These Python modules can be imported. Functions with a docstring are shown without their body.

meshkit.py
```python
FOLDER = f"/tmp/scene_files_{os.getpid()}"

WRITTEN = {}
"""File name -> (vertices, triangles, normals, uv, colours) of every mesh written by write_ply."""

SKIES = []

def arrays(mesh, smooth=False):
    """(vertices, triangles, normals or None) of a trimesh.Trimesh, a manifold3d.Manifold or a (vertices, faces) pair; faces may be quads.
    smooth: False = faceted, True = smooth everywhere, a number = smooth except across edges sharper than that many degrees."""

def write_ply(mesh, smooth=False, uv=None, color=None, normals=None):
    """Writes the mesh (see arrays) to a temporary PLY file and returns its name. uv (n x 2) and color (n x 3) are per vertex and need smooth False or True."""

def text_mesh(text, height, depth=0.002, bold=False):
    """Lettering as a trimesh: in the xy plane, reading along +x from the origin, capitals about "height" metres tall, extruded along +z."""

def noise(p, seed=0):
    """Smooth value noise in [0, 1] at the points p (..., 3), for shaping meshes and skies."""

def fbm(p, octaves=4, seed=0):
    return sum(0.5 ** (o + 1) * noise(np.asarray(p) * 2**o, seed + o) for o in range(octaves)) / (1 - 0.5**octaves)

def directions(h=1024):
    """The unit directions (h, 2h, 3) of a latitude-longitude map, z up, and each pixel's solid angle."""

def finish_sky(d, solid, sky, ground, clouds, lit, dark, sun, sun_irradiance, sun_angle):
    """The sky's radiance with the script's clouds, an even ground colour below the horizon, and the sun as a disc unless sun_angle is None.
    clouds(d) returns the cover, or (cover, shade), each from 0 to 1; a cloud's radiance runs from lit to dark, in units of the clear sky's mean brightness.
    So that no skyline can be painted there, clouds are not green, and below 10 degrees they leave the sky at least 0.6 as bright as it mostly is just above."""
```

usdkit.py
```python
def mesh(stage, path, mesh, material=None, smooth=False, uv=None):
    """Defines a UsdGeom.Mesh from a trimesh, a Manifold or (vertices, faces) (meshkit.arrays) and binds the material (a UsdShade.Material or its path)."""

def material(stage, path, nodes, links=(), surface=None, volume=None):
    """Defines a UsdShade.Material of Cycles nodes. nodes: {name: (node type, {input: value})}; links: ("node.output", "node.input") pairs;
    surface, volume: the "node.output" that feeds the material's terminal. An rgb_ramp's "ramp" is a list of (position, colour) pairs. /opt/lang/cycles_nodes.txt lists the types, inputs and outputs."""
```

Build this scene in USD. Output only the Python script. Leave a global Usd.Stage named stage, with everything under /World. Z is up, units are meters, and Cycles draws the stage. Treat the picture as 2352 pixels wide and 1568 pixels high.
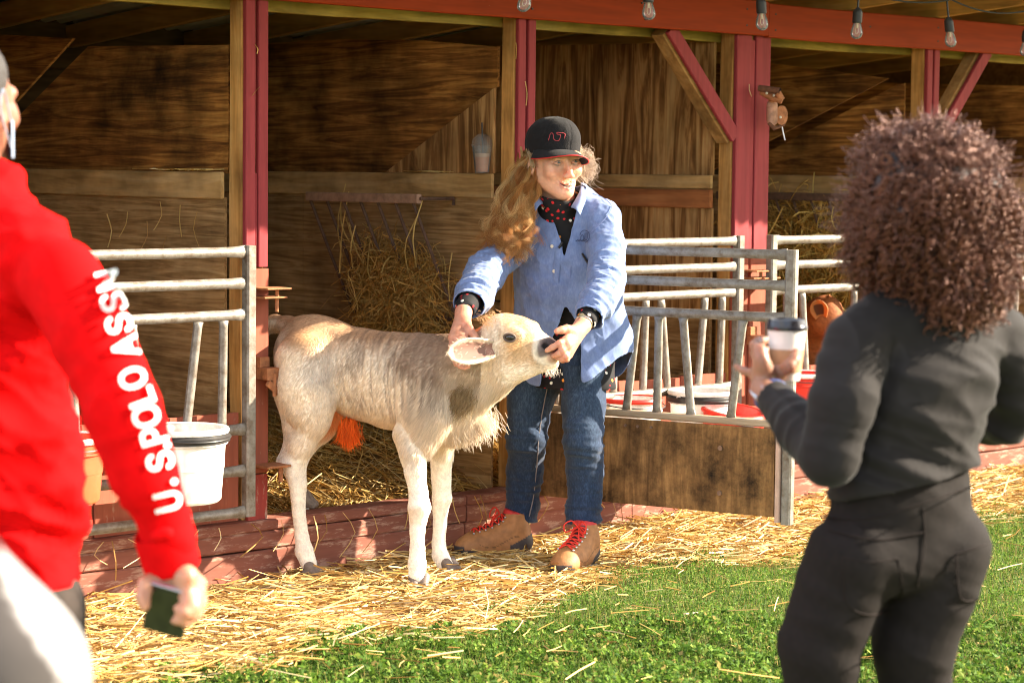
import math, random
import numpy as np, trimesh, usdkit, meshkit
from scipy.spatial import cKDTree
from pxr import Usd, UsdGeom, UsdLux, UsdShade, Gf, Sdf, Vt

stage = Usd.Stage.CreateInMemory()
UsdGeom.SetStageUpAxis(stage, 'Z')
UsdGeom.Xform.Define(stage, '/World')
# ------------------------------------------------------------------ camera, sky, sun, exposure
CAM_H, PITCH, ROLL, LENS = 1.40, 4.3660, 0.0103, 80.0
EXPOSURE = 2.35
SUN_AZ, SUN_EL = math.radians(99), math.radians(27)      # to the right of the viewing direction, above the horizon
SUN = np.array([math.sin(SUN_AZ) * math.cos(SUN_EL), -math.cos(SUN_AZ) * math.cos(SUN_EL), math.sin(SUN_EL)])
SUN_I, SKY_S = 1.25, 0.135

_th = math.radians(PITCH)
cF = np.array([0, math.cos(_th), -math.sin(_th)])
_r0 = np.array([1.0, 0, 0]); _u0 = np.cross(_r0, cF)
cR = _r0 * math.cos(ROLL) + _u0 * math.sin(ROLL)
cU = _u0 * math.cos(ROLL) - _r0 * math.sin(ROLL)
cam = UsdGeom.Camera.Define(stage, '/World/camera')
cam.CreateFocalLengthAttr(LENS); cam.CreateHorizontalApertureAttr(36.0); cam.CreateVerticalApertureAttr(24.0)
cam.CreateFStopAttr(4.2); cam.CreateFocusDistanceAttr(7.75)
cam.CreateClippingRangeAttr(Gf.Vec2f(0.05, 5000)); cam.CreateExposureAttr(EXPOSURE)
_m = Gf.Matrix4d(1.0)
for _i, _v in enumerate((cR, cU, -cF)):
    _m.SetRow(_i, Gf.Vec4d(*[float(a) for a in _v], 0))
_m.SetRow(3, Gf.Vec4d(0, 0, CAM_H, 1))
cam.AddTransformOp().Set(_m)

dome = UsdLux.DomeLight.Define(stage, '/World/sky')
skym = usdkit.material(stage, '/World/Looks/sky_light', {
    's': ('sky_texture', {'sky_type': 'single_scattering', 'sun_disc': False, 'sun_elevation': SUN_EL,
                          'sun_rotation': math.atan2(SUN[0], SUN[1]), 'altitude': 200.0, 'air_density': 1.0, 'aerosol_density': 1.2, 'ozone_density': 1.0}),
    'tc': ('texture_coordinate', {}), 'cn': ('noise_texture', {'scale': 2.2, 'detail': 6.0, 'roughness': 0.6}), 'cr': ('map_range', {'from_min': 0.38, 'from_max': 0.62, 'to_min': 0.15, 'to_max': 0.85}),
    'mx': ('mix', {'color2': (3.1, 2.9, 2.6)}), 'b': ('background_shader', {'strength': SKY_S})},  # unseen cream clouds added to the sky to warm the light in the shade
    [('tc.generated', 'cn.vector'), ('cn.fac', 'cr.value'), ('cr.result', 'mx.fac'), ('s.color', 'mx.color1'), ('mx.color', 'b.color')], surface='b.background')
UsdShade.MaterialBindingAPI.Apply(dome.GetPrim()).Bind(skym)
dome.GetPrim().SetCustomDataByKey('kind', 'structure')
sun = UsdLux.DistantLight.Define(stage, '/World/sun')
sun.CreateIntensityAttr(SUN_I); sun.CreateAngleAttr(0.5); sun.CreateNormalizeAttr(True)
sun.CreateColorAttr(Gf.Vec3f(1.0, 0.88, 0.70))
_q = Gf.Rotation(Gf.Vec3d(0, 0, 1), Gf.Vec3d(*[float(a) for a in SUN]))
UsdGeom.Xformable(sun).AddTransformOp().Set(Gf.Matrix4d().SetRotate(_q))

# ------------------------------------------------------------------ helpers
rng = np.random.default_rng(7)
def A(*v): return np.array(v, float)
def unit(v):
    v = np.asarray(v, float); return v / (np.linalg.norm(v, axis=-1, keepdims=True) + 1e-12)
FPX = LENS / 36 * 2352.0
def at(x, y, Y):
    """the point at distance Y along the view whose picture is (x, y) on a 2352 x 1568 print of the photograph (used to read real positions off it)"""
    d = cF + cR * (x - 1176) / FPX - cU * (y - 784) / FPX
    return A(0, 0, CAM_H) + d * (Y / d[1])
BARN_ANGLE = math.radians(43.5)
bT = A(math.cos(BARN_ANGLE), math.sin(BARN_ANGLE), 0); bN = A(math.sin(BARN_ANGLE), -math.cos(BARN_ANGLE), 0); bO = A(0, 8.5, 0)
def bw(t, n, z): return bO + bT * t + bN * n + A(0, 0, z)
used = {}
def path_of(name, parent=None):
    base = '/World' if parent is None else str(parent.GetPath())
    k = (base, name); used[k] = used.get(k, 0) + 1
    return f'{base}/{name}' + ('' if used[k] == 1 else f'_{used[k]-1:03d}')
def tag(p, label=None, cat=None, group=None, kind=None):
    for k, v in (('label', label), ('category', cat), ('group', group), ('kind', kind)):
        if v: p.SetCustomDataByKey(k, v)
    return p
def thing(name, label=None, cat=None, loc=(0, 0, 0), rz=0.0, group=None, kind=None):
    x = UsdGeom.Xform.Define(stage, path_of(name))
    x.AddTranslateOp().Set(Gf.Vec3d(*[float(a) for a in loc]))
    if rz: x.AddRotateZOp().Set(math.degrees(rz))
    return tag(x.GetPrim(), label, cat, group, kind)
def obj(name, mesh, mat, parent=None, smooth=35, col=None, label=None, kind=None, uv=None):
    p = path_of(name, parent)
    m = usdkit.mesh(stage, p, mesh, mat, smooth=smooth, uv=uv)
    if col is not None:
        UsdGeom.PrimvarsAPI(m).CreatePrimvar('col', Sdf.ValueTypeNames.Color3fArray, 'vertex').Set(Vt.Vec3fArray.FromNumpy(np.asarray(col, np.float32)))
    return tag(m.GetPrim(), label=label, kind=kind)
def curves(name, P, widths, mat, parent=None, col=None, kind='stuff', label=None):
    """P (n, k, 3): n strands of k points; widths (k,) or (n, k)"""
    n, k, _ = P.shape
    c = UsdGeom.BasisCurves.Define(stage, path_of(name, parent))
    c.CreateTypeAttr('linear'); c.CreateCurveVertexCountsAttr(Vt.IntArray.FromNumpy(np.full(n, k, np.int32)))
    c.CreatePointsAttr(Vt.Vec3fArray.FromNumpy(P.reshape(-1, 3).astype(np.float32)))
    w = np.broadcast_to(np.asarray(widths, np.float32), (n, k)).reshape(-1)
    c.CreateWidthsAttr(Vt.FloatArray.FromNumpy(np.ascontiguousarray(w))); c.SetWidthsInterpolation('vertex')
    if col is not None:
        cc = np.repeat(np.asarray(col, np.float32)[:, None], k, 1).reshape(-1, 3)
        UsdGeom.PrimvarsAPI(c).CreatePrimvar('col', Sdf.ValueTypeNames.Color3fArray, 'vertex').Set(Vt.Vec3fArray.FromNumpy(np.ascontiguousarray(cc)))
    UsdShade.MaterialBindingAPI.Apply(c.GetPrim()).Bind(mat)
    return tag(c.GetPrim(), label=label, kind=kind)
def cat(*ms):
    ms = [m for m in ms if m is not None]
    V, Fc, o = [], [], 0
    for m in ms:
        v, f = (np.asarray(m.vertices), np.asarray(m.faces)) if hasattr(m, 'vertices') else m
        f = np.asarray(f)
        if f.shape[1] == 4: f = np.vstack([f[:, [0, 1, 2]], f[:, [0, 2, 3]]])
        V.append(v); Fc.append(f + o); o += len(v)
    return np.vstack(V), np.vstack(Fc)
def tube(P, r, sides=8, caps=True, closed=False):
    P = np.asarray(P, float); n = len(P); r = np.broadcast_to(np.asarray(r, float), (n,))
    t = unit(np.gradient(P, axis=0)) if not closed else unit(np.roll(P, -1, 0) - np.roll(P, 1, 0))
    a = np.zeros((n, 3)); up = A(0, 0, 1) if abs(t[0, 2]) < 0.9 else A(1, 0, 0)
    a[0] = unit(np.cross(t[0], up))
    for i in range(1, n): a[i] = unit(a[i-1] - t[i] * (a[i-1] @ t[i]))
    b = np.cross(t, a); ang = np.arange(sides) * 2 * np.pi / sides
    v = P[:, None] + r[:, None, None] * (np.cos(ang)[None, :, None] * a[:, None] + np.sin(ang)[None, :, None] * b[:, None])
    m = n if closed else n - 1
    i, j = np.meshgrid(np.arange(m), np.arange(sides), indexing='ij'); i2 = (i + 1) % n; j2 = (j + 1) % sides
    q = np.stack([i * sides + j, i * sides + j2, i2 * sides + j2, i2 * sides + j], -1).reshape(-1, 4)
    f = np.vstack([q[:, [0, 1, 2]], q[:, [0, 2, 3]]]); v = v.reshape(-1, 3)
    if caps and not closed:
        c0, c1 = len(v), len(v) + 1; v = np.vstack([v, P[0], P[-1]]); k = np.arange(sides); k2 = (k + 1) % sides
        f = np.vstack([f, np.stack([np.full(sides, c0), k2, k], 1), np.stack([np.full(sides, c1), (n-1)*sides + k, (n-1)*sides + k2], 1)])
    return v, f
def spline(P, n=24):
    """Catmull-Rom through the points"""
    P = np.asarray(P, float); Q = np.vstack([2*P[0]-P[1], P, 2*P[-1]-P[-2]]); out = []
    s = np.linspace(0, len(P) - 1, n); i = np.minimum(s.astype(int), len(P) - 2); u = (s - i)[:, None]
    p0, p1, p2, p3 = Q[i], Q[i+1], Q[i+2], Q[i+3]
    return 0.5 * (2*p1 + (p2-p0)*u + (2*p0-5*p1+4*p2-p3)*u*u + (3*p1-p0-3*p2+p3)*u**3)
def bevel_box(lo, hi, c=0.004, seg=0.25, warp=0.0, seed=0):
    """a box with chamfered long edges, cut into segments along its longest axis and slightly bent"""
    lo, hi = np.minimum(lo, hi).astype(float), np.maximum(lo, hi).astype(float); d = hi - lo; ax = int(np.argmax(d)); o = [i for i in range(3) if i != ax]
    c = min(c, d[o].min() * 0.4); n = max(2, int(d[ax] / seg) + 1)
    x0, x1, y0, y1 = lo[o[0]], hi[o[0]], lo[o[1]], hi[o[1]]
    ring = np.array([(x0+c, y0), (x1-c, y0), (x1, y0+c), (x1, y1-c), (x1-c, y1), (x0+c, y1), (x0, y1-c), (x0, y0+c)])
    s = np.linspace(lo[ax], hi[ax], n); v = np.zeros((n, 8, 3)); v[:, :, ax] = s[:, None]; v[:, :, o[0]] = ring[None, :, 0]; v[:, :, o[1]] = ring[None, :, 1]
    if warp:
        p = np.stack([s * 2.3 + seed * 7.1, np.zeros(n), np.zeros(n)], -1)
        for q in (0, 1): v[:, :, o[q]] += ((meshkit.fbm(p, 3, seed + q) - 0.5) * 2 * warp)[:, None]
        v += (meshkit.noise(v * 9 + seed, seed)[..., None] - 0.5) * warp * 0.6
    v = v.reshape(-1, 3)
    i, j = np.meshgrid(np.arange(n - 1), np.arange(8), indexing='ij'); j2 = (j + 1) % 8
    q = np.stack([i*8+j, i*8+j2, (i+1)*8+j2, (i+1)*8+j], -1).reshape(-1, 4)
    f = np.vstack([q[:, [0, 1, 2]], q[:, [0, 2, 3]]])
    cap = np.array([(0, k, k+1) for k in range(1, 7)])
    f = np.vstack([f, cap[:, ::-1], cap + (n-1)*8])
    m = trimesh.Trimesh(v, f, process=False)
    if m.volume < 0: f = f[:, ::-1]
    return v, f
def xf(m, M=None, loc=None, rz=0.0, R=None):
    v, f = m[0].copy(), m[1]
    if R is not None: v = v @ np.asarray(R).T
    if rz:
        c, s = math.cos(rz), math.sin(rz); v = v @ np.array([[c, -s, 0], [s, c, 0], [0, 0, 1]]).T
    if loc is not None: v = v + np.asarray(loc)
    return v, f
def tm(m): return np.asarray(m.vertices), np.asarray(m.faces)
def lathe(profile, seg=40):
    """profile (r, z) from bottom to top"""
    return tm(trimesh.creation.revolve(np.asarray(profile, float), sections=seg))
def sheet(poly, axes, off, thick):
    """an extruded polygon: poly in the two axes given, from off to off + thick along the third"""
    from shapely.geometry import Polygon
    m = trimesh.creation.extrude_polygon(Polygon(poly), abs(thick), engine='earcut'); v = np.asarray(m.vertices); f = np.asarray(m.faces)
    third = 3 - axes[0] - axes[1]; w = np.zeros_like(v); w[:, axes[0]] = v[:, 0]; w[:, axes[1]] = v[:, 1]; w[:, third] = off + np.sign(thick) * v[:, 2]
    mm = trimesh.Trimesh(w, f, process=False)
    return w, (f if mm.volume > 0 else f[:, ::-1])

# ------------------------------------------------------------------ signed distance modelling
class Sdf3:
    """a smooth union of tapered capsules and ellipsoids"""
    def __init__(s): s.prims = []
    def cap(s, a, b, ra, rb=None, k=0.03, flat=None, sub=False):
        s.prims.append(('c', A(*a), A(*b), ra, ra if rb is None else rb, k, flat, sub)); return s
    def ell(s, c, r, R=None, k=0.03, sub=False):
        s.prims.append(('e', A(*c), A(*r), None if R is None else np.asarray(R, float), None, k, None, sub)); return s
    def chain(s, pts, rs, k=0.03, flat=None):
        for i in range(len(pts) - 1): s.cap(pts[i], pts[i+1], rs[i], rs[i+1], k, flat)
        return s
    def one(s, pr, p):
        kind, a, b, ra, rb, k, flat, sub = pr
        if kind == 'c':
            ab = b - a; t = np.clip((p - a) @ ab / (ab @ ab + 1e-12), 0, 1); d = p - a - t[:, None] * ab
            if flat is not None:
                for w, sc in flat: d = d + np.outer(d @ w, w) * (1 / sc - 1)
            return np.sqrt(np.einsum('ij,ij->i', d, d)) - (ra + (rb - ra) * t)
        q = p - a
        if ra is not None: q = q @ ra.T
        w = q / b; k0 = np.sqrt(np.einsum('ij,ij->i', w, w)); w = w / b; k1 = np.sqrt(np.einsum('ij,ij->i', w, w)) + 1e-9
        return k0 * (k0 - 1) / k1
    def bounds(s):
        out = []
        for kind, a, b, ra, rb, k, flat, sub in s.prims:
            if kind == 'c':
                r = max(ra, rb) * (max(1.0, *[q[1] for q in flat]) if flat else 1.0); out.append((np.minimum(a, b) - r, np.maximum(a, b) + r))
            else: r = b.max(); out.append((a - r, a + r))
        s.bb = np.array(out)
    def __call__(s, p):
        f = None; use = s.prims
        if len(p) > 300:
            if getattr(s, 'bb', None) is None or len(s.bb) != len(s.prims): s.bounds()
            lo, hi = p.min(0), p.max(0); gap = np.linalg.norm(np.maximum(np.maximum(s.bb[:, 0] - hi, lo - s.bb[:, 1]), 0), axis=1)
            m = gap < max(0.085, gap.min() + 0.02); use = [q for q, w in zip(s.prims, m) if w]
            if use[0][7]: use = s.prims
        for pr in use:
            d = s.one(pr, p); k = pr[5]
            if f is None: f = d; continue
            if pr[7]:
                h = np.clip(0.5 - 0.5 * (f + d) / k, 0, 1); f = f + (-d - f) * h + k * h * (1 - h)
            else:
                h = np.clip(0.5 + 0.5 * (d - f) / k, 0, 1); f = d + (f - d) * h - k * h * (1 - h)
        return f
def polygonise(fn, lo, hi, h):
    """surface nets of fn = 0 in the box, sampled only near the surface"""
    lo, hi = np.asarray(lo, float), np.asarray(hi, float); B = 8
    nb = np.ceil((hi - lo) / (h * B)).astype(int); n = nb * B + 1
    c = np.stack(np.meshgrid(*[np.arange(k) for k in nb], indexing='ij'), -1).reshape(-1, 3)
    fc = fn(lo + (c * B + B / 2) * h)
    near = c[np.abs(fc) < h * B * 0.87 * 1.5 + 0.012]
    vol = np.ones(n, np.float32)
    inside = c[(fc < 0)]
    for x, y, z in inside: vol[x*B:x*B+B+1, y*B:y*B+B+1, z*B:z*B+B+1] = -1
    g = np.stack(np.meshgrid(*[np.arange(B + 1)] * 3, indexing='ij'), -1).reshape(-1, 3)
    sup = near // 3; order = np.lexsort(sup.T); near, sup = near[order], sup[order]; cut = np.flatnonzero(np.r_[True, (np.diff(sup, axis=0) != 0).any(1), True])
    for i0, i1 in zip(cut[:-1], cut[1:]):
        bl = near[i0:i1]; idx = (bl[:, None] * B + g[None]).reshape(-1, 3)
        vol[idx[:, 0], idx[:, 1], idx[:, 2]] = fn(lo + idx * h)
    s = vol < 0
    cs = sum(s[i:n[0]-1+i, j:n[1]-1+j, k:n[2]-1+k].astype(np.int8) for i in (0, 1) for j in (0, 1) for k in (0, 1))
    act = (cs > 0) & (cs < 8); ci = np.argwhere(act); num = np.full(act.shape, -1, np.int64); num[act] = np.arange(len(ci))
    acc = np.zeros((len(ci), 3)); cnt = np.zeros(len(ci)); corner = [(i, j, k) for i in (0, 1) for j in (0, 1) for k in (0, 1)]
    for a in corner:
        for ax in range(3):
            if a[ax]: continue
            b = list(a); b[ax] = 1
            va = vol[ci[:, 0]+a[0], ci[:, 1]+a[1], ci[:, 2]+a[2]]; vb = vol[ci[:, 0]+b[0], ci[:, 1]+b[1], ci[:, 2]+b[2]]
            x = (va < 0) != (vb < 0); t = np.where(x, va / np.where(x, va - vb, 1), 0)
            pt = np.tile(np.array(a, float), (len(ci), 1)); pt[:, ax] += t; acc += pt * x[:, None]; cnt += x
    V = lo + (ci + acc / cnt[:, None]) * h; Fs = []
    for ax in range(3):
        u, w = (ax + 1) % 3, (ax + 2) % 3
        sl0 = [slice(0, None)] * 3; sl1 = [slice(0, None)] * 3; sl0[ax] = slice(0, -1); sl1[ax] = slice(1, None)
        e = s[tuple(sl0)] != s[tuple(sl1)]; ed = np.argwhere(e); flip = s[tuple(sl0)][e]
        ok = (ed[:, u] > 0) & (ed[:, w] > 0) & (ed[:, u] < n[u]-1) & (ed[:, w] < n[w]-1); ed, flip = ed[ok], flip[ok]
        def cell(du, dw):
            q = ed.copy(); q[:, u] -= du; q[:, w] -= dw; return num[q[:, 0], q[:, 1], q[:, 2]]
        q = np.stack([cell(1, 1), cell(0, 1), cell(0, 0), cell(1, 0)], 1); q[~flip] = q[~flip][:, ::-1]; Fs.append(q)
    q = np.vstack(Fs); q = q[(q >= 0).all(1)]
    return V, np.vstack([q[:, [0, 1, 2]], q[:, [0, 2, 3]]])
def vnormals(v, f):
    n = np.zeros_like(v); fn = np.cross(v[f[:, 1]] - v[f[:, 0]], v[f[:, 2]] - v[f[:, 0]])
    for k in range(3): np.add.at(n, f[:, k], fn)
    return unit(n)
def grad(fn, p, e=0.002):
    return unit(np.stack([fn(p + A(e, 0, 0)) - fn(p - A(e, 0, 0)), fn(p + A(0, e, 0)) - fn(p - A(0, e, 0)), fn(p + A(0, 0, e)) - fn(p - A(0, 0, e))], 1))
def smooth_mesh(m, it=4):
    t = trimesh.Trimesh(m[0], m[1], process=False); trimesh.smoothing.filter_taubin(t, iterations=it); v = np.asarray(t.vertices); far = np.linalg.norm(v - m[0], axis=1) > 0.008; return np.where(far[:, None], m[0], v), m[1]
def keep(m, mask):
    """the faces whose three vertices are all in the mask"""
    v, f = m; f = f[mask[f].all(1)]; u = np.unique(f); r = np.full(len(v), -1); r[u] = np.arange(len(u)); return v[u], r[f]
def rot_to(z, x=None):
    """a rotation whose columns are x', y', z' with z' = z and x' near x"""
    z = unit(z); x = A(1, 0, 0) if x is None else np.asarray(x, float); x = unit(x - z * (x @ z)); return np.stack([x, np.cross(z, x), z], 1)
def ramp01(x, a, b): t = np.clip((x - a) / (b - a), 0, 1); return t * t * (3 - 2 * t)

# ------------------------------------------------------------------ materials
L = '/World/Looks/'
mats = {}
def M(name, *a, **k):
    if name not in mats: mats[name] = usdkit.material(stage, L + name, *a, **k)
    return mats[name]
def wood(name, axis, ramp, rough=0.75, scale=1.0, stretch=14.0, dirt=0.0, knots=0.0, spec=0.15, seed=0.0, swirl=1.1):
    """wood grain along an axis of the object's own coordinates (0, 1, 2); ramp: colours from dark to light"""
    sc = [stretch * scale] * 3; sc[axis] = 0.9 * scale
    nodes = {'tc': ('texture_coordinate', {}), 'mp': ('mapping', {'scale': tuple(sc), 'location': (seed, seed * 1.7, seed * 0.6)}),
             'n1': ('noise_texture', {'scale': 1.6, 'detail': 7.0, 'roughness': 0.62, 'distortion': swirl}),
             'mp2': ('mapping', {'scale': (3.2, 3.2, 3.2), 'location': (seed * 2.3, 1.1, seed)}), 'n2': ('noise_texture', {'scale': 1.0, 'detail': 5.0, 'roughness': 0.6}),
             'mp3': ('mapping', {'scale': tuple(6 * a for a in sc)}), 'n3': ('noise_texture', {'scale': 1.0, 'detail': 2.0}),
             'r': ('rgb_ramp', {'ramp': ramp}),
             'd': ('map_range', {'from_min': 0.34, 'from_max': 0.68, 'to_min': 1.0 - dirt, 'to_max': 1.06}),
             'mul': ('mix', {'mix_type': 'multiply', 'fac': 1.0}), 'fine': ('map_range', {'from_min': 0.3, 'from_max': 0.7, 'to_min': 0.80, 'to_max': 1.12}),
             'mul2': ('mix', {'mix_type': 'multiply', 'fac': 1.0}),
             'bp': ('bump', {'strength': 0.35, 'distance': 0.004}), 'p': ('principled_bsdf', {'roughness': rough, 'specular_ior_level': spec})}
    links = [('tc.object', 'mp.vector'), ('mp.vector', 'n1.vector'), ('tc.object', 'mp2.vector'), ('mp2.vector', 'n2.vector'), ('tc.object', 'mp3.vector'), ('mp3.vector', 'n3.vector'),
             ('n1.fac', 'r.fac'), ('n2.fac', 'd.value'), ('r.color', 'mul.color1'), ('d.result', 'mul.color2'), ('n3.fac', 'fine.value'),
             ('mul.color', 'mul2.color1'), ('fine.result', 'mul2.color2'), ('n1.fac', 'bp.height'), ('bp.normal', 'p.normal')]
    out = 'mul2.color'
    if knots:
        nodes |= {'mpk': ('mapping', {'scale': tuple(knots * (0.5 if i == axis else 1.0) for i in range(3))}), 'vk': ('voronoi_texture', {'scale': 1.0, 'randomness': 1.0}),
                  'rk': ('rgb_ramp', {'ramp': [(0.0, (0.25, 0.25, 0.25)), (0.06, (0.35, 0.35, 0.35)), (0.10, (1, 1, 1)), (1, (1, 1, 1))]}), 'mk': ('mix', {'mix_type': 'multiply', 'fac': 0.9})}
        links += [('tc.object', 'mpk.vector'), ('mpk.vector', 'vk.vector'), ('vk.distance', 'rk.fac'), (out, 'mk.color1'), ('rk.color', 'mk.color2')]
        out = 'mk.color'
    return M(name, nodes, links + [(out, 'p.base_color')], surface='p.BSDF')
def plain(name, col, rough=0.6, spec=0.4, var=0.15, scale=20.0, bump=0.0, bscale=60.0, metal=0.0, sheen=0.0, sss=0.0, extra=None):
    """a colour with gentle uneven tone and fine relief"""
    p = {'roughness': rough, 'specular_ior_level': spec, 'metallic': metal}
    if sheen: p |= {'sheen_weight': sheen, 'sheen_roughness': 0.5}
    if sss: p |= {'subsurface_weight': sss, 'subsurface_radius': (1.0, 0.35, 0.2), 'subsurface_scale': 0.006}
    if extra: p |= extra
    c = np.asarray(col, float)
    nodes = {'tc': ('texture_coordinate', {}), 'n': ('noise_texture', {'scale': scale, 'detail': 4.0, 'roughness': 0.6}),
             'r': ('rgb_ramp', {'ramp': [(0.25, tuple(c * (1 - var))), (0.75, tuple(np.minimum(c * (1 + var), 1)))]}), 'p': ('principled_bsdf', p)}
    links = [('tc.object', 'n.vector'), ('n.fac', 'r.fac'), ('r.color', 'p.base_color')]
    if bump:
        nodes |= {'nb': ('noise_texture', {'scale': bscale, 'detail': 3.0}), 'bp': ('bump', {'strength': bump, 'distance': 0.003})}
        links += [('tc.object', 'nb.vector'), ('nb.fac', 'bp.height'), ('bp.normal', 'p.normal')]
    return M(name, nodes, links, surface='p.BSDF')
def vcol(name, rough=0.7, spec=0.25, bump=0.0, bscale=120.0, sss=0.0, sheen=0.0, var=0.12, scale=60.0, radius=(1.0, 0.35, 0.2), sscale=0.006):
    """colour from the mesh's own 'col', with fine tone and relief"""
    p = {'roughness': rough, 'specular_ior_level': spec}
    if sss: p |= {'subsurface_weight': sss, 'subsurface_radius': radius, 'subsurface_scale': sscale}
    if sheen: p |= {'sheen_weight': sheen, 'sheen_roughness': 0.4}
    nodes = {'a': ('attribute', {'attribute': 'col'}), 'tc': ('texture_coordinate', {}), 'n': ('noise_texture', {'scale': scale, 'detail': 4.0}),
             'd': ('map_range', {'from_min': 0.3, 'from_max': 0.7, 'to_min': 1 - var, 'to_max': 1 + var}), 'm': ('mix', {'mix_type': 'multiply', 'fac': 1.0}), 'p': ('principled_bsdf', p)}
    links = [('tc.object', 'n.vector'), ('n.fac', 'd.value'), ('a.color', 'm.color1'), ('d.result', 'm.color2'), ('m.color', 'p.base_color')]
    if bump:
        nodes |= {'nb': ('noise_texture', {'scale': bscale, 'detail': 3.0}), 'bp': ('bump', {'strength': bump, 'distance': 0.002})}
        links += [('tc.object', 'nb.vector'), ('nb.fac', 'bp.height'), ('bp.normal', 'p.normal')]
    return M(name, nodes, links, surface='p.BSDF')
def strandm(name, rough=0.5, spec=0.3, trans=0.3):
    """hair, fur and straw: colour from 'col', part of the light passes through"""
    return M(name, {'a': ('attribute', {'attribute': 'col'}), 'p': ('principled_bsdf', {'roughness': rough, 'specular_ior_level': spec}), 't': ('translucent_bsdf', {}), 'm': ('mix_closure', {'fac': trans})},
             [('a.color', 'p.base_color'), ('a.color', 't.color'), ('p.BSDF', 'm.closure1'), ('t.BSDF', 'm.closure2')], surface='m.closure')
# ================================================================== the barn (own coordinates: x along the front, y inwards, z up)
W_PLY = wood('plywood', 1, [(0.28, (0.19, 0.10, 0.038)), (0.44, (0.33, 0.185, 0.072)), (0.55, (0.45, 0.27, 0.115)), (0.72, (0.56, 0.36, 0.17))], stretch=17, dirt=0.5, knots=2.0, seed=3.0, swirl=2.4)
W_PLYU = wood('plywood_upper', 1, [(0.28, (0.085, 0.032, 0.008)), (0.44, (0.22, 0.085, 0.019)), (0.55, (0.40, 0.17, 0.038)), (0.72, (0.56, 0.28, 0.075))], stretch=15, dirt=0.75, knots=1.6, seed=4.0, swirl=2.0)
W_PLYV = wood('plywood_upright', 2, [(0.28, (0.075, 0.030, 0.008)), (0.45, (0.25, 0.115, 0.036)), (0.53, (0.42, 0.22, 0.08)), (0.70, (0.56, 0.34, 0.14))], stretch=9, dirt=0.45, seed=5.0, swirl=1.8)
W_RAIL = wood('grey_timber', 1, [(0.2, (0.20, 0.10, 0.035)), (0.5, (0.52, 0.31, 0.12)), (0.8, (0.66, 0.45, 0.22))], stretch=9, dirt=0.55, knots=5, seed=8.0)
W_POST = wood('post_timber', 2, [(0.2, (0.18, 0.075, 0.02)), (0.5, (0.58, 0.29, 0.085)), (0.8, (0.72, 0.44, 0.17))], stretch=10, dirt=0.55, seed=1.0)
W_HEAD = wood('header_timber', 0, [(0.2, (0.12, 0.075, 0.012)), (0.5, (0.33, 0.22, 0.04)), (0.8, (0.46, 0.34, 0.10))], stretch=9, dirt=0.5, seed=2.0)
W_RAFT = wood('rafter_timber', 1, [(0.2, (0.20, 0.10, 0.03)), (0.5, (0.45, 0.25, 0.07)), (0.8, (0.60, 0.37, 0.13))], stretch=9, dirt=0.3, seed=12.0)
W_DARK = wood('dark_boarding', 0, [(0.2, (0.03, 0.016, 0.007)), (0.5, (0.09, 0.05, 0.02)), (0.8, (0.15, 0.09, 0.04))], stretch=8, dirt=0.4, seed=14.0)
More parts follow.
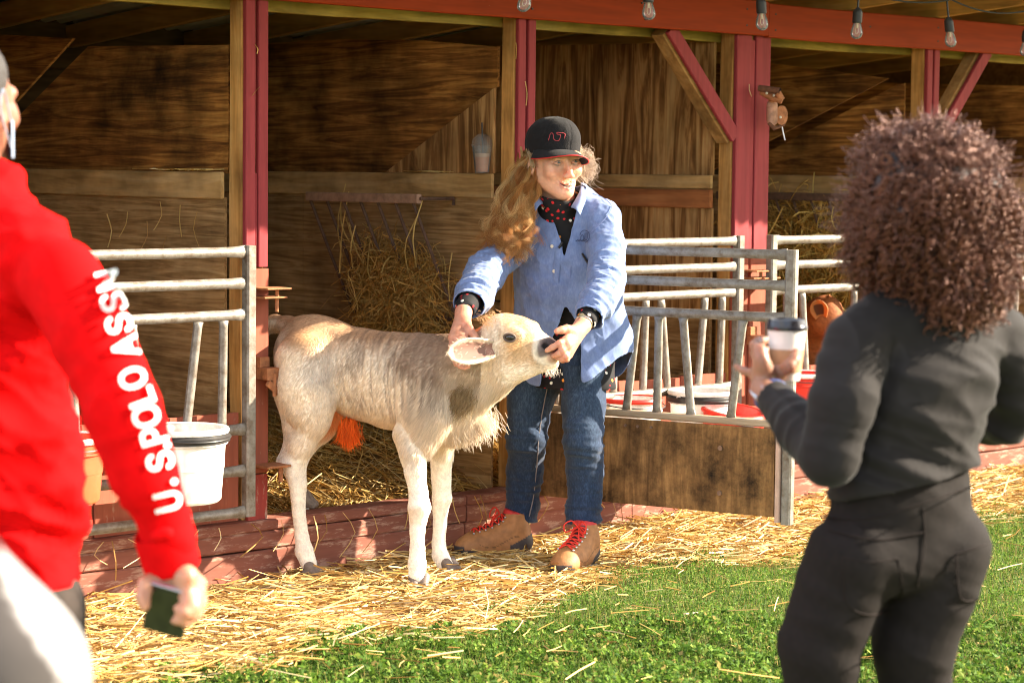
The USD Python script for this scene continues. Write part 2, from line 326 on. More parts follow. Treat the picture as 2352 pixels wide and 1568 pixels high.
def red_paint(name, axis, col, worn=0.30, wear=(0.42, 0.30, 0.22)):
    c = np.asarray(col, float); sc = [26.0] * 3; sc[axis] = 2.0
    return M(name, {'tc': ('texture_coordinate', {}), 'mp': ('mapping', {'scale': tuple(sc)}), 'n': ('noise_texture', {'scale': 1.3, 'detail': 6.0, 'roughness': 0.65}),
        'r': ('rgb_ramp', {'ramp': [(0.2, tuple(c * 0.72)), (0.5, tuple(c)), (0.75, tuple(np.minimum(c * 1.2, 1)))]}),
        'mp2': ('mapping', {'scale': tuple(9.0 if i == axis else 40.0 for i in range(3))}), 'n2': ('noise_texture', {'scale': 1.0, 'detail': 7.0, 'roughness': 0.75}), 'w': ('map_range', {'from_min': 0.70 - worn * 0.22, 'from_max': 0.78 - worn * 0.22, 'to_min': 0.0, 'to_max': 1.0}),
        'mx': ('mix', {'color2': wear}), 'bp': ('bump', {'strength': 0.3, 'distance': 0.003}), 'p': ('principled_bsdf', {'roughness': 0.7, 'specular_ior_level': 0.15})},
        [('tc.object', 'mp.vector'), ('mp.vector', 'n.vector'), ('n.fac', 'r.fac'), ('tc.object', 'mp2.vector'), ('mp2.vector', 'n2.vector'), ('n2.fac', 'w.value'), ('w.result', 'mx.fac'), ('r.color', 'mx.color1'), ('mx.color', 'p.base_color'), ('n.fac', 'bp.height'), ('bp.normal', 'p.normal')], surface='p.BSDF')
R_POST = red_paint('red_paint_upright', 2, (0.25, 0.036, 0.040), 0.12)
R_FASC = red_paint('red_paint_long', 0, (0.24, 0.026, 0.002), 0.1)
R_SILL = red_paint('worn_red_timber', 0, (0.20, 0.072, 0.048), 0.8, (0.34, 0.20, 0.145))
R_KICK = red_paint('faded_sunlit_red_board', 2, (0.30, 0.085, 0.05), 0.5, (0.38, 0.21, 0.14))
RUST = plain('rusty_iron', (0.33, 0.13, 0.055), 0.8, 0.3, 0.45, 45, 0.6, 160)
RUST_D = plain('dark_rusty_iron', (0.13, 0.055, 0.03), 0.8, 0.3, 0.4, 45, 0.6, 160)
TIN = plain('corrugated_tin', (0.42, 0.40, 0.33), 0.55, 0.4, 0.25, 6, metal=0.3)
GALV = plain('galvanised_tube', (0.40, 0.37, 0.33), 0.5, 0.5, 0.30, 26, 0.5, 190, metal=0.45)
def galv_old():
    return M('weathered_galvanised', {'tc': ('texture_coordinate', {}), 'n': ('noise_texture', {'scale': 22.0, 'detail': 7.0, 'roughness': 0.7}),
        'r': ('rgb_ramp', {'ramp': [(0.28, (0.085, 0.048, 0.026)), (0.42, (0.155, 0.125, 0.095)), (0.55, (0.22, 0.195, 0.165)), (0.8, (0.31, 0.285, 0.255))]}),
        'n2': ('noise_texture', {'scale': 180.0, 'detail': 2.0}), 'bp': ('bump', {'strength': 0.35, 'distance': 0.002}), 'p': ('principled_bsdf', {'roughness': 0.52, 'metallic': 0.35, 'specular_ior_level': 0.5})},
        [('tc.object', 'n.vector'), ('n.fac', 'r.fac'), ('r.color', 'p.base_color'), ('tc.object', 'n2.vector'), ('n2.fac', 'bp.height'), ('bp.normal', 'p.normal')], surface='p.BSDF')
GALV = galv_old()

barn = thing('open_front_barn', 'red trimmed open fronted livestock barn with plywood stalls and tin roof', 'barn', bO, BARN_ANGLE)
def roof_z(y): return 2.19 - 0.085 * y
# posts with red facing boards
POSTS = [(-2.52, -2.42), (-1.253, -1.16), (0.0, 0.088), (1.229, 1.44), (2.52, 2.61), (3.78, 3.87)]
for i, (a, b) in enumerate(POSTS):
    p = obj('post', bevel_box((a - 0.001, 0.0, 0.2), (b - 0.003, 0.072, 2.085), 0.005, 0.12, 0.004, i), W_POST, barn)
    w = (b - a) * 0.43
    obj('red_board', bevel_box((a, -0.022, 1.058), (a + w, -0.001, 1.948), 0.003, 0.2, 0.0012, 10 + i), R_POST, p)
    obj('red_board', bevel_box((b - w, -0.022, 1.058), (b, -0.001, 1.948), 0.003, 0.2, 0.0012, 20 + i), R_POST, p)
    obj('filler_strip', bevel_box((a + w + 0.003, -0.016, 1.058), (b - w - 0.003, -0.001, 1.372 if i == 1 else 1.93 if i == 3 else 1.2), 0.002, 0.3), R_POST, p)
    if i == 3:  # paler lower boards paint the sunlit part of the post below the eave shadow
        obj('lower_board', bevel_box((a, -0.024, 0.2), (a + w, -0.001, 1.052), 0.003, 0.15, 0.001, 30 + i), R_KICK, p)
        obj('lower_board', bevel_box((a + w + 0.012, -0.024, 0.2), (b, -0.001, 1.052), 0.003, 0.15, 0.001, 31 + i), R_KICK, p)
    else:
        obj('lower_board', bevel_box((a + 0.012, -0.026, 0.36), (b, -0.001, 1.052), 0.003, 0.15, 0.001, 30 + i), R_KICK, p)
        obj('foot_board', bevel_box((a + 0.012, -0.022, 0.2), (b, -0.001, 0.355), 0.003, 0.15, 0.001, 36 + i), red_paint('red_paint_old', 2, (0.30, 0.05, 0.04), 0.7), p)
# fascia, header
obj('fascia_board', bevel_box((-3.2, -0.058, 1.948), (1.378, -0.024, 2.088), 0.004, 0.2, 0.003, 51), R_FASC, barn)
obj('fascia_board', bevel_box((1.39, -0.050, 1.943), (4.6, -0.024, 2.082), 0.004, 0.2, 0.003, 52), R_FASC, barn)
obj('header_beam', bevel_box((-3.2, 0.0735, 1.922), (1.32, 0.112, 2.06), 0.003, 0.1, 0.005, 53), W_HEAD, barn)
obj('header_beam', bevel_box((1.33, 0.0735, 1.918), (4.6, 0.112, 2.06), 0.003, 0.1, 0.005, 54), W_HEAD, barn)
NAIL = plain('nail_head', (0.05, 0.035, 0.03), 0.5, 0.4, 0.2, metal=0.5)
for t, z in [(-2.9, 2.05), (-2.9, 1.98), (-1.21, 2.05), (-1.21, 1.985), (-0.3, 2.03), (0.03, 2.05), (0.03, 1.985), (0.62, 2.04), (0.64, 1.985), (0.64, 1.978), (1.24, 2.05), (1.24, 1.985), (1.34, 2.05), (1.34, 1.98), (1.43, 2.04), (1.43, 1.975), (2.06, 2.02), (2.55, 2.04), (2.55, 1.98), (3.2, 2.03)]:
    obj('nail', xf(tm(trimesh.creation.cylinder(0.0042, 0.004, sections=8)), R=np.array([[1, 0, 0], [0, 0, 1], [0, -1, 0]]), loc=(t, -0.0595 if t < 1.385 else -0.0515, z)), NAIL, barn)
# diagonal braces: a raw timber with a red board on its front
def brace(t0, z0, t1, z1, flip):
    d = unit(A(t1 - t0, 0, z1 - z0)); Lb = math.hypot(t1 - t0, z1 - z0); R = np.stack([d, A(0, 1, 0), np.cross(d, A(0, 1, 0))], 1)
    b = obj('brace', xf(bevel_box((0, 0, -0.04), (Lb, 0.068, 0.04), 0.004, 0.1, 0.003, int(t0 * 10) + 9), R=R, loc=(t0, 0.0, z0)), W_POSTX, barn)
    obj('red_board', xf(bevel_box((0, -0.021, -0.028), (Lb, -0.0015, 0.030), 0.003, 0.2, 0.001), R=R, loc=(t0, 0.0, z0)), R_POST, b)
W_POSTX = wood('brace_timber', 0, [(0.2, (0.14, 0.065, 0.02)), (0.5, (0.42, 0.22, 0.075)), (0.8, (0.58, 0.36, 0.15))], stretch=7, dirt=0.55, seed=21.0)
brace(1.232, 1.535, 0.835, 1.955, 0)
brace(2.64, 1.56, 2.99, 1.955, 1)
# sill: stacked old timbers
for z0, z1, cuts in ((0.0, 0.097, (-3.2, -0.27, 1.25, 2.62, 4.6)), (0.1005, 0.160, (-3.2, -0.262, 1.25, 2.62, 4.6)), (0.1625, 0.20, (-3.2, -0.262, 1.25, 2.62, 4.6))):
    for k in range(len(cuts) - 1):
        obj('sill_timber', bevel_box((cuts[k] + 0.004, -0.045 + 0.002 * (k % 2), z0 - 0.03 * (z0 == 0)), (cuts[k+1] - 0.004, 0.06, z1), 0.006, 0.12, 0.004, 60 + k + int(z0 * 100)), R_SILL, barn)
# stall partitions: plywood sheets and rails, each on the line of a post (seen on their left faces)
def panel(name, poly, t, mat, th=0.012, label=None): return obj(name, sheet(poly, (1, 2), t, th), mat, barn, smooth=False, label=label)
def part_rail(t, y1=2.2, z0=1.285, z1=1.376, s=0): obj('stall_rail', bevel_box((t - 0.016, 0.0745, z0), (t - 0.0015, y1, z1), 0.004, 0.12, 0.003, 70 + s), W_RAIL, barn)
tP = [-2.53, -1.27, -0.03, 1.2, 2.47, 3.75]
for i, t in enumerate(tP):
    if i != 3:
        panel('partition_panel', [(0.078, 0.02), (1.22, 0.02), (1.22, 1.29), (0.078, 1.29)], t, W_PLY)
        panel('partition_panel', [(1.223, 0.02), (2.25, 0.02), (2.25, 1.29), (1.223, 1.29)], t, W_PLY)
        part_rail(t, s=i)
U = {0: [[(0.078, 1.37), (2.25, 1.37), (2.25, 1.9), (0.078, 1.82)]],
     1: [[(1.025, 1.854), (2.25, 1.93), (2.25, 1.37), (1.885, 1.37)], [(0.078, 1.80), (0.924, 1.822), (1.80, 1.37), (0.078, 1.37)]],
     2: [[(0.078, 1.702), (0.078, 1.848), (0.5, 1.885), (1.0, 1.907), (1.46, 1.906), (2.25, 1.90), (2.25, 1.37), (0.715, 1.37)]],
     4: [[(0.168, 1.818), (0.86, 1.904), (2.25, 1.93), (2.25, 1.38), (1.26, 1.38)], [(0.078, 1.795), (0.118, 1.788), (0.848, 1.494), (1.13, 1.38), (0.078, 1.38)]],
     5: [[(0.078, 1.37), (2.25, 1.37), (2.25, 1.9), (0.078, 1.82)]]}
for i, ps in U.items():
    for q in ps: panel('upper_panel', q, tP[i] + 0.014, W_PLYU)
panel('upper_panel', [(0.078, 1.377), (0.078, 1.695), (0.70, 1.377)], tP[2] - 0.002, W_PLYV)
# the partition at the wide post: upright grain, boards below
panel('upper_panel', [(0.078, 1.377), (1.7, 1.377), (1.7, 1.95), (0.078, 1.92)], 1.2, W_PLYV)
part_rail(1.2, 2.2, 1.322, 1.376, 3)
obj('stall_rail', bevel_box((1.178, 0.0745, 1.243), (1.1985, 2.2, 1.318), 0.004, 0.12, 0.003, 77), wood('red_brown_rail', 1, [(0.2, (0.16, 0.05, 0.018)), (0.5, (0.36, 0.13, 0.045)), (0.8, (0.5, 0.22, 0.09))], stretch=9, dirt=0.3, seed=31.0), barn)
panel('partition_panel', [(0.078, 0.80), (1.7, 0.80), (1.7, 1.24), (0.078, 1.24)], 1.2, W_PLYV)
for k in range(3): panel('partition_board', [(0.078, 0.06 + 0.245 * k), (1.7, 0.06 + 0.245 * k), (1.7, 0.30 + 0.245 * k), (0.078, 0.30 + 0.245 * k)], 1.196, W_PLY, 0.016)
# back boarding, ends, rafters and tin
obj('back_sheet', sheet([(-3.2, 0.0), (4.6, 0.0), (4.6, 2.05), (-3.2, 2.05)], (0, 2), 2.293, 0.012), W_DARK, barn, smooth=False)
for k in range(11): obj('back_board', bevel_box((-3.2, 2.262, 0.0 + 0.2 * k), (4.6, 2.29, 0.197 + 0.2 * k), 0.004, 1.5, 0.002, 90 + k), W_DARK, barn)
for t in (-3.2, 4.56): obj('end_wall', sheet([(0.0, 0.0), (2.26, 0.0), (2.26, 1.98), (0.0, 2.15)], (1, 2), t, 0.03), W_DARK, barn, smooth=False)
for k in range(13):
    t = -3.0 + 0.61 * k + 0.08; c, s = math.cos(math.atan(0.085)), math.sin(math.atan(0.085))
    b = bevel_box((-0.02, 0, -0.095), (0.02, 3.48, -0.001), 0.003, 0.3, 0.003, 110 + k)
    obj('rafter', xf(b, R=np.array([[1, 0, 0], [0, c, s], [0, -s, c]]), loc=(t, -1.2, roof_z(-1.2) - 0.012)), W_RAFT, barn)
xs = np.linspace(0, 0.79, 85)
for k in range(10):
    x = -3.22 + 0.782 * k + xs; y = np.array([-1.265, 2.36]); zz = 0.009 * np.cos(xs / 0.0782 * 2 * np.pi)
    v = np.array([(a, b, roof_z(b) + z + 0.004 * (k % 2) + q) for q in (0, 0.0012) for b in y for a, z in zip(x, zz)]); n = len(xs)
    f = [(i, i+1, n+i+1, n+i) for i in range(n - 1)] + [(2*n+n+i, 2*n+n+i+1, 2*n+i+1, 2*n+i) for i in range(n - 1)]
    obj('roof_sheet', (v, np.array(f)), TIN, barn, smooth=True)
# iron latch fittings on the posts
def latch(t, z, kind=0):
    ms = [bevel_box((t - 0.055, -0.125, z), (t + 0.045, -0.027, z + 0.006), 0.002), bevel_box((t - 0.055, -0.11, z - 0.03), (t + 0.04, -0.0275, z - 0.024), 0.002)]
    if kind == 1: ms = [bevel_box((t - 0.02, -0.09, z - 0.02), (t + 0.042, -0.0275, z + 0.02), 0.003), bevel_box((t - 0.02, -0.05, z + 0.02), (t + 0.02, -0.0275, z + 0.055), 0.002),
                        xf(bevel_box((-0.045, -0.095, -0.012), (0.045, -0.08, 0.012), 0.005), R=np.array([[.8, 0, .6], [0, 1, 0], [-.6, 0, .8]]), loc=(t + 0.02, 0, z - 0.055))]
    if kind == 2: ms = [bevel_box((t - 0.05, -0.12, z), (t + 0.05, -0.027, z + 0.008), 0.002), tube([(t + 0.02, -0.10, z), (t + 0.02, -0.10, z - 0.05)], 0.008, 8)]
    else: ms.append(tube([(t + 0.01, -0.09, z + 0.004), (t + 0.01, -0.09, z - 0.075)], 0.007, 8))
    obj('latch', cat(*ms), RUST, barn)
latch(-1.185, 0.985); latch(-1.195, 0.70, 1); latch(-1.185, 0.385, 2); latch(1.31, 0.985); latch(1.36, 0.955); latch(1.33, 0.70, 1)
# red kick boards behind the gates
for t0, t1 in ((-2.42, -1.262), (0.10, 1.22), (1.45, 2.5), (2.62, 3.77)):
    n = 4; w = (t1 - t0) / n
    for k in range(n): obj('kick_board', bevel_box((t0 + w * k + 0.003, 0.0, 0.202), (t0 + w * (k + 1) - 0.003, 0.018, 0.562 + 0.006 * (k % 2)), 0.003, 0.1, 0.001, 130 + k), R_KICK, barn)

# ================================================================== gates
def flat_bar(p0, p1, r, ax=1):
    """a tube whose ends are pinched where they are welded"""
    s = np.array([0, 0.012, 0.03, 0.06, 0.5, 0.94, 0.97, 0.988, 1.0]); P = np.asarray(p0) + (np.asarray(p1) - np.asarray(p0)) * s[:, None]
    v, f = tube(P, r, 10); k = np.array([1.28, 1.22, 1.08, 1, 1, 1, 1.08, 1.22, 1.28]); w = v[:90].reshape(9, 10, 3) - P[:, None]
    dz = np.abs(np.asarray(p1) - np.asarray(p0)); o = 2 if dz[0] > dz[2] else 0
    w[..., o] *= k[:, None]; w[..., ax] *= (2.0 - k)[:, None] ** 1.3
    v[:90] = (P[:, None] + w).reshape(-1, 3); return v, f
def gate(label, loc, rz, length, rails, bars, z0, z1, left=True, right=True, tilt=0.0, short=None):
    g = thing('livestock_gate', label, 'gate', loc, rz, 'livestock gates along the barn front')
    for u, on in ((0.0, left), (length, right)):
        if on: obj('upright', bevel_box((u - 0.019, -0.019, z0), (u + 0.019, 0.019, z1), 0.006, 0.08, 0.001), GALV, g)
    for z in rails: obj('rail', flat_bar((0.019, 0, z), (length - 0.019, 0, z + tilt), 0.0175), GALV, g)
    for (ua, za, ub, zb) in bars: obj('bar', flat_bar((ua, 0, za), (ub, 0, zb), 0.0155), GALV, g)
    return g
zr = [1.114, 1.011, 0.907, 0.527, 0.389, 0.251]
gl = bw(-2.44, 0.115, 0)
gate('closed galvanised feeding gate with a white bucket on its front, beside the man in red', gl, BARN_ANGLE, 1.13, zr,
     [(2.44 - 1.515, 0.89, 2.44 - 1.562, 0.545), (2.44 - 1.414, 0.89, 2.44 - 1.42, 0.545), (2.44 - 1.771, 0.89, 2.44 - 1.73, 0.545), (2.44 - 2.0, 0.89, 2.44 - 1.98, 0.545), (2.44 - 2.2, 0.89, 2.44 - 2.2, 0.545)], 0.235, 1.135)
gc = bw(0.13, 0.115, 0)
gate('closed galvanised gate behind the swung out gate, hung with three buckets', gc, BARN_ANGLE, 1.02, zr,
     [(0.30, 0.89, 0.30, 0.545), (0.476, 0.89, 0.466, 0.545), (0.563, 0.89, 0.606, 0.545), (0.82, 0.89, 0.786, 0.545), (0.925, 0.89, 0.915, 0.545)], 0.235, 1.135)
gate('closed galvanised gate right of the wide red post, partly behind the curly haired woman', bw(1.357, 0.115, 0), BARN_ANGLE, 1.15, zr,
     [(0.10, 0.89, 0.11, 0.545), (0.20, 0.89, 0.235, 0.545), (0.55, 0.89, 0.55, 0.545), (0.9, 0.89, 0.9, 0.545)], 0.235, 1.135)
gate('closed galvanised gate at the right edge of the picture', bw(2.66, 0.115, 0), BARN_ANGLE, 1.1, zr,
     [(0.10, 0.89, 0.10, 0.545), (0.30, 0.89, 0.30, 0.545), (0.45, 0.89, 0.45, 0.545)], 0.235, 1.135)
go = gate('galvanised gate swung out towards the camera, brown plywood on its lower half', (0.07, 8.43, 0), math.radians(-30.577), 1.045, [1.108, 1.0, 0.888],
     [(0.15, 0.87, 0.14, 0.528), (0.29, 0.87, 0.26, 0.528), (0.443, 0.872, 0.405, 0.528), (0.531, 0.872, 0.529, 0.528), (0.628, 0.872, 0.665, 0.528), (0.862, 0.872, 0.822, 0.528), (0.975, 0.872, 0.985, 0.528)], 0.165, 1.126)
obj('rail', bevel_box((0.019, -0.018, 0.502), (1.026, 0.018, 0.527), 0.005, 0.08, 0.002, 5), wood('dusty_ledge', 0, [(0.2, (0.2, 0.13, 0.07)), (0.6, (0.48, 0.36, 0.24)), (0.8, (0.6, 0.5, 0.38))], stretch=8), go)
W_GATE = M('muddy_plywood', {'tc': ('texture_coordinate', {}), 'mp': ('mapping', {'scale': (14.0, 14.0, 1.6)}), 'n': ('noise_texture', {'scale': 2.0, 'detail': 7.0, 'roughness': 0.65, 'distortion': 0.6}),
    'r': ('rgb_ramp', {'ramp': [(0.25, (0.075, 0.036, 0.013)), (0.5, (0.20, 0.10, 0.036)), (0.72, (0.36, 0.19, 0.07))]}),
    'n2': ('noise_texture', {'scale': 7.0, 'detail': 8.0, 'roughness': 0.72}), 'w': ('map_range', {'from_min': 0.40, 'from_max': 0.62, 'to_min': 0.42, 'to_max': 1.25}), 'm': ('mix', {'mix_type': 'multiply', 'fac': 1.0}),
    'bp': ('bump', {'strength': 0.4, 'distance': 0.003}), 'p': ('principled_bsdf', {'roughness': 0.8, 'specular_ior_level': 0.2})},
    [('tc.object', 'mp.vector'), ('mp.vector', 'n.vector'), ('n.fac', 'r.fac'), ('tc.object', 'n2.vector'), ('n2.fac', 'w.value'), ('r.color', 'm.color1'), ('w.result', 'm.color2'), ('m.color', 'p.base_color'), ('n2.fac', 'bp.height'), ('bp.normal', 'p.normal')], surface='p.BSDF')
pl = obj('plywood_panel', bevel_box((0.0, -0.034, 0.190), (1.006, -0.019, 0.500), 0.002, 0.1, 0.0015, 3), W_GATE, go)
BOLT = plain('bolt_steel', (0.20, 0.12, 0.08), 0.6, 0.4, 0.3, 80, metal=0.5)
for u, z in ((0.80, 0.42), (0.80, 0.26), (0.42, 0.475), (0.47, 0.475), (0.525, 0.475)):
    rr = 0.009 if z < 0.45 else 0.005
    obj('bolt', xf(tm(trimesh.creation.cylinder(rr, 0.008, sections=10)), R=np.array([[1, 0, 0], [0, 0, 1], [0, -1, 0]]), loc=(u, -0.0365, z)), BOLT, pl)
obj('edge_batten', bevel_box((1.008, -0.03, 0.172), (1.024, 0.012, 0.498), 0.002, 0.1), plain('dusty_pink_wood', (0.5, 0.32, 0.24), 0.8), go)

# ================================================================== hay rack on the middle partition, with its hay
IRON = plain('rack_iron', (0.10, 0.055, 0.035), 0.7, 0.35, 0.4, 40, 0.4, 150)
tq = tP[2] - 0.004
def bp(t, y, z): return bO + bT * t - bN * y + A(0, 0, z)
rack = thing('hay_rack', 'rusty wall mounted hay rack in the stall behind the calf', 'hay rack', bO, BARN_ANGLE, 'wall hay racks in the stalls')
obj('top_bar', bevel_box((tq - 0.19, 0.29, 1.262), (tq - 0.165, 0.96, 1.297), 0.003, 0.2, 0.003), plain('worn_iron_bar', (0.30, 0.17, 0.11), 0.65, 0.4, 0.4, 30, 0.4, 120), rack)
for k in range(7):
    y = 0.33 + 0.62 * k / 6
    obj('rack_bar', tube([(tq - 0.178, y, 1.27), (tq - 0.12, y - 0.03, 1.1), (tq - 0.02, y - 0.08, 0.82)], 0.0065, 7), IRON, rack)
obj('bottom_bar', tube([(tq - 0.012, 0.24, 0.82), (tq - 0.012, 0.9, 0.82)], 0.008, 7), IRON, rack)
for y in (0.285, 0.965): obj('side_bar', tube([(tq - 0.178, y, 1.28), (tq - 0.01, y, 1.28), (tq - 0.01, y, 1.255)], 0.007, 7), IRON, rack)
rack2 = thing('hay_rack', 'hay rack in the right hand stall beside the curly haired woman', 'hay rack', bO, BARN_ANGLE, 'wall hay racks in the stalls')
t4 = tP[4] - 0.004
obj('top_bar', bevel_box((t4 - 0.22, 0.18, 1.265), (t4 - 0.19, 0.98, 1.30), 0.003, 0.2, 0.003), IRON, rack2)
for k in range(8):
    y = 0.22 + 0.72 * k / 7
    obj('rack_bar', tube([(t4 - 0.2, y, 1.27), (t4 - 0.14, y - 0.02, 1.1), (t4 - 0.02, y - 0.05, 0.72)], 0.0065, 7), IRON, rack2)
STRAW = strandm('straw', 0.5, 0.2, 0.2)
def strands_mesh(P, w, sides=3):
    """many thin stalks as one mesh: P (n, k, 3), w (n,) widths; each stalk is a k-ring prism"""
    n, k, _ = P.shape; t = unit(np.gradient(P, axis=1)); r = np.random.default_rng(int(n)).normal(size=(n, 1, 3)); a = unit(np.cross(t, r)); b = np.cross(t, a)
    ang = np.arange(sides) * 2 * np.pi / sides
    v = P[:, :, None] + np.asarray(w)[:, None, None, None] * 0.5 * (np.cos(ang)[None, None, :, None] * a[:, :, None] + np.sin(ang)[None, None, :, None] * b[:, :, None] * 0.6)
    base = np.arange(n)[:, None, None] * k * sides; i = np.arange(k - 1)[None, :, None] * sides; j = np.arange(sides)[None, None]; j2 = (j + 1) % sides
    q = np.stack([base + i + j, base + i + j2, base + i + sides + j2, base + i + sides + j], -1).reshape(-1, 4)
    return v.reshape(-1, 3), np.vstack([q[:, [0, 1, 2]], q[:, [0, 2, 3]]])
HAYC = np.array([(0.60, 0.34, 0.085), (0.46, 0.24, 0.055), (0.68, 0.45, 0.15), (0.36, 0.19, 0.045), (0.52, 0.35, 0.11)])
STRAWC = np.array([(0.62, 0.40, 0.12), (0.50, 0.29, 0.075), (0.72, 0.52, 0.21), (0.34, 0.18, 0.05), (0.66, 0.45, 0.16), (0.82, 0.67, 0.38)])
def straw_obj(name, P, w, cols, mat, parent=None, kind='stuff', label=None):
    g = np.random.default_rng(len(P) + 3); c = cols[g.integers(0, len(cols), len(P))] * g.uniform(0.75, 1.2, (len(P), 1))
    return obj(name, strands_mesh(P, w), mat, parent, smooth=False, col=np.repeat(c, P.shape[1] * 3, 0), kind=kind, label=label)
def hay_clump(n, g, centre, size, droop=0.5, ln=(0.08, 0.2)):
    c = np.asarray(centre) + g.normal(size=(n, 3)) * np.asarray(size) * 0.5
    d = unit(g.normal(size=(n, 3)) * A(0.7, 1.0, 0.9)); l = g.uniform(*ln, n)[:, None]
    bend = unit(g.normal(size=(n, 3))) * l * 0.18; s = np.linspace(-0.5, 0.5, 4)
    P = c[:, None] + d[:, None] * l[:, None] * s[None, :, None] + bend[:, None] * (1 - 4 * s[None, :, None] ** 2)
    P[..., 2] -= droop * (s[None] ** 2) * l * 0.6
    return P
g = np.random.default_rng(21)
hy = thing('hay', 'bundle of dry hay hanging in the wall rack behind the calf', 'hay', bO, BARN_ANGLE)
core = lambda n, c, s, **k: hay_clump(n, g, c, s, **k)
P = np.concatenate([core(1700, (tq - 0.08, 0.53, 0.97), (0.06, 0.21, 0.11), ln=(.06, .15)), core(1300, (tq - 0.09, 0.53, 0.84), (0.06, 0.22, 0.14), droop=0.9), core(60, (tq - 0.09, 0.66, 1.08), (0.05, 0.12, 0.08)),
                    core(380, (tq - 0.08, 0.45, 0.70), (0.05, 0.20, 0.12), droop=1.2, ln=(0.12, 0.26))])
P[..., 0] = np.minimum(P[..., 0], tq - 0.003)
straw_obj('hay_stalks', P, g.uniform(0.0022, 0.005, len(P)), HAYC, STRAW, hy)
S = []
for (y0, z0, y1, z1) in ((0.80, 1.02, 0.76, 1.33), (0.82, 0.98, 0.74, 1.30), (0.70, 1.05, 0.79, 1.26), (0.62, 0.96, 0.76, 1.20), (0.36, 1.02, 0.30, 1.28), (0.40, 0.98, 0.33, 1.22), (0.66, 1.0, 0.74, 1.18), (0.55, 0.85, 0.61, 1.12), (0.74, 1.0, 0.70, 1.17)):
    S.append(spline([(tq - 0.13, y0, z0), (tq - 0.16 + g.normal() * 0.01, (y0 + y1) / 2 + g.normal() * 0.01, (z0 + z1) / 2), (tq - 0.15, y1, z1)], 6))
straw_obj('long_stalk', np.array(S), np.full(len(S), 0.006), np.array([(0.62, 0.42, 0.14)]), STRAW, hy)
hy2 = thing('hay', 'pile of greenish hay in the right hand stall behind the gate', 'hay', bO, BARN_ANGLE)
P = np.concatenate([hay_clump(2600, g, (t4 - 0.12, 0.52, 1.02), (0.10, 0.34, 0.20)), hay_clump(2600, g, (t4 - 0.13, 0.5, 0.75), (0.12, 0.34, 0.24))]); P[..., 0] = np.minimum(P[..., 0], t4 - 0.003)
straw_obj('hay_stalks', P, g.uniform(0.003, 0.006, len(P)), HAYC * A(1.15, 1.2, 1.05), STRAW, hy2)
# ================================================================== ground
def soil_mat():
    return M('dry_soil', {'tc': ('texture_coordinate', {}), 'n': ('noise_texture', {'scale': 9.0, 'detail': 9.0, 'roughness': 0.7}), 'r': ('rgb_ramp', {'ramp': [(0.25, (0.14, 0.085, 0.045)), (0.5, (0.30, 0.19, 0.10)), (0.75, (0.45, 0.31, 0.17))]}),
        'n2': ('noise_texture', {'scale': 70.0, 'detail': 6.0, 'roughness': 0.7}), 'bp': ('bump', {'strength': 0.9, 'distance': 0.012}), 'p': ('principled_bsdf', {'roughness': 0.95, 'specular_ior_level': 0.1})},
        [('tc.object', 'n.vector'), ('n.fac', 'r.fac'), ('r.color', 'p.base_color'), ('tc.object', 'n2.vector'), ('n2.fac', 'bp.height'), ('bp.normal', 'p.normal')], surface='p.BSDF')
def gz(x, y):
    """height of the ground: level before the barn, falling gently towards the camera"""
    x, y = np.asarray(x, float), np.asarray(y, float)
    p = np.stack([x, y, np.zeros_like(x)], -1)
    return -0.16 * ramp01(6.1 - y, 0.0, 2.6) + (meshkit.fbm(p * 1.6, 3, 4) - 0.5) * 0.035 + (meshkit.fbm(p * 9, 3, 5) - 0.5) * 0.014
EDGE = np.array([(-6, 5.6), (-3, 5.75), (-1.08, 6.05), (-0.64, 6.32), (-0.48, 6.62), (-0.33, 6.75), (-0.09, 6.90), (0.02, 7.10), (0.15, 7.30), (0.21, 7.50), (0.32, 7.66), (0.49, 7.93), (0.70, 8.04), (1.02, 8.12), (1.91, 9.16), (2.13, 9.36), (4.0, 11.2), (9, 16)])
def in_grass(x, y, soft=0.0):
    return y < np.interp(x, EDGE[:, 0], EDGE[:, 1]) + soft
a = np.concatenate([-np.geomspace(3.0, 900, 40)[::-1], np.linspace(-2.9, 4.4, 150), np.geomspace(4.6, 900, 40)]); b = np.concatenate([-np.geomspace(1.0, 900, 40)[::-1], np.linspace(-0.9, 11.5, 220), np.geomspace(12, 900, 40)])
X, Y = np.meshgrid(a, b, indexing='ij'); far = np.clip((np.maximum(np.abs(X), np.abs(Y)) - 14) / 30, 0, 1)
V = np.stack([X, Y, gz(X, Y) * (1 - far) - 0.16 * far], -1).reshape(-1, 3); n1, n2 = len(a), len(b)
i, j = np.meshgrid(np.arange(n1 - 1), np.arange(n2 - 1), indexing='ij'); q = np.stack([i*n2+j, (i+1)*n2+j, (i+1)*n2+j+1, i*n2+j+1], -1).reshape(-1, 4)
gx = ramp01(np.interp(V[:, 0], EDGE[:, 0], EDGE[:, 1]) + 0.10 - V[:, 1] + (meshkit.fbm(V * 5, 3, 9) - 0.5) * 0.5, -0.1, 0.15)[:, None]
soil, turf = A(0.30, 0.175, 0.075), A(0.10, 0.12, 0.035)
tone = 0.65 + 0.7 * meshkit.fbm(V * 4.0, 4, 11)[:, None]
obj('ground', (V, q), vcol('ground_soil', 0.95, 0.1, 0.8, 60, var=0.35, scale=40), None, True, col=(soil * tone) * (1 - gx) + turf * tone * gx, kind='structure')
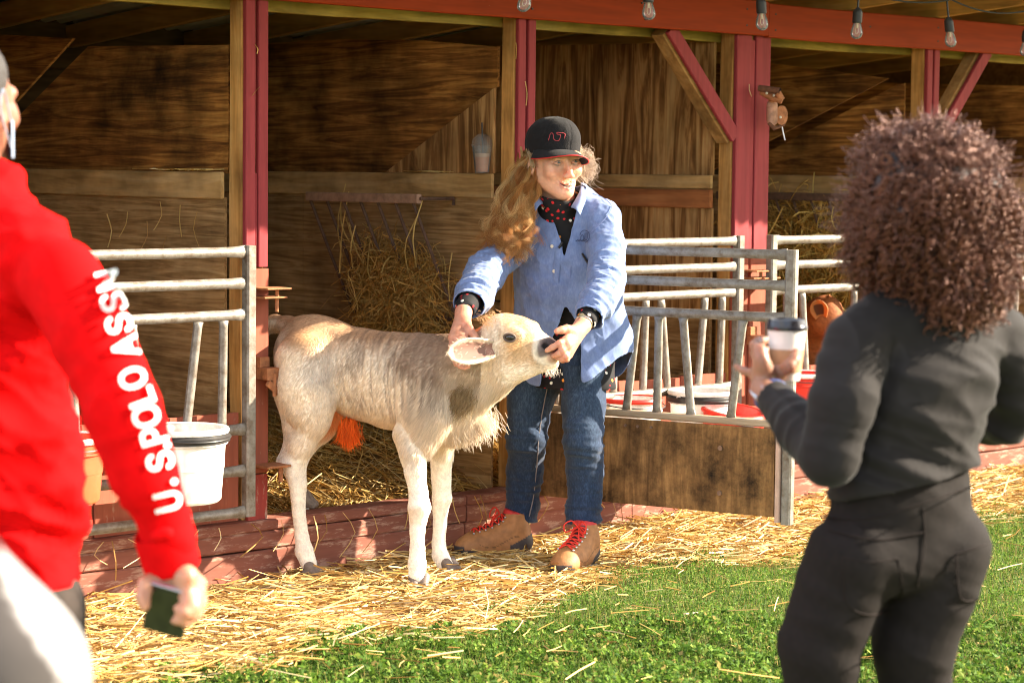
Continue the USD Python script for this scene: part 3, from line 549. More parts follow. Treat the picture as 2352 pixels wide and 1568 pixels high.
# straw strewn before the barn
g = np.random.default_rng(31)
def strew(n, xr, yr, ln=(0.03, 0.16), dens=None, lift=0.0, tilt=0.12, zf=gz, wr=(0.0022, 0.0052), k=3):
    x = g.uniform(*xr, n * 3); y = g.uniform(*yr, n * 3)
    if dens is not None: m = g.random(n * 3) < dens(x, y); x, y = x[m], y[m]
    x, y = x[:n], y[:n]; n = len(x)
    th = g.normal(0.35, 0.8, n); l = g.uniform(*ln, n) * g.uniform(0.5, 1, n); el = np.abs(g.normal(0, tilt, n)) * np.sign(g.normal(size=n))
    d = np.stack([np.cos(th) * np.cos(el), np.sin(th) * np.cos(el), np.sin(el)], 1)
    s = np.linspace(-0.5, 0.5, k); bend = np.stack([-np.sin(th), np.cos(th), np.zeros(n)], 1) * (g.normal(0, 0.06, n) * l)[:, None]
    P = np.stack([x, y, zf(x, y)], 1)[:, None] + d[:, None] * l[:, None, None] * s[None, :, None] + bend[:, None] * (1 - 4 * s[None, :, None] ** 2)
    P[..., 2] += (np.abs(np.sin(el)) * l * 0.45 + g.uniform(0.002, 0.014, n) + lift)[:, None]
    return P, g.uniform(*wr, n)
def bare(x, y):
    p = np.stack([x, y, np.zeros_like(x)], -1); n = meshkit.fbm(p * 2.3, 3, 17); d = y - np.interp(x, EDGE[:, 0], EDGE[:, 1])
    front = ((np.stack([x, y], 1) - bO[:2]) @ bN[:2])
    return np.where(front > 0.05, np.clip(0.5 + 1.6 * (n - 0.42), 0.14, 1) * np.clip(1.0 + d * 4.5, 0.0, 1), 0)
P1, w1 = strew(44000, (-2.4, 3.2), (5.7, 10.6), dens=bare)
P2, w2 = strew(18500, (-2.4, 3.2), (5.7, 10.6), ln=(0.08, 0.28), dens=bare, lift=0.010, tilt=0.12, k=4, wr=(0.0035, 0.0072))
P2 = P2[:, [0, 1, 3]]
st = straw_obj('ground_straw', np.concatenate([P1, P2]), np.concatenate([w1, w2]), STRAWC, STRAW)
tag(st, 'golden straw strewn over the ground before the barn', 'straw')
# short chaff between the stalks
P3, w3 = strew(26000, (-2.2, 2.6), (5.7, 10.6), ln=(0.006, 0.03), dens=lambda x, y: np.clip(bare(x, y) * 2, 0, 1), tilt=0.25, wr=(0.002, 0.005), k=2)
ch = straw_obj('straw_chaff', P3, w3, STRAWC * 0.85, STRAW); tag(ch, 'fine chaff and short bits between the straw stalks', 'chaff')
# stalks lying on the grass
P4, w4 = strew(900, (-1.3, 2.6), (5.6, 9.0), ln=(0.05, 0.17), dens=lambda x, y: in_grass(x, y, 0.05) * np.exp(-(np.interp(x, EDGE[:, 0], EDGE[:, 1]) - y) / 0.6), lift=0.045, tilt=0.2)
s4 = straw_obj('loose_straw', P4, w4, STRAWC, STRAW); tag(s4, 'loose straw stalks lying on the green grass', 'straw')
# bedding inside the stalls: heaped towards the partitions
def bed_z(t, y): return 0.16 + 0.16 * ramp01(y, 0.1, 0.6) + 0.05 * np.sin(3.1 * t + 1.3) * np.sin(2.3 * y)
tt, yy = np.meshgrid(np.linspace(-3.1, 4.5, 190), np.linspace(0.062, 2.255, 40), indexing='ij'); bz = bed_z(tt, yy) + (meshkit.fbm(np.stack([tt, yy, tt * 0], -1) * 6, 3, 3) - 0.5) * 0.05 - 0.02
V = np.stack([tt, yy, bz], -1).reshape(-1, 3); n1, n2 = tt.shape; i, j = np.meshgrid(np.arange(n1 - 1), np.arange(n2 - 1), indexing='ij')
V = V @ np.stack([bT, -bN, A(0, 0, 1)]) + bO
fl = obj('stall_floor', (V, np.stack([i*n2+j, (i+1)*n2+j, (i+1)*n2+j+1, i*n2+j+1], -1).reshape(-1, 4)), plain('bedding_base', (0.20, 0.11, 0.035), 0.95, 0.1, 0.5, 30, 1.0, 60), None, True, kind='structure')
n = 15000; t = g.uniform(-1.25, 2.45, n); y = g.uniform(0.07, 1.6, n) ** 1.0; l = g.uniform(0.05, 0.2, n); th = g.uniform(0, np.pi, n); el = np.abs(g.normal(0, 0.28, n))
ok = np.min(np.abs(t[:, None] - np.array([tP])), 1) > 0.02; t, y, l, th, el = t[ok], y[ok], l[ok], th[ok], el[ok]; n = len(t)
d = np.stack([np.cos(th) * np.cos(el), np.sin(th) * np.cos(el), np.sin(el)], 1); s = np.linspace(-0.5, 0.5, 3)
P = np.stack([t, y, bed_z(t, y)], 1)[:, None] + d[:, None] * l[:, None, None] * s[None, :, None]; P[..., 2] += (np.sin(el) * l * 0.4 + g.uniform(0, 0.02, n))[:, None]
P = P @ np.stack([bT, -bN, A(0, 0, 1)]) + bO
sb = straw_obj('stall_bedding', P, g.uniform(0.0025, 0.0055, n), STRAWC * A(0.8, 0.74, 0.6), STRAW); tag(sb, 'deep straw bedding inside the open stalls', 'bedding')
# grass: a low mat of small leaves with short blades
g = np.random.default_rng(41)
LEAF = M('grass_leaf', {'a': ('attribute', {'attribute': 'col'}), 'p': ('principled_bsdf', {'roughness': 0.65, 'specular_ior_level': 0.12}), 't': ('translucent_bsdf', {}), 'm': ('mix_closure', {'fac': 0.35})},
         [('a.color', 'p.base_color'), ('a.color', 't.color'), ('p.BSDF', 'm.closure1'), ('t.BSDF', 'm.closure2')], surface='m.closure')
def tuft(x, y):
    p = np.stack([x, y, np.zeros_like(x)], -1); return meshkit.fbm(p * 5.5, 3, 23), meshkit.fbm(p * 16, 2, 24)
def grass_points(n):
    x = g.uniform(-1.9, 3.6, n); y = g.uniform(5.4, 10.6, n); e = np.interp(x, EDGE[:, 0], EDGE[:, 1]); a_, b_ = tuft(x, y)
    w = (e - 0.05 - y) + (a_ - 0.5) * 0.95; m = (w > -0.02) & (g.random(n) < np.clip(0.55 + 1.1 * (b_ - 0.4) + w, 0.12, 1)) & (np.abs(x) < y * 0.31)
    return x[m], y[m], a_[m], b_[m]
GC = np.array([(0.075, 0.150, 0.016), (0.120, 0.205, 0.024), (0.040, 0.090, 0.012), (0.20, 0.26, 0.045), (0.09, 0.165, 0.03), (0.32, 0.25, 0.08)])
x, y, ta, tb = grass_points(380000); n = len(x)
h = (0.006 + 0.050 * np.clip(ta * 1.6 - 0.45, 0, 1) * (0.4 + tb) * (0.35 + 0.65 * ramp01(x, -0.2, 0.4)) + 0.030 * np.clip(tb * 2.2 - 0.75, 0, 1)) * g.uniform(0.25, 1.0, n) ** 0.6
c = np.stack([x, y, gz(x, y) + h], 1); nrm = unit(g.normal(size=(n, 3)) * 0.75 + A(0, -0.15, 0.9)); u = unit(np.cross(nrm, g.normal(size=(n, 3)))); v = np.cross(nrm, u); r = (g.uniform(0.003, 0.0075, n) * (0.8 + 0.7 * (y < 6.9)))[:, None]
big = (y < 6.5) & (g.random(n) < 0.25); r[big] *= 1.5
V = np.stack([c - u * r, c - v * r * 0.62 - nrm * r * 0.15, c + u * r, c + v * r * 0.62 - nrm * r * 0.15], 1).reshape(-1, 3); F4 = np.arange(n * 4).reshape(-1, 4)
col = GC[g.choice(6, n, p=[.26, .24, .2, .12, .12, .06])] * g.uniform(0.7, 1.3, (n, 1)); m0 = (V, F4); c0 = np.repeat(col, 4, 0)
x, y, ta, tb = grass_points(160000); n = len(x); l = g.uniform(0.02, 0.065, n) * (0.4 + 1.0 * ta); th = g.uniform(0, 2 * np.pi, n); ln = g.uniform(0.1, 0.7, n)
root = np.stack([x, y, gz(x, y)], 1); dirv = np.stack([np.cos(th) * ln, np.sin(th) * ln, np.ones(n)], 1); tip = root + unit(dirv) * l[:, None]; side = np.stack([-np.sin(th), np.cos(th), np.zeros(n)], 1) * 0.0014
V2 = np.stack([root - side, root + side, tip], 1).reshape(-1, 3); F3 = np.arange(n * 3).reshape(-1, 3)
col2 = np.repeat(GC[g.choice(6, n)] * g.uniform(0.8, 1.3, (n, 1)), 3, 0)
gv, gf = cat(m0, (V2, F3))
gr = obj('grass', (gv, gf), LEAF, None, False, col=np.vstack([c0, col2]), kind='stuff'); tag(gr, 'short green grass and clover in front of the straw', 'grass')
# ================================================================== the calf
def zc(x, y, Y): return at((640 + x / 2.091) / 1.0884, (750 + y / 2.091) / 1.0884, Y)
cax = unit(zc(850, 450, 7.62) - zc(300, 300, 7.80)); cax = unit(cax * A(1, 1, 0)); clat = A(-cax[1], cax[0], 0)      # along the calf, and to its far side
cf = Sdf3(); FL = [(clat, 0.78)]
cf.chain([zc(285, 300, 7.80), zc(400, 335, 7.77), zc(560, 385, 7.72), zc(720, 418, 7.66), zc(870, 445, 7.61)], [0.134, 0.138, 0.147, 0.156, 0.158], 0.03, FL)
cf.ell(zc(310, 250, 7.79), (0.10, 0.10, 0.10), None, 0.06)
# near hind leg
cf.chain([zc(265, 330, 7.70), zc(255, 460, 7.67), zc(275, 560, 7.66)], [0.110, 0.092, 0.080], 0.03)
cf.chain([zc(345, 520, 7.66), zc(300, 630, 7.66), zc(240, 740, 7.67), zc(200, 850, 7.69)], [0.0495, 0.0522, 0.0440, 0.0422], 0.022)
cf.chain([zc(190, 500, 7.69), zc(205, 650, 7.70), zc(180, 780, 7.70), zc(135, 838, 7.71)], [0.06, 0.040, 0.024, 0.020], 0.018)
cf.chain([zc(195, 850, 7.69), zc(218, 960, 7.68), zc(224, 1110, 7.675), zc(240, 1240, 7.675), zc(252, 1310, 7.675), zc(275, 1375, 7.67)], [0.0450, 0.0296, 0.0218, 0.0232, 0.0302, 0.0277], 0.007)
# far hind leg (steps over the sill)
cf.chain([zc(290, 400, 7.86), zc(345, 570, 7.86), zc(325, 640, 7.86), zc(235, 760, 7.88), zc(205, 850, 7.92)], [0.10, 0.075, 0.062, 0.046, 0.042], 0.02)
cf.chain([zc(205, 850, 7.92), zc(225, 960, 7.93), zc(232, 1080, 7.93), zc(245, 1110, 7.92)], [0.0352, 0.0272, 0.0240, 0.0256], 0.007)
# near front leg
cf.chain([zc(900, 440, 7.545), zc(885, 600, 7.525), zc(862, 720, 7.51)], [0.100, 0.088, 0.060], 0.045, FL)
cf.chain([zc(800, 700, 7.53), zc(822, 800, 7.50), zc(832, 900, 7.485), zc(848, 1000, 7.475), zc(854, 1085, 7.465), zc(848, 1140, 7.46), zc(843, 1210, 7.455), zc(843, 1300, 7.45), zc(842, 1375, 7.447), zc(842, 1440, 7.44)],
         [0.054, 0.044, 0.035, 0.0305, 0.0370, 0.0290, 0.0240, 0.0240, 0.0290, 0.0290], 0.008)
# far front leg
cf.chain([zc(960, 540, 7.69), zc(965, 700, 7.70), zc(968, 800, 7.715), zc(968, 930, 7.73), zc(972, 1035, 7.74), zc(965, 1090, 7.745), zc(962, 1170, 7.75), zc(955, 1270, 7.755), zc(962, 1330, 7.75), zc(992, 1390, 7.735)],
         [0.080, 0.056, 0.040, 0.033, 0.0325, 0.0265, 0.0225, 0.0225, 0.0275, 0.0275], 0.008)
# brisket, neck, throat
cf.chain([zc(930, 560, 7.60), zc(1030, 610, 7.58), zc(1075, 560, 7.565)], [0.112, 0.074, 0.064], 0.045, FL)
cf.chain([zc(900, 390, 7.60), zc(1010, 360, 7.565), zc(1120, 320, 7.52), zc(1240, 255, 7.49)], [0.142, 0.112, 0.083, 0.068], 0.035, [(clat, 0.82)])
cf.chain([zc(1060, 520, 7.57), zc(1160, 455, 7.54), zc(1270, 390, 7.51), zc(1350, 350, 7.50)], [0.088, 0.063, 0.050, 0.045], 0.04, [(clat, 0.8)])
# head
hl = [(A(0, 1, 0), 0.86)]
cf.ell(zc(1305, 182, 7.49), (0.077, 0.066, 0.072), None, 0.03)
cf.chain([zc(1300, 215, 7.49), zc(1385, 190, 7.49), zc(1450, 215, 7.495)], [0.075, 0.056, 0.043], 0.025, hl)
cf.chain([zc(1330, 255, 7.49), zc(1430, 262, 7.495), zc(1520, 270, 7.50)], [0.074, 0.052, 0.0395], 0.03, hl)
cf.chain([zc(1290, 330, 7.49), zc(1400, 335, 7.495), zc(1480, 328, 7.50)], [0.058, 0.040, 0.031], 0.03, hl)
cf.ell(zc(1522, 258, 7.50), (0.036, 0.042, 0.038), None, 0.02)
cf.cap(zc(1455, 335, 7.50), zc(1552, 330, 7.50), 0.030, 0.021, 0.012, hl)
cf.ell(zc(1405, 160, 7.465), (0.03, 0.02, 0.02), None, 0.02)
cf.ell(zc(1455, 135, 7.49), (0.014, 0.012, 0.012), None, 0.02)
cf.ell(zc(1340, 178, 7.428), (0.036, 0.012, 0.024), None, 0.012)            # brow over the eye
cf.cap(zc(1500, 318, 7.44), zc(1600, 296, 7.46), 0.0045, 0.006, 0.008, sub=True)    # mouth
cf.ell(zc(1516, 238, 7.452), (0.013, 0.014, 0.009), None, 0.008, sub=True)   # nostril
# the tail
cf.chain([zc(225, 150, 7.82), zc(165, 130, 7.87), zc(100, 118, 7.91), zc(50, 135, 7.93), zc(15, 190, 7.94), zc(-10, 330, 7.95)], [0.034, 0.026, 0.022, 0.019, 0.016, 0.014], 0.03)
_cf = cf
def calf_fn(p):
    f = _cf(p)
    q = (p - zc(700, 420, 7.65)); s = q @ cax; m = np.clip(1 - np.abs((s - 0.03) / 0.24), 0, 1) * ramp01(p[:, 2], 0.55, 0.66) * ramp01(0.88 - p[:, 2], 0, 0.12)
    nz = meshkit.fbm(np.stack([s * 62 + 4 * q[:, 2], q @ clat * 6, p[:, 2] * 6.0], 1), 2, 5); w = np.abs(nz - 0.5) * 2
    return f + m * 0.008 * (1 - np.clip(w * 2.6, 0, 1)) * (np.abs(f) < 0.03)
cl, ch_ = A(-1.02, 7.2, -0.02), A(0.20, 8.15, 1.06)
cv, cfc = polygonise(calf_fn, cl, ch_, 0.0062)
cv, cfc = smooth_mesh((cv, cfc), 3)
from scipy.sparse import coo_matrix
from scipy.sparse.csgraph import connected_components
_e = np.vstack([cfc[:, [0, 1]], cfc[:, [1, 2]]]); _n, _l = connected_components(coo_matrix((np.ones(len(_e)), (_e[:, 0], _e[:, 1])), shape=(len(cv), len(cv))), directed=False); cv, cfc = keep((cv, cfc), _l == np.bincount(_l).argmax()); cn = vnormals(cv, cfc)
def calf_colour(p, n):
    s = (p - zc(560, 385, 7.72)) @ cax; z = p[:, 2]; nz = (meshkit.fbm(p * 14, 3, 2) - 0.5) * 0.16; nz2 = (meshkit.fbm(p * 40, 2, 6) - 0.5)
    cream, white, tan, grey, dark, face = A(0.80, 0.675, 0.53), A(0.88, 0.80, 0.69), A(0.44, 0.235, 0.11), A(0.33, 0.225, 0.155), A(0.05, 0.042, 0.042), A(0.62, 0.39, 0.205)
    def mix(c, d, w): return c * (1 - w[:, None]) + np.asarray(d) * w[:, None]
    c = np.tile(cream, (len(p), 1)); c = mix(c, white, ramp01(0.52 + nz - z, 0, 0.16))
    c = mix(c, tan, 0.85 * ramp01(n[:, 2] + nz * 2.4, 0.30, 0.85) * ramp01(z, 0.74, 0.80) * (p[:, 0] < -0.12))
    c = mix(c, grey, 0.80 * ramp01(s + nz, 0.10, 0.24) * ramp01(z + nz, 0.62, 0.76) * (p[:, 0] < -0.10))
    c = mix(c, A(0.5, 0.42, 0.36), 0.5 * ramp01(1 - np.linalg.norm((p - zc(330, 360, 7.62)) / A(.09, .2, .09), axis=1), 0, 0.6))
    c = mix(c, A(0.50, 0.28, 0.13), 0.5 * ramp01(1 - np.linalg.norm((p - zc(300, 230, 7.62)) / A(.12, .3, .06), axis=1), 0, 0.6))
    c = mix(c, A(0.55, 0.36, 0.20), 0.45 * ramp01(1 - np.linalg.norm((p - zc(845, 1120, 7.46)) / A(.05, .1, .04), axis=1), 0, 0.5))
    q_ = p - zc(700, 420, 7.65); sq = q_ @ cax; gm = np.clip(1 - np.abs((sq - 0.05) / 0.26), 0, 1) * ramp01(z, 0.52, 0.62); gn = meshkit.fbm(np.stack([sq * 62 + 4 * q_[:, 2], q_ @ clat * 6, z * 6.0], 1), 2, 5); groove_shade = np.clip(1 - np.abs(gn - 0.5) * 6.5, 0, 1) * (0.35 + 0.65 * ramp01(meshkit.noise(p * 9, 4), .35, .6))
    c = mix(c, A(0.22, 0.14, 0.095), 0.75 * groove_shade * ramp01(gm, 0.05, 0.4))  # dark lines paint the shade in the grooves between fur clumps
    hd = ramp01(p[:, 0], -0.06, 0.0) * ramp01(z, 0.70, 0.76)
    c = mix(c, face, 0.85 * hd * ramp01(0.14 - np.abs(z - 0.86) + nz * .3, 0, 0.06)); c = mix(c, A(0.58, 0.31, 0.13), 0.75 * hd * ramp01(z + nz * 0.3, 0.86, 0.93)); c = mix(c, A(0.54, 0.30, 0.12), 0.6 * ramp01(1 - np.linalg.norm((p - zc(1345, 240, 7.43)) / A(.05, .08, .035), axis=1), 0, 0.7))
    mz = zc(1535, 255, 7.46); r = np.linalg.norm((p - mz) / A(1, 1.0, 1), axis=1)
    c = mix(c, white, 0.7 * hd * ramp01(0.066 - r, 0, 0.012)); up = p[:, 2] - np.interp(p[:, 0], [zc(1480, 320, 7.46)[0], zc(1600, 285, 7.46)[0]], [zc(1480, 310, 7.46)[2], zc(1600, 280, 7.46)[2]])
    c = mix(c, A(0.20, 0.16, 0.145), hd * ramp01(0.050 - r, 0, 0.012) * ramp01(up, 0.0, 0.010)); c = mix(c, A(0.09, 0.075, 0.075), hd * ramp01(0.034 - np.linalg.norm(p - zc(1540, 235, 7.46), axis=1), 0, 0.014) * ramp01(up, 0.0, 0.010))
    c = mix(c, A(0.015, 0.012, 0.012), ramp01(0.017 - np.linalg.norm((p - zc(1516, 238, 7.452)) / A(1.1, 1, .9), axis=1), 0, 0.005))
    c = mix(c, A(0.60, 0.36, 0.30), hd * ramp01(0.03 - np.linalg.norm(p - zc(1560, 310, 7.46), axis=1), 0, 0.012) * 0.8)
    c = mix(c, A(0.70, 0.25, 0.06), 0.85 * ramp01(p[:, 1], 7.74, 7.80) * ramp01(-cax @ (p - zc(470, 600, 7.7)).T, 0, 0.05) * ramp01(0.66 - z, 0, 0.03) * ramp01(z, 0.44, 0.5))  # orange on the inner thigh paints light passing through and bouncing there
    return np.clip(c * (1 + 0.25 * nz2[:, None]), 0.01, 0.95)
calf = thing('calf', 'cream and tan calf standing before the stall, sucking the hand held out to it', 'calf', (0, 0, 0))
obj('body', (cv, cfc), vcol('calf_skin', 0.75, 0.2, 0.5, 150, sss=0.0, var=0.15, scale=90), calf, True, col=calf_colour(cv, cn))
def first_hit(fn, x, y, Y0, Y1, n=400):
    """where the line through the print's (x, y) first meets fn = 0"""
    Ys = np.linspace(Y0, Y1, n); p = np.array([at(x, y, q) for q in Ys]); f = fn(p); k = np.argmax(f < 0); return p[max(k - 1, 0)]
def zhit(fn, x, y, Y0, Y1): return first_hit(fn, (640 + x / 2.091) / 1.0884, (750 + y / 2.091) / 1.0884, Y0, Y1)
EYE = plain('calf_eye', (0.012, 0.009, 0.008), 0.08, 0.8, 0.1)
e = zhit(calf_fn, 1326, 196, 7.2, 7.7); en = grad(calf_fn, e[None])[0]
Re = np.stack([unit(np.cross(A(0, 0, 1), en)), unit(np.cross(en, np.cross(A(0, 0, 1), en))), en], 1)
ball = tm(trimesh.creation.icosphere(3, 1.0)); ca, sa = math.cos(-0.12), math.sin(-0.12); Rz2 = np.array([[ca, -sa, 0], [sa, ca, 0], [0, 0, 1]])
eye = obj('eye', xf((ball[0] * A(0.0165, 0.0115, 0.010), ball[1]), R=Re @ Rz2, loc=e - en * 0.0035), EYE, calf, True)
th = np.linspace(0, 2 * np.pi, 29)[:-1]; lid = np.stack([np.cos(th) * 0.0185, np.sin(th) * 0.0125, 0.002 - 0.004 * np.abs(np.cos(th)) ** 3], 1)
obj('eyelid', xf(tube(lid, 0.0036, 8, closed=True), R=Re @ Rz2, loc=e), plain('eyelid_skin', (0.10, 0.065, 0.05), 0.5), calf, True)
# hooves: two claws each
HOOF = plain('hoof_horn', (0.16, 0.12, 0.095), 0.55, 0.4, 0.35, 60, 0.5, 120)
def hoof(c, toe, sc=1.0):
    s = Sdf3(); toe = unit(np.asarray(toe, float) * A(1, 1, 0)); lat = A(-toe[1], toe[0], 0); c = np.asarray(c)
    for q in (-1, 1):
        a = c + lat * 0.018 * q * sc + A(0, 0, 0.045 * sc); b = c + toe * 0.036 * sc + lat * 0.015 * q * sc + A(0, 0, 0.012)
        s.cap(a, b, 0.019 * sc, 0.012 * sc, 0.004); s.cap(c - toe * 0.010 + lat * 0.016 * q * sc + A(0, 0, 0.02), b, 0.017 * sc, 0.011 * sc, 0.01)
    fn = lambda p: np.maximum(s(p), c[2] + 0.0 - p[:, 2])
    return polygonise(fn, c - 0.09, c + A(0.09, 0.09, 0.10), 0.0045)
def ground_at(x, y): return float(gz(np.array([x]), np.array([y]))[0])
for p, toe, z in ((zc(852, 1500, 7.44), (0.05, -1, 0), None), (zc(1008, 1425, 7.735), (0.9, -0.5, 0), None), (zc(285, 1418, 7.67), (1, -0.2, 0), None), (zc(250, 1150, 7.92), (1, -0.2, 0), 0.20)):
    c = np.array(p); c[2] = (ground_at(c[0], c[1]) if z is None else z) + 0.004; obj('hoof', hoof(c, toe), HOOF, calf, True)
# ears: leaf shaped shells
def ear(base, tip, up, width, cup, n=22, m=15):
    base, tip = np.asarray(base), np.asarray(tip); ax = tip - base; L_ = np.linalg.norm(ax); ax = ax / L_; up = unit(np.asarray(up, float) - ax * (np.asarray(up, float) @ ax)); out = np.cross(ax, up)
    u = np.linspace(0, 1, n)[:, None]; v = np.linspace(-1, 1, m)[None]
    w = width * (0.55 + 0.45 * np.sin(np.clip(u * 1.6, 0, 1) * np.pi / 2)) * np.sqrt(np.clip(1 - np.clip((u - 0.42) / 0.58, 0, 1) ** 2.4, 0, 1)) + 0.001
    P = base + ax * (u * L_)[..., None] + up * (w * np.sin(v * 1.25))[..., None] + out * (cup * w * (1 - np.cos(v * 1.5)) * (1.1 - 0.4 * u) - 0.02 * u * u)[..., None]
    P = P.reshape(-1, 3); i, j = np.meshgrid(np.arange(n - 1), np.arange(m - 1), indexing='ij'); q = np.stack([i*m+j, (i+1)*m+j, (i+1)*m+j+1, i*m+j+1], -1).reshape(-1, 4)
    nn = vnormals(P, np.vstack([q[:, [0, 1, 2]], q[:, [0, 2, 3]]])); N = len(P); B = np.vstack([P, P + nn * 0.005])
    rim = np.concatenate([[i * m for i in range(n)], [(n-1)*m + j for j in range(1, m)], [i * m + m - 1 for i in range(n - 2, -1, -1)], [j for j in range(m - 2, 0, -1)]]); r2 = np.roll(rim, -1)
    q2 = np.stack([rim, rim + N, r2 + N, r2], 1); return B, np.vstack([q, q[:, ::-1] + N, q2]), (np.tile(u + 0 * v, 1).reshape(-1), np.abs(v + 0 * u).reshape(-1))
eb = zhit(calf_fn, 1215, 255, 7.2, 7.8)
V, F4, (eu, ev) = ear(eb + A(0.016, -0.004, 0), zc(990, 285, 7.33), A(0.05, 0.30, 1), 0.043, -0.5)
inn = np.array([A(0.42, 0.22, 0.16)] * len(eu)) * (1 - 0.35 * (ev < 0.5) * (eu > 0.15))[:, None]; inn = np.where((ev > 0.62)[:, None] | (eu > 0.9)[:, None], A(0.72, 0.58, 0.44), inn)
EARM = M('ear_skin', {'a': ('attribute', {'attribute': 'col'}), 'p': ('principled_bsdf', {'roughness': 0.7}), 't': ('translucent_bsdf', {}), 'm': ('mix_closure', {'fac': 0.35})}, [('a.color', 'p.base_color'), ('a.color', 't.color'), ('p.BSDF', 'm.closure1'), ('t.BSDF', 'm.closure2')], surface='m.closure')
ear1 = obj('ear', (V, F4), EARM, calf, True, col=np.vstack([inn, inn]))
ear1v, ear1n = V[:len(eu)], vnormals(V, np.vstack([F4[:, [0, 1, 2]], F4[:, [0, 2, 3]]]))[:len(eu)]
V2_, F42, (eu2, ev2) = ear(zc(1255, 150, 7.55), zc(1120, 215, 7.66), A(0, 0.2, 1), 0.036, 0.4)
obj('ear', (V2_, F42), EARM, calf, True, col=np.tile(A(0.72, 0.33, 0.17), (len(V2_), 1)))  # the reddish colour paints the backlight through the far ear
# coat: short hair over the whole body, longer on the chest, throat, poll and belly
g = np.random.default_rng(51)
def scatter_on(v, f, n, g):
    a = np.linalg.norm(np.cross(v[f[:, 1]] - v[f[:, 0]], v[f[:, 2]] - v[f[:, 0]]), axis=1); k = g.choice(len(f), n, p=a / a.sum()); r = g.random((n, 2)); r[r.sum(1) > 1] = 1 - r[r.sum(1) > 1]
    w = np.stack([1 - r.sum(1), r[:, 0], r[:, 1]], 1); return (v[f[k]] * w[..., None]).sum(1), k, w
def fur(p, n, d, ln, lift, g, k=4, curl=0.0, grav=0.0):
    d = unit(d - n * (d * n).sum(1, keepdims=True)); j = unit(g.normal(size=p.shape)); d = unit(d + 0.18 * j - n * ((0.18 * j) * n).sum(1, keepdims=True))
    s = np.linspace(0, 1, k)[None, :, None]; l = ln[:, None, None]
    P = p[:, None] + l * (d[:, None] * s * (0.8 + 0.2 * s) + n[:, None] * lift * (s - 0.45 * s * s)); P[..., 2] -= (grav * l * s * s)[..., 0]
    if curl: P += (l * curl * np.sin(s * 5 + g.uniform(0, 6, len(p))[:, None, None])) * unit(np.cross(d, n))[:, None]
    return P
NF = 95000
fp, fk, fw = scatter_on(cv, cfc, NF, g); fnm = unit((cn[cfc[fk]] * fw[..., None]).sum(1)); vis = (fnm @ unit(A(0.05, -1, 0.1)) > -0.45); fp, fnm = fp[vis], fnm[vis]
sx = (fp - zc(560, 385, 7.72)) @ cax; leg = fp[:, 2] < 0.42; head = (fp[:, 0] > -0.03) & (fp[:, 2] > 0.70)
fd = np.where(leg[:, None], A(-0.1, 0, -1), np.where(head[:, None], A(-1, 0, -0.15), -cax * 0.55 + A(0, 0, -0.85)))
wav = meshkit.fbm(fp * 9, 2, 8)[:, None] - 0.5; fd = fd + wav * 1.0 * cax
chest = ramp01(sx, 0.20, 0.34) * ramp01(0.74 - fp[:, 2], 0, 0.1) * ramp01(fp[:, 2], 0.36, 0.46) * (1 - 0.6 * head)
ln = np.where(leg, 0.0045, np.where(head, 0.006, 0.010)) + 0.024 * chest + 0.012 * ramp01(-fnm[:, 2], 0.3, 0.8) * (fp[:, 2] > 0.42) * ~head
mzr = np.linalg.norm(fp - zc(1535, 255, 7.46), axis=1); ln = np.where(mzr < 0.055, 0.002, ln) * g.uniform(0.6, 1.25, len(fp)); ok = ln > 0.003
ok &= np.linalg.norm(fp - e, axis=1) > 0.019
fp, fnm, fd, ln, chest = fp[ok], fnm[ok], fd[ok], ln[ok], chest[ok]
FUR = strandm('fur', 0.55, 0.2, 0.25)
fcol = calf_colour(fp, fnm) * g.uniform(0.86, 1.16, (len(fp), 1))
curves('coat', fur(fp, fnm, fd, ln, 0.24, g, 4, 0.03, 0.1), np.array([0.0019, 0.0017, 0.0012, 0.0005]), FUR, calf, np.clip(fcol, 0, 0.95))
# fringe on the ear, tuft on the poll, the belly tuft with sun through the hair painted orange red, whiskers
k = g.integers(0, len(eu), 700); k = k[(ev[k] > 0.8) | (g.random(len(k)) < 0.22)]; p = ear1v[k] + g.normal(size=(len(k), 3)) * 0.003; axd = unit(zc(990, 285, 7.33) - eb)
P = fur(p, -np.abs(ear1n[k]) * np.sign(ear1n[k]) * 1.0, axd * 0.4 + A(0, -0.7, 0) + np.sign(g.normal(size=(len(k), 1))) * A(0, 0, 0.5), g.uniform(0.006, 0.016, len(k)), 0.12, g)
curves('ear_hair', P, np.array([0.0011, 0.0010, 0.0008, 0.0003]), FUR, calf, np.tile(A(0.76, 0.62, 0.47), (len(k), 1)) * g.uniform(0.8, 1.2, (len(k), 1)))
def tuft_of(name, c, size, n, d, ln, col, curl=0.1, w=0.0016):
    p = np.asarray(c) + g.normal(size=(n, 3)) * np.asarray(size); nn = unit(g.normal(size=(n, 3))); s = np.linspace(0, 1, 5)[None, :, None]
    dd = unit(np.asarray(d) + g.normal(size=(n, 3)) * 0.28); l = g.uniform(0.5, 1, n)[:, None, None] * ln
    P = p[:, None] + dd[:, None] * l * s + nn[:, None] * l * curl * np.sin(s * 4 + g.uniform(0, 6, n)[:, None, None])
    return curves(name, P, np.array([1, 1, 0.9, 0.7, 0.25]) * w, FUR, calf, np.tile(col, (n, 1)) * g.uniform(0.75, 1.2, (n, 1)))
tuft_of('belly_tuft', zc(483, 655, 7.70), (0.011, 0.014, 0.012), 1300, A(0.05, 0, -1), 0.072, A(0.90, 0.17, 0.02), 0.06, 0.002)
tuft_of('poll_tuft', zc(1225, 110, 7.47), (0.016, 0.028, 0.014), 220, A(-0.6, -0.2, 0.4), 0.014, A(0.66, 0.38, 0.18), 0.4, 0.0011)
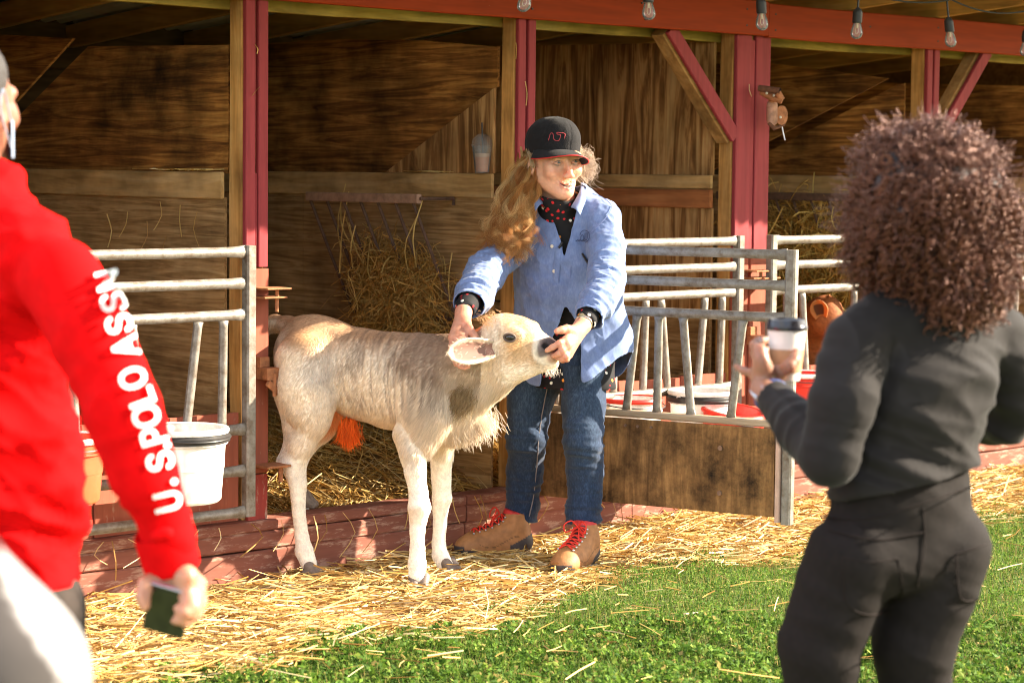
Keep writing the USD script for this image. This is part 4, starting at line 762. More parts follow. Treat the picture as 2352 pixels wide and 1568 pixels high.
tuft_of('chin_whiskers', zc(1545, 362, 7.48), (0.012, 0.012, 0.004), 60, A(0.1, -0.2, -1), 0.03, A(0.8, 0.7, 0.6), 0.08, 0.0008)
tuft_of('chest_fringe', zc(1150, 620, 7.555), (0.03, 0.02, 0.022), 1100, A(0.45, -0.1, -1), 0.046, A(0.78, 0.65, 0.50), 0.10, 0.0011)
tuft_of('chest_fringe', zc(1060, 700, 7.555), (0.03, 0.02, 0.012), 800, A(0.3, -0.1, -1), 0.040, A(0.74, 0.61, 0.46), 0.10, 0.0011)
tuft_of('dark_chest_patch', zc(1080, 520, 7.47), (0.018, 0.004, 0.022), 900, A(-0.35, -0.12, -0.8), 0.030, A(0.36, 0.25, 0.13), 0.08, 0.0015)
# ================================================================== people: shared makers
def frame(fwd, up):
    f = unit(np.asarray(fwd, float)); x = unit(np.cross(f, np.asarray(up, float))); return np.stack([-x * -1, f, np.cross(x, f)], 1)     # columns: her left is -x ... set below
def head_frame(yaw, pitch, roll):
    """columns x (towards picture right when she faces us), y (out of the face), z (up); yaw 0 looks at the camera, positive towards picture right"""
    y = A(math.sin(yaw) * math.cos(pitch), -math.cos(yaw) * math.cos(pitch), math.sin(pitch)); z0 = A(math.sin(roll), 0, math.cos(roll)); x = unit(np.cross(z0, -y)) ; x = unit(np.cross(z0, y)) * -1
    z = unit(np.cross(y, x)) ; z = z if z[2] > 0 else -z; return np.stack([x, y, z], 1)
def solidify(v, f, t):
    """gives an open sheet a thickness t inwards"""
    n = vnormals(v, f); N = len(v); e = np.vstack([f[:, [0, 1]], f[:, [1, 2]], f[:, [2, 0]]]); key = np.sort(e, 1); _, inv, cnt = np.unique(key, axis=0, return_inverse=True, return_counts=True)
    b = e[cnt[inv] == 1]; q = np.stack([b[:, 1], b[:, 0], b[:, 0] + N, b[:, 1] + N], 1)
    return np.vstack([v, v - n * t]), np.vstack([f, f[:, ::-1] + N, q[:, [0, 1, 2]], q[:, [0, 2, 3]]])
def folds(p, Mx, seed, sharp=1.6):
    """creased-cloth relief: ridged noise, stretched along the fold"""
    q = np.asarray(p) @ np.asarray(Mx, float).T; q = q + 0.35 * (np.stack([meshkit.noise(q * 0.7, seed + 5), meshkit.noise(q * 0.7, seed + 6), meshkit.noise(q * 0.7, seed + 7)], -1) - 0.5)
    return (1 - np.abs(2 * meshkit.noise(q, seed) - 1)) ** sharp + 0.5 * (1 - np.abs(2 * meshkit.noise(q * 2.1, seed + 1) - 1)) ** sharp - 0.55
def ortho(d):
    d = unit(np.asarray(d, float)); a = unit(np.cross(d, A(0, 0, 1) if abs(d[2]) < .9 else A(1, 0, 0))); return np.stack([d, a, np.cross(d, a)])
def hand(s, wrist, palm_pts, fingers, k=0.008):
    """adds a palm (a fan of capsules) and five finger chains to an Sdf3"""
    for p, r in palm_pts: s.cap(wrist, p, 0.021, r, 0.014)
    for ch, r0, r1 in fingers:
        rs = np.linspace(r0, r1, len(ch)); s.chain(ch, list(rs), k)
def person_head(s, P, k=1.0):
    """adds a face to Sdf3 s; P maps head coordinates (metres) to the world, R rotates"""
    hp, R = P; Ri = R.T
    E = lambda c, r, kk=0.015, sub=False: s.ell(hp(*c), np.asarray(r) * k, Ri, kk, sub)
    Cc = lambda a, b, ra, rb, kk=0.012, sub=False: s.cap(hp(*a), hp(*b), ra * k, rb * k, kk, None, sub)
    E((0, -.012, .032), (.074, .093, .084)); E((0, .032, -.03), (.060, .057, .082), .03)
    for q in (-1, 1):
        Cc((q*.051, .0, -.052), (q*.014, .070, -.096), .022, .018, .03); E((q*.040, .066, -.032), (.026, .022, .022), .018)
        E((q*.046, .058, -.012), (.016, .02, .012), .015)
        E((q*.031, .0945, -.001), (.0165, .011, .0085), .010, True)
        E((q*.0115, .100, -.0440), (.0085, .0095, .0075), .008)
        E((q*.078, -.008, -.022), (.008, .020, .031), .008); E((q*.086, -.003, -.02), (.006, .011, .019), .004, True)
        Cc((q*.024, .1005, -.040), (q*.037, .086, -.072), .0016, .0014, .008, True)
    Cc((-.040, .081, .018), (.040, .081, .018), .0125, .0125, .016); Cc((0, .088, .008), (0, .1085, -.0385), .0070, .0102, .010)
    E((0, .079, -.101), (.024, .020, .017), .016)
    # mouth: lips, then the opening of a smile
    up = [(-.029, .0765, -.0635), (-.016, .0925, -.0690), (0, .0975, -.0700), (.016, .0925, -.0690), (.029, .0765, -.0635)]; lo = [(-.027, .0765, -.0660), (-.015, .0895, -.0805), (0, .0945, -.0855), (.015, .0895, -.0805), (.027, .0765, -.0660)]
    for L_, r in ((up, .0034), (lo, .0046)):
        for i in range(4): Cc(L_[i], L_[i+1], r, r, .006)
    op = [(-.024, .0870, -.0668), (-.013, .0970, -.0742), (0, .1010, -.0765), (.013, .0970, -.0742), (.024, .0870, -.0668)]
    for i in range(4): Cc(op[i], op[i+1], .0028 + .0022 * (i in (1, 2)), .0028 + .0022 * (i in (0, 1)), .003, True)
def eyes_of(parent, P, iris=(0.045, 0.06, 0.065), squint=0.45):
    hp, R = P; W = plain('eye_white', (0.26, 0.22, 0.19), 0.25, 0.3, 0.05); I = plain('eye_iris', iris, 0.1, 0.6, 0.1)
    for q in (-1, 1):
        b = tm(trimesh.creation.icosphere(3, 1.0)); c = hp(q*.031, .0800, -.001)
        ey = obj('eye', xf((b[0] * A(.0118, .0118, .0118) * HS, b[1]), R=R, loc=c), W, parent, True)
        obj('iris', xf((b[0] * A(.0062, .0028, .0062) * HS, b[1]), R=R, loc=hp(q*.031 + .0012, .0905, -.001)), I, ey, True)
        for sg, hh in ((1, squint), (-1, 0.5)):
            t = np.linspace(-1, 1, 11); L_ = np.stack([q*.031 + .0150 * t, .0912 - .0058 * t * t - 0.0005 * sg, -.001 + sg * .0052 * hh * 1.3 * (1 - t * t) - .0012 * q * t * 0], 1)
            obj('eyelid', tube([hp(*a) for a in L_], 0.0026, 7), SKIN_LID, parent, True)
SKIN = vcol('skin', 0.45, 0.4, 0.35, 260, sss=0.25, var=0.08, scale=120)
SKIN_LID = plain('skin_lid', (0.56, 0.28, 0.19), 0.5, 0.35, 0.1)
def smin_limit(fn, planes):
    """fn cut by half spaces: each plane (point, outward normal) removes what lies beyond it"""
    def out(p):
        f = fn(p)
        for c, n in planes: f = np.maximum(f, (p - c) @ n)
        return f
    return out

# ================================================================== the woman in the denim shirt
def zw(x, y, Y): return at((1050 + x / 2.613) / 1.0884, (250 + y / 2.613) / 1.0884, Y)
def zl(x, y, Y): return at((1050 + x / 2.412) / 1.0884, (850 + y / 2.412) / 1.0884, Y)
def zh(x, y, Y): return at((1080 + x / 5.345) / 1.0884, (720 + y / 5.345) / 1.0884, Y)
woman = thing('person', 'smiling woman in blue denim shirt, jeans and black cap holding the calf', 'person')
wR = head_frame(math.radians(29), math.radians(-7), math.radians(-4)); wc = zw(873, 383, 7.93); HS = 1.08
def whp(x, y, z): return wc + wR @ A(x, y, z) * HS
wP = (whp, wR)
# head and neck
hs = Sdf3(); person_head(hs, wP, HS)
nb = zw(915, 700, 8.03)
hs.cap(whp(0, -.02, -.06), nb, 0.058, 0.062, 0.03); hs.cap(whp(0, .055, -.095), nb + A(0, -.02, 0), 0.022, 0.045, 0.03)
# hands: the one on the neck of the calf (fingers reach down behind its ear), the other at its muzzle
ew, eb_, sw = zw(305, 1375, 7.60), zw(425, 1130, 7.86), zw(690, 850, 8.06)
kn = [zh(268, 660, 7.455), zh(318, 690, 7.44), zh(372, 700, 7.435), zh(425, 690, 7.44)]
hr = Sdf3(); hr.cap(eb_, zh(425, 300, 7.58), 0.040, 0.027, 0.01); wr1 = zh(420, 330, 7.565)
hand(hr, wr1, [(k_, 0.0135) for k_ in kn] + [(zh(455, 500, 7.49), 0.017)],
     [([kn[0], zh(255, 800, 7.425), zh(285, 930, 7.40), zh(318, 1015, 7.385)], .0100, .0078), ([kn[1], zh(310, 840, 7.41), zh(345, 970, 7.385), zh(375, 1050, 7.375)], .0108, .0085),
      ([kn[2], zh(375, 850, 7.405), zh(405, 975, 7.38), zh(432, 1062, 7.372)], .0110, .0086), ([kn[3], zh(440, 830, 7.41), zh(470, 950, 7.385), zh(490, 1045, 7.375)], .0106, .0082),
      ([zh(450, 430, 7.515), zh(500, 545, 7.465), zh(560, 625, 7.455), zh(605, 672, 7.455)], .0150, .0092)])
kl = [zh(1790, 690, 7.445), zh(1815, 760, 7.44), zh(1828, 830, 7.45), zh(1830, 890, 7.47)]
e2, s2 = zw(1218, 1190, 7.77), zw(1188, 775, 7.95); wr2 = zh(2010, 500, 7.56)
hr2 = Sdf3(); hr2.cap(e2, wr2, 0.040, 0.026, 0.01)
hand(hr2, wr2, [(k_, 0.0135) for k_ in kl] + [(zh(1880, 580, 7.48), 0.017)],
     [([kl[0], zh(1705, 735, 7.425), zh(1610, 790, 7.43), zh(1538, 832, 7.435)], .0112, .0088), ([kl[1], zh(1740, 830, 7.425), zh(1690, 880, 7.43), zh(1625, 905, 7.45)], .0112, .0088),
      ([kl[2], zh(1790, 910, 7.43), zh(1740, 945, 7.44), zh(1668, 935, 7.465)], .0108, .0084), ([kl[3], zh(1800, 950, 7.45), zh(1745, 962, 7.465), zh(1695, 945, 7.485)], .0098, .0078),
      ([zh(1900, 560, 7.49), zh(1800, 545, 7.455), zh(1730, 560, 7.44), zh(1668, 575, 7.43)], .0155, .0102)])
# torso and legs under the clothes
pel, ch1, ch2 = zl(905, 40, 8.13), zw(965, 1150, 8.08), zw(965, 900, 8.05); wl = unit(A(0.90, -0.43, 0)); wf = A(wl[1], -wl[0], 0)
bs = Sdf3(); FLw = [(wf, 0.68)]
bs.chain([pel, ch1, ch2, zw(945, 790, 8.04)], [0.140, 0.135, 0.135, 0.095], 0.06, FLw); bs.cap(s2, zw(930, 745, 8.04), 0.042, 0.055, 0.05); bs.cap(sw, zw(930, 745, 8.04), 0.042, 0.055, 0.05)
bs.cap(s2, e2, 0.040, 0.036, 0.03); bs.cap(sw, eb_, 0.040, 0.036, 0.03); bs.cap(nb, zw(930, 740, 8.04), 0.06, 0.09, 0.04)
legL = [zl(770, 120, 8.16), zl(665, 350, 8.14), zl(640, 600, 8.12), zl(632, 800, 8.19), zl(612, 1010, 8.215)]; legR = [zl(990, 120, 8.06), zl(985, 380, 7.985), zl(982, 600, 7.935), zl(995, 800, 7.98), zl(985, 1030, 7.985)]
for lg in (legL, legR): bs.chain([pel] + lg, [0.10, 0.062, 0.058, 0.046, 0.044, 0.035], 0.04)
def skin_fn(p):
    a = hs(p); b = np.minimum(hr(p), hr2(p)); c = bs(p); h = np.clip(0.5 + 0.5 * (c - a) / 0.02, 0, 1); f = c + (a - c) * h - 0.02 * h * (1 - h); return np.minimum(f, b)
bv, bf_ = polygonise(skin_fn, A(-0.30, 7.25, 0.10), A(0.62, 8.40, 1.62), 0.0046)
# finer head
wv, wfc = polygonise(lambda p: np.minimum(hs(p), bs(p) + 0.004), wc - A(0.125, 0.15, 0.19), wc + A(0.14, 0.14, 0.14), 0.0021)
def head_cols(v, P, base=(0.56, 0.285, 0.175), lips=(0.42, 0.13, 0.10), blush=(0.52, 0.16, 0.095)):
    hp, R = P; q = (v - hp(0, 0, 0)) @ R / HS; c = np.tile(A(*base), (len(v), 1)); mixw = lambda c, d, w: c * (1 - w[:, None]) + np.asarray(d) * w[:, None]
    for s in (-1, 1): c = mixw(c, A(.34, .16, .10), 0.55 * np.clip(1 - np.linalg.norm((q - A(s*.031, .085, -.004)) / A(.021, .04, .014), axis=1), 0, 1)); c = mixw(c, A(.40, .25, .14), 0.6 * np.clip(1 - np.linalg.norm((q - A(s*.033, .088, .016)) / A(.020, .03, .0045), axis=1), 0, 1)); c = mixw(c, blush, 0.55 * np.clip(1 - np.linalg.norm((q - A(s*.042, .075, -.032)) / A(.028, .05, .024), axis=1), 0, 1))
    c = mixw(c, blush, 0.5 * np.clip(1 - np.linalg.norm((q - A(0, .115, -.042)) / A(.016, .02, .018), axis=1), 0, 1)); c = mixw(c, blush, 0.35 * np.clip(1 - np.linalg.norm((q - A(0, .09, -.103)) / A(.022, .03, .018), axis=1), 0, 1))
    t = np.clip(q[:, 0] / .030, -1, 1); dl = np.minimum(np.abs(q[:, 2] - (-.0702 + .0062 * t * t)), np.abs(q[:, 2] - (-.0862 + .0200 * t * t))); c = mixw(c, lips, 0.65 * ramp01(.030 - np.abs(q[:, 0]), 0, .006) * ramp01(.0045 - dl, 0, .002) * (q[:, 1] > .07))
    t = np.clip(q[:, 0] / .024, -1, 1); c = mixw(c, A(0.05, 0.015, 0.015), 0.9 * (np.abs(q[:, 0]) < .0235) * ramp01(.0050 - .003 * t * t - np.abs(q[:, 2] - (-.0772 + .0100 * t * t)), 0, .001) * (q[:, 1] > .07) * (q[:, 1] < .0985 - .011 * t * t))
    c *= (1 + 0.14 * (meshkit.fbm(q * 90, 3, 3) - 0.5))[:, None]; return c
dh = np.abs(bs(bv)) ; isneck = (hs(bv) < 0.004) & (bv[:, 2] > nb[2] - 0.0)
body = keep((bv, bf_), ~(isneck & (bv[:, 2] > nb[2] + 0.03)))
hnd = np.minimum(hr(bv), hr2(bv))
def hand_cols(v):
    c = np.tile(A(0.48, 0.225, 0.145), (len(v), 1)); n = meshkit.fbm(v * 60, 3, 9)[:, None]; c = c * (0.80 + 0.4 * n)
    for ch in (kn + kl): c = c * (1 - 0.25 * np.clip(1 - np.linalg.norm(v - ch, axis=1) / 0.016, 0, 1)[:, None] * A(0.2, 0.9, 1.0))
    for tp in (zh(1538, 832, 7.425),): c = np.where((np.linalg.norm(v - tp - A(0, -.006, .004), axis=1) < 0.0065)[:, None], A(0.72, 0.48, 0.38), c)
    return c
# one continuous figure: the fine head joined to the body at the neck (inside the collar)
hk = keep((wv, wfc), wv[:, 2] > nb[2] + 0.022)
bodym = cat(body, hk); bcol = np.vstack([hand_cols(body[0]), head_cols(hk[0], wP)])
disp = (meshkit.fbm(bodym[0] * 150, 2, 4) - 0.5)[:, None] * 0.0009
wbody = obj('body', (bodym[0] + disp * vnormals(*bodym), bodym[1]), SKIN, woman, True, col=bcol)
eyes_of(woman, wP)
TEETH = plain('teeth', (0.62, 0.53, 0.40), 0.3, 0.5, 0.06); tt_ = np.linspace(-1, 1, 13)
obj('teeth', tube([whp(.020 * a, .0915 - .009 * a * a, -.0738 + .0068 * a * a) for a in tt_], 0.0026, 6), TEETH, woman, True)
BROW = strandm('brow_hair', 0.5, 0.2, 0.1); gb = np.random.default_rng(3)
# --- shirt
def smooth_edge(v, f, it=10):
    """evens out the ragged border of a cut sheet"""
    e = np.vstack([f[:, [0, 1]], f[:, [1, 2]], f[:, [2, 0]]]); k, inv, cnt = np.unique(np.sort(e, 1), axis=0, return_inverse=True, return_counts=True); b = k[cnt == 1]; v = v.copy()
    for _ in range(it):
        s = np.zeros_like(v); c = np.zeros(len(v)); np.add.at(s, b[:, 0], v[b[:, 1]]); np.add.at(s, b[:, 1], v[b[:, 0]]); np.add.at(c, b[:, 0], 1); np.add.at(c, b[:, 1], 1); m = c > 0; v[m] = 0.4 * v[m] + 0.6 * s[m] / c[m][:, None]
    return v, f
ss = Sdf3(); FLs = [(wf, 0.72)]
hem = zl(930, 250, 8.06)
ss.chain([hem + A(0, 0, -.06), pel + A(0.0, 0, 0.02), ch1, ch2, zw(950, 780, 8.035)], [0.212, 0.202, 0.176, 0.170, 0.112], 0.06, FLs)
ss.cap(s2, zw(945, 720, 8.03), 0.056, 0.066, 0.05); ss.cap(sw, zw(930, 725, 8.04), 0.062, 0.066, 0.05)
ss.chain([s2, zw(1218, 960, 7.88), e2, zw(1170, 1300, 7.68), zh(2080, 420, 7.60)], [0.060, 0.060, 0.058, 0.053, 0.046], 0.03)
ss.chain([sw, zw(560, 985, 7.97), eb_, zw(360, 1265, 7.71), zw(322, 1345, 7.635)], [0.066, 0.062, 0.060, 0.055, 0.050], 0.03)
ss.chain([nb, nb + A(0, 0.005, 0.03)], [0.072, 0.066], 0.02)
cu1, cu2 = zw(335, 1352, 7.635), zh(2090, 415, 7.605); d1, d2 = unit(zw(300, 1385, 7.60) - eb_), unit(wr2 - e2)
shirt_fn = smin_limit(ss, [])
sv, sf = polygonise(ss, A(-0.34, 7.35, 0.50), A(0.66, 8.50, 1.34), 0.0058)
def arm_u(v, pts):
    """how far along a chain of points each vertex lies, and its distance from it"""
    best = np.full(len(v), 9.0); u = np.zeros(len(v)); acc = 0
    for a, b in zip(pts[:-1], pts[1:]):
        ab = b - a; t = np.clip((v - a) @ ab / (ab @ ab), 0, 1); d = np.linalg.norm(v - a - t[:, None] * ab, axis=1); m = d < best; best[m] = d[m]; u[m] = (acc + t * np.linalg.norm(ab))[m]; acc += np.linalg.norm(ab)
    return u, best
chR, chL = [s2, zw(1218, 960, 7.88), e2, zw(1175, 1300, 7.68), cu2], [sw, zw(560, 985, 7.97), eb_, zw(360, 1265, 7.71), cu1]
uR, dR = arm_u(sv, chR); uL, dL = arm_u(sv, chL); tor = bs.one(('c', pel, ch2, 0.0, 0.0, 0.01, None, False), sv)
onR, onL = ramp01(0.10 - dR, 0, 0.02) * ramp01(tor, 0.15, 0.19), ramp01(0.10 - dL, 0, 0.02) * ramp01(tor, 0.14, 0.18)
sn = vnormals(sv, sf)
# creases: rings along the sleeves (tight at the elbow and cuff), long slanting folds on the body
def ring(u, p, seed, f=34): return folds(np.stack([u * f, p[:, 0] * 9, p[:, 2] * 9], 1), np.eye(3), seed)
Lr, Ll = uR.max(), uL.max()
amp = 0.0060
dsp = 0.0045 * (onR + onL) * folds(sv, np.array([[26, 0, 18], [0, 26, 0], [-8, 0, 16.0]]), 17, 2.6) + amp * (1.1 * onR * ring(uR, sv, 11) * (0.45 + ramp01(uR, 0.12, 0.26)) + 1.1 * onL * ring(uL, sv, 12) * (0.45 + ramp01(uL, 0.15, 0.28)))
wb = (1 - onR) * (1 - onL)
dsp += wb * (0.017 * folds(sv, np.array([[9, 3, 3.0], [3, 9, 1.0], [0, 1.5, 2.6]]), 13) * (0.5 + 0.7 * ramp01(1.05 - sv[:, 2], 0, 0.3)) + 0.009 * folds(sv, np.array([[10, 0, 9], [0, 8, 0], [-7, 0, 9.0]]), 14))
sv = sv + sn * np.clip(dsp, -0.014, 0.020)[:, None]
# openings: cuffs, hem, neck, and the unbuttoned front
cl_ = (sv - zw(905, 640, 8.0)) @ wl; zz = sv[:, 2]; front = (sv - ch2) @ wf > 0.02
zt, zv = zw(900, 690, 7.9)[2], zw(918, 975, 7.9)[2]; zb = zw(850, 1395, 7.9)[2]
def px(v):
    d = v - A(0, 0, CAM_H); w = d @ cF; return 1176 + FPX * (d @ cR) / w, 784 - FPX * (d @ cU) / w
# the front edge of the shirt, as a line over the body from the collar to the hem
fl_pts = np.array([zw(745, 600, 7.93), zw(820, 760, 7.9), zw(885, 900, 7.88), zw(905, 975, 7.88), zw(892, 1110, 7.87), zw(892, 1250, 7.87), zw(885, 1350, 7.87), zw(835, 1480, 7.87), zl(700, 60, 7.9), zl(680, 300, 7.9)])
fr_pts = np.array([zw(1010, 600, 7.9), zw(985, 740, 7.88), zw(945, 880, 7.87), zw(915, 975, 7.87), zw(885, 1110, 7.87), zw(880, 1250, 7.87), zw(893, 1360, 7.87), zw(955, 1470, 7.87), zl(920, 100, 7.87), zl(955, 290, 7.87)])
fa = np.interp(-zz, -fl_pts[:, 2], (fl_pts - nb) @ wl); fb = np.interp(-zz, -fr_pts[:, 2], (fr_pts - nb) @ wl); cs = (sv - nb) @ wl
gap = front & (cs > fa) & (cs < fb) & (onR < 0.4) & (onL < 0.4)
hz = np.interp(cs, [-0.25, -0.16, -0.08, 0.0, 0.10, 0.16, 0.22, 0.30], [0.80, 0.70, 0.635, 0.63, 0.635, 0.66, 0.74, 0.80])
ok = ~gap & ((zz > hz) | (onR > 0.5) | (onL > 0.5)) & ~(((sv - cu1) @ d1 > 0) & (dL < 0.09)) & ~(((sv - cu2) @ d2 > 0) & (dR < 0.09)) & ~((zz > nb[2] + 0.012) & (np.linalg.norm((sv - nb)[:, :2], axis=1) < 0.075))
shv, shf = smooth_edge(*keep((sv, sf), ok), 14)
def denim(name, dark, mid, light, sc=160.0, bump=0.12):
    return M(name, {'a': ('attribute', {'attribute': 'col'}), 'tc': ('texture_coordinate', {}), 'mp': ('mapping', {'scale': (1.0, 1.0, 0.35)}), 'n': ('noise_texture', {'scale': sc, 'detail': 4.0, 'roughness': 0.7}), 'r': ('rgb_ramp', {'ramp': [(0.3, dark), (0.5, mid), (0.7, light)]}),
        'n2': ('noise_texture', {'scale': 24.0, 'detail': 5.0}), 'd': ('map_range', {'from_min': 0.3, 'from_max': 0.7, 'to_min': 0.86, 'to_max': 1.12}), 'm': ('mix', {'mix_type': 'multiply', 'fac': 1.0}), 'm2': ('mix', {'mix_type': 'multiply', 'fac': 1.0}),
        'wv': ('noise_texture', {'scale': 420.0, 'detail': 2.0}), 'bp': ('bump', {'strength': bump, 'distance': 0.0012}), 'p': ('principled_bsdf', {'roughness': 0.85, 'specular_ior_level': 0.15, 'sheen_weight': 0.15, 'sheen_roughness': 0.5})},
        [('tc.object', 'mp.vector'), ('mp.vector', 'n.vector'), ('n.fac', 'r.fac'), ('tc.object', 'n2.vector'), ('n2.fac', 'd.value'), ('r.color', 'm.color1'), ('d.result', 'm.color2'), ('m.color', 'm2.color1'), ('a.color', 'm2.color2'), ('m2.color', 'p.base_color'), ('tc.object', 'wv.vector'), ('wv.fac', 'bp.height'), ('bp.normal', 'p.normal')], surface='p.BSDF')
CHAM = denim('chambray', (0.125, 0.175, 0.34), (0.15, 0.205, 0.38), (0.18, 0.24, 0.42))
shv, shf = solidify(shv, shf, 0.003)
shirt = obj('shirt', (shv, shf), CHAM, woman, True, col=np.ones((len(shv), 3)))
def on_shirt(x, y, fn=None): return first_hit(fn or ss, (1050 + x / 2.613) / 1.0884, (250 + y / 2.613) / 1.0884, 7.3, 8.4, 500)
# collar: two folded leaves round the neck
def ribbon(rows, t=0.003):
    rows = np.asarray(rows); n, m, _ = rows.shape; i, j = np.meshgrid(np.arange(n - 1), np.arange(m - 1), indexing='ij'); q = np.stack([i*m+j, (i+1)*m+j, (i+1)*m+j+1, i*m+j+1], -1).reshape(-1, 4)
    return solidify(rows.reshape(-1, 3), np.vstack([q[:, [0, 1, 2]], q[:, [0, 2, 3]]]), t)
def leaf(inner, outer, n=16, m=7, bulge=0.012):
    a, b = spline(inner, n), spline(outer, n); v = np.linspace(0, 1, m)[None, :, None]; P = a[:, None] * (1 - v) + b[:, None] * v; P = P + (A(0.0, -1, 0.55) * bulge) * np.sin(v * np.pi) ; return ribbon(P)
c1 = leaf([zw(1050, 540, 8.05), zw(1040, 600, 7.955), zw(985, 700, 7.89)], [zw(1110, 580, 8.08), zw(1085, 650, 7.93), zw(1048, 750, 7.85)])
c2 = leaf([zw(785, 545, 8.03), zw(770, 600, 7.965), zw(800, 680, 7.91)], [zw(765, 570, 8.05), zw(742, 650, 7.93), zw(756, 725, 7.87)])
for c in (c1, c2): obj('collar', c, CHAM, shirt, True, col=np.ones((len(c[0]), 3)))
# the buttoned front: a raised band with its stitching
pr_ = spline([(905, 960), (893, 1040), (886, 1130), (884, 1240), (878, 1340), (850, 1430), (818, 1560)], 36); pn_ = np.stack([np.gradient(pr_[:, 1]), -np.gradient(pr_[:, 0])], 1); pn_ /= np.linalg.norm(pn_, axis=1)[:, None]
rows_ = []
for a_, n_ in zip(pr_, pn_):
    r_ = []
    for o_ in (-14, 0, 14, 28): p = on_shirt(*(a_ + n_ * o_)); r_.append(p + grad(ss, p[None])[0] * (.0075 if o_ not in (-14, 28) else .0055))
    rows_.append(r_)
m_ = ribbon(np.array(rows_), .003); m_ = m_ if (vnormals(*m_)[:, 1]).mean() < 0.2 else m_; obj('placket', m_, CHAM, shirt, True, col=np.ones((len(m_[0]), 3)))
BUT = plain('pearl_button', (0.62, 0.55, 0.42), 0.3, 0.5, 0.1)
for x, y in ((867, 956), (880, 1115), (881, 1255), (853, 1395), (826, 1530)):
    p = on_shirt(x, y); n = grad(ss, p[None])[0]; obj('button', xf(lathe([(0.0, 0.0), (0.0055, 0.0), (0.0062, 0.0012), (0.0055, 0.0024), (0.0035, 0.0018), (0.0, 0.0018)], 16), R=rot_to(n), loc=p + n * 0.006), BUT, shirt, True)
SEAM = plain('shirt_seam', (0.15, 0.19, 0.36), 0.9, 0.1, 0.1)
def seam(name, pts, r=0.0013, mat=None, parent=None, lift=0.006, fn=None):
    P = []
    for x, y in spline(pts, 28): p = on_shirt(x, y, fn); P.append(p + grad(fn or ss, p[None])[0] * lift)
    return obj(name, tube(np.array(P), r, 5), mat or SEAM, parent or shirt, True)
seam('seam', [(1000, 990), (1008, 970), (1060, 1060), (1098, 1085)]); seam('seam', [(1000, 980), (985, 1130), (1000, 1180), (1085, 1200)]); seam('seam', [(1125, 620), (1195, 650), (1245, 700), (1215, 770), (1120, 880)]); seam('seam', [(905, 990), (905, 1120), (915, 1250), (930, 1320)])
# chest emblem: a small stitched roundel with roofs, and script across it
INK = plain('embroidery_navy', (0.05, 0.07, 0.16), 0.8, 0.2, 0.1)
ec = (1082, 893); circ = [(ec[0] + 34 * math.cos(a) * 1.05, ec[1] + 42 * math.sin(a)) for a in np.linspace(-2.9, 1.2, 16)]
seam('emblem', circ, 0.0011, INK, shirt, 0.0075); seam('emblem', [(1050, 915), (1052, 895), (1066, 880), (1078, 893), (1078, 915)], 0.001, INK, shirt, 0.0075)
for x in (1090, 1098, 1106): seam('emblem', [(x, 870), (x, 912)], 0.001, INK, shirt, 0.0075)
seam('emblem', [(1018 + 4.5 * i, 918 + 5 * math.sin(i * 1.7)) for i in range(21)], 0.0011, INK, shirt, 0.0075)
# clip and glasses arm in the pocket
seam('glasses_arm', [(1060, 1000), (1085, 1040), (1100, 1075)], 0.004, plain('black_plastic', (0.015, 0.012, 0.012), 0.3), woman, 0.012)
seam('microphone_clip', [(935, 930), (925, 950), (912, 968)], 0.005, plain('black_plastic', (0.015, 0.012, 0.012), 0.3), woman, 0.010)
# --- printed black undershirt and neck gaiter
PRINT = M('printed_black_cloth', {'tc': ('texture_coordinate', {}), 'v': ('voronoi_texture', {'scale': 52.0, 'randomness': 0.8}), 'th': ('map_range', {'from_min': 0.30, 'from_max': 0.33, 'to_min': 1.0, 'to_max': 0.0}),
    'sc': ('separate_color', {}), 'pick': ('rgb_ramp', {'interpolate': False, 'ramp': [(0.0, (0.50, 0.02, 0.025)), (0.36, (0.70, 0.66, 0.58)), (0.50, (0.62, 0.24, 0.04)), (0.62, (0.012, 0.011, 0.012)), (1.0, (0.012, 0.011, 0.012))]}),
    'n': ('noise_texture', {'scale': 150.0, 'detail': 2.0}), 'ad': ('math', {'math_type': 'multiply_add', 'value2': 0.16, 'value3': -0.08}), 'ad2': ('math', {'math_type': 'add'}), 'mx': ('mix', {'color1': (0.012, 0.011, 0.012)}), 'p': ('principled_bsdf', {'roughness': 0.8, 'specular_ior_level': 0.2})},
    [('tc.object', 'v.vector'), ('tc.object', 'n.vector'), ('n.fac', 'ad.value1'), ('v.distance', 'ad2.value1'), ('ad.value', 'ad2.value2'), ('ad2.value', 'th.value'), ('v.color', 'sc.color'), ('sc.r', 'pick.fac'), ('th.result', 'mx.fac'), ('pick.color', 'mx.color2'), ('mx.color', 'p.base_color')], surface='p.BSDF')
us = Sdf3(); us.chain([hem + A(0, 0, -0.02), pel, ch1, ch2, zw(945, 790, 8.035)], [0.155, 0.155, 0.150, 0.150, 0.100], 0.06, FLw); us.cap(nb + A(0, 0, -.06), whp(0, -.005, -.085) , 0.070, 0.063, 0.03); us.cap(nb + A(0, -.02, -.05), whp(0, .030, -.105), 0.050, 0.046, 0.03)
us.cap(s2, e2, 0.043, 0.042, 0.03); us.cap(sw, eb_, 0.043, 0.042, 0.03)
us.cap(e2, zh(2060, 440, 7.585), 0.042, 0.0355, 0.01); us.cap(eb_, zh(445, 275, 7.59), 0.042, 0.037, 0.01)
uv_, uf_ = polygonise(us, A(-0.30, 7.35, 0.62), A(0.62, 8.40, 1.36), 0.0062); q = (uv_ - wc) @ wR
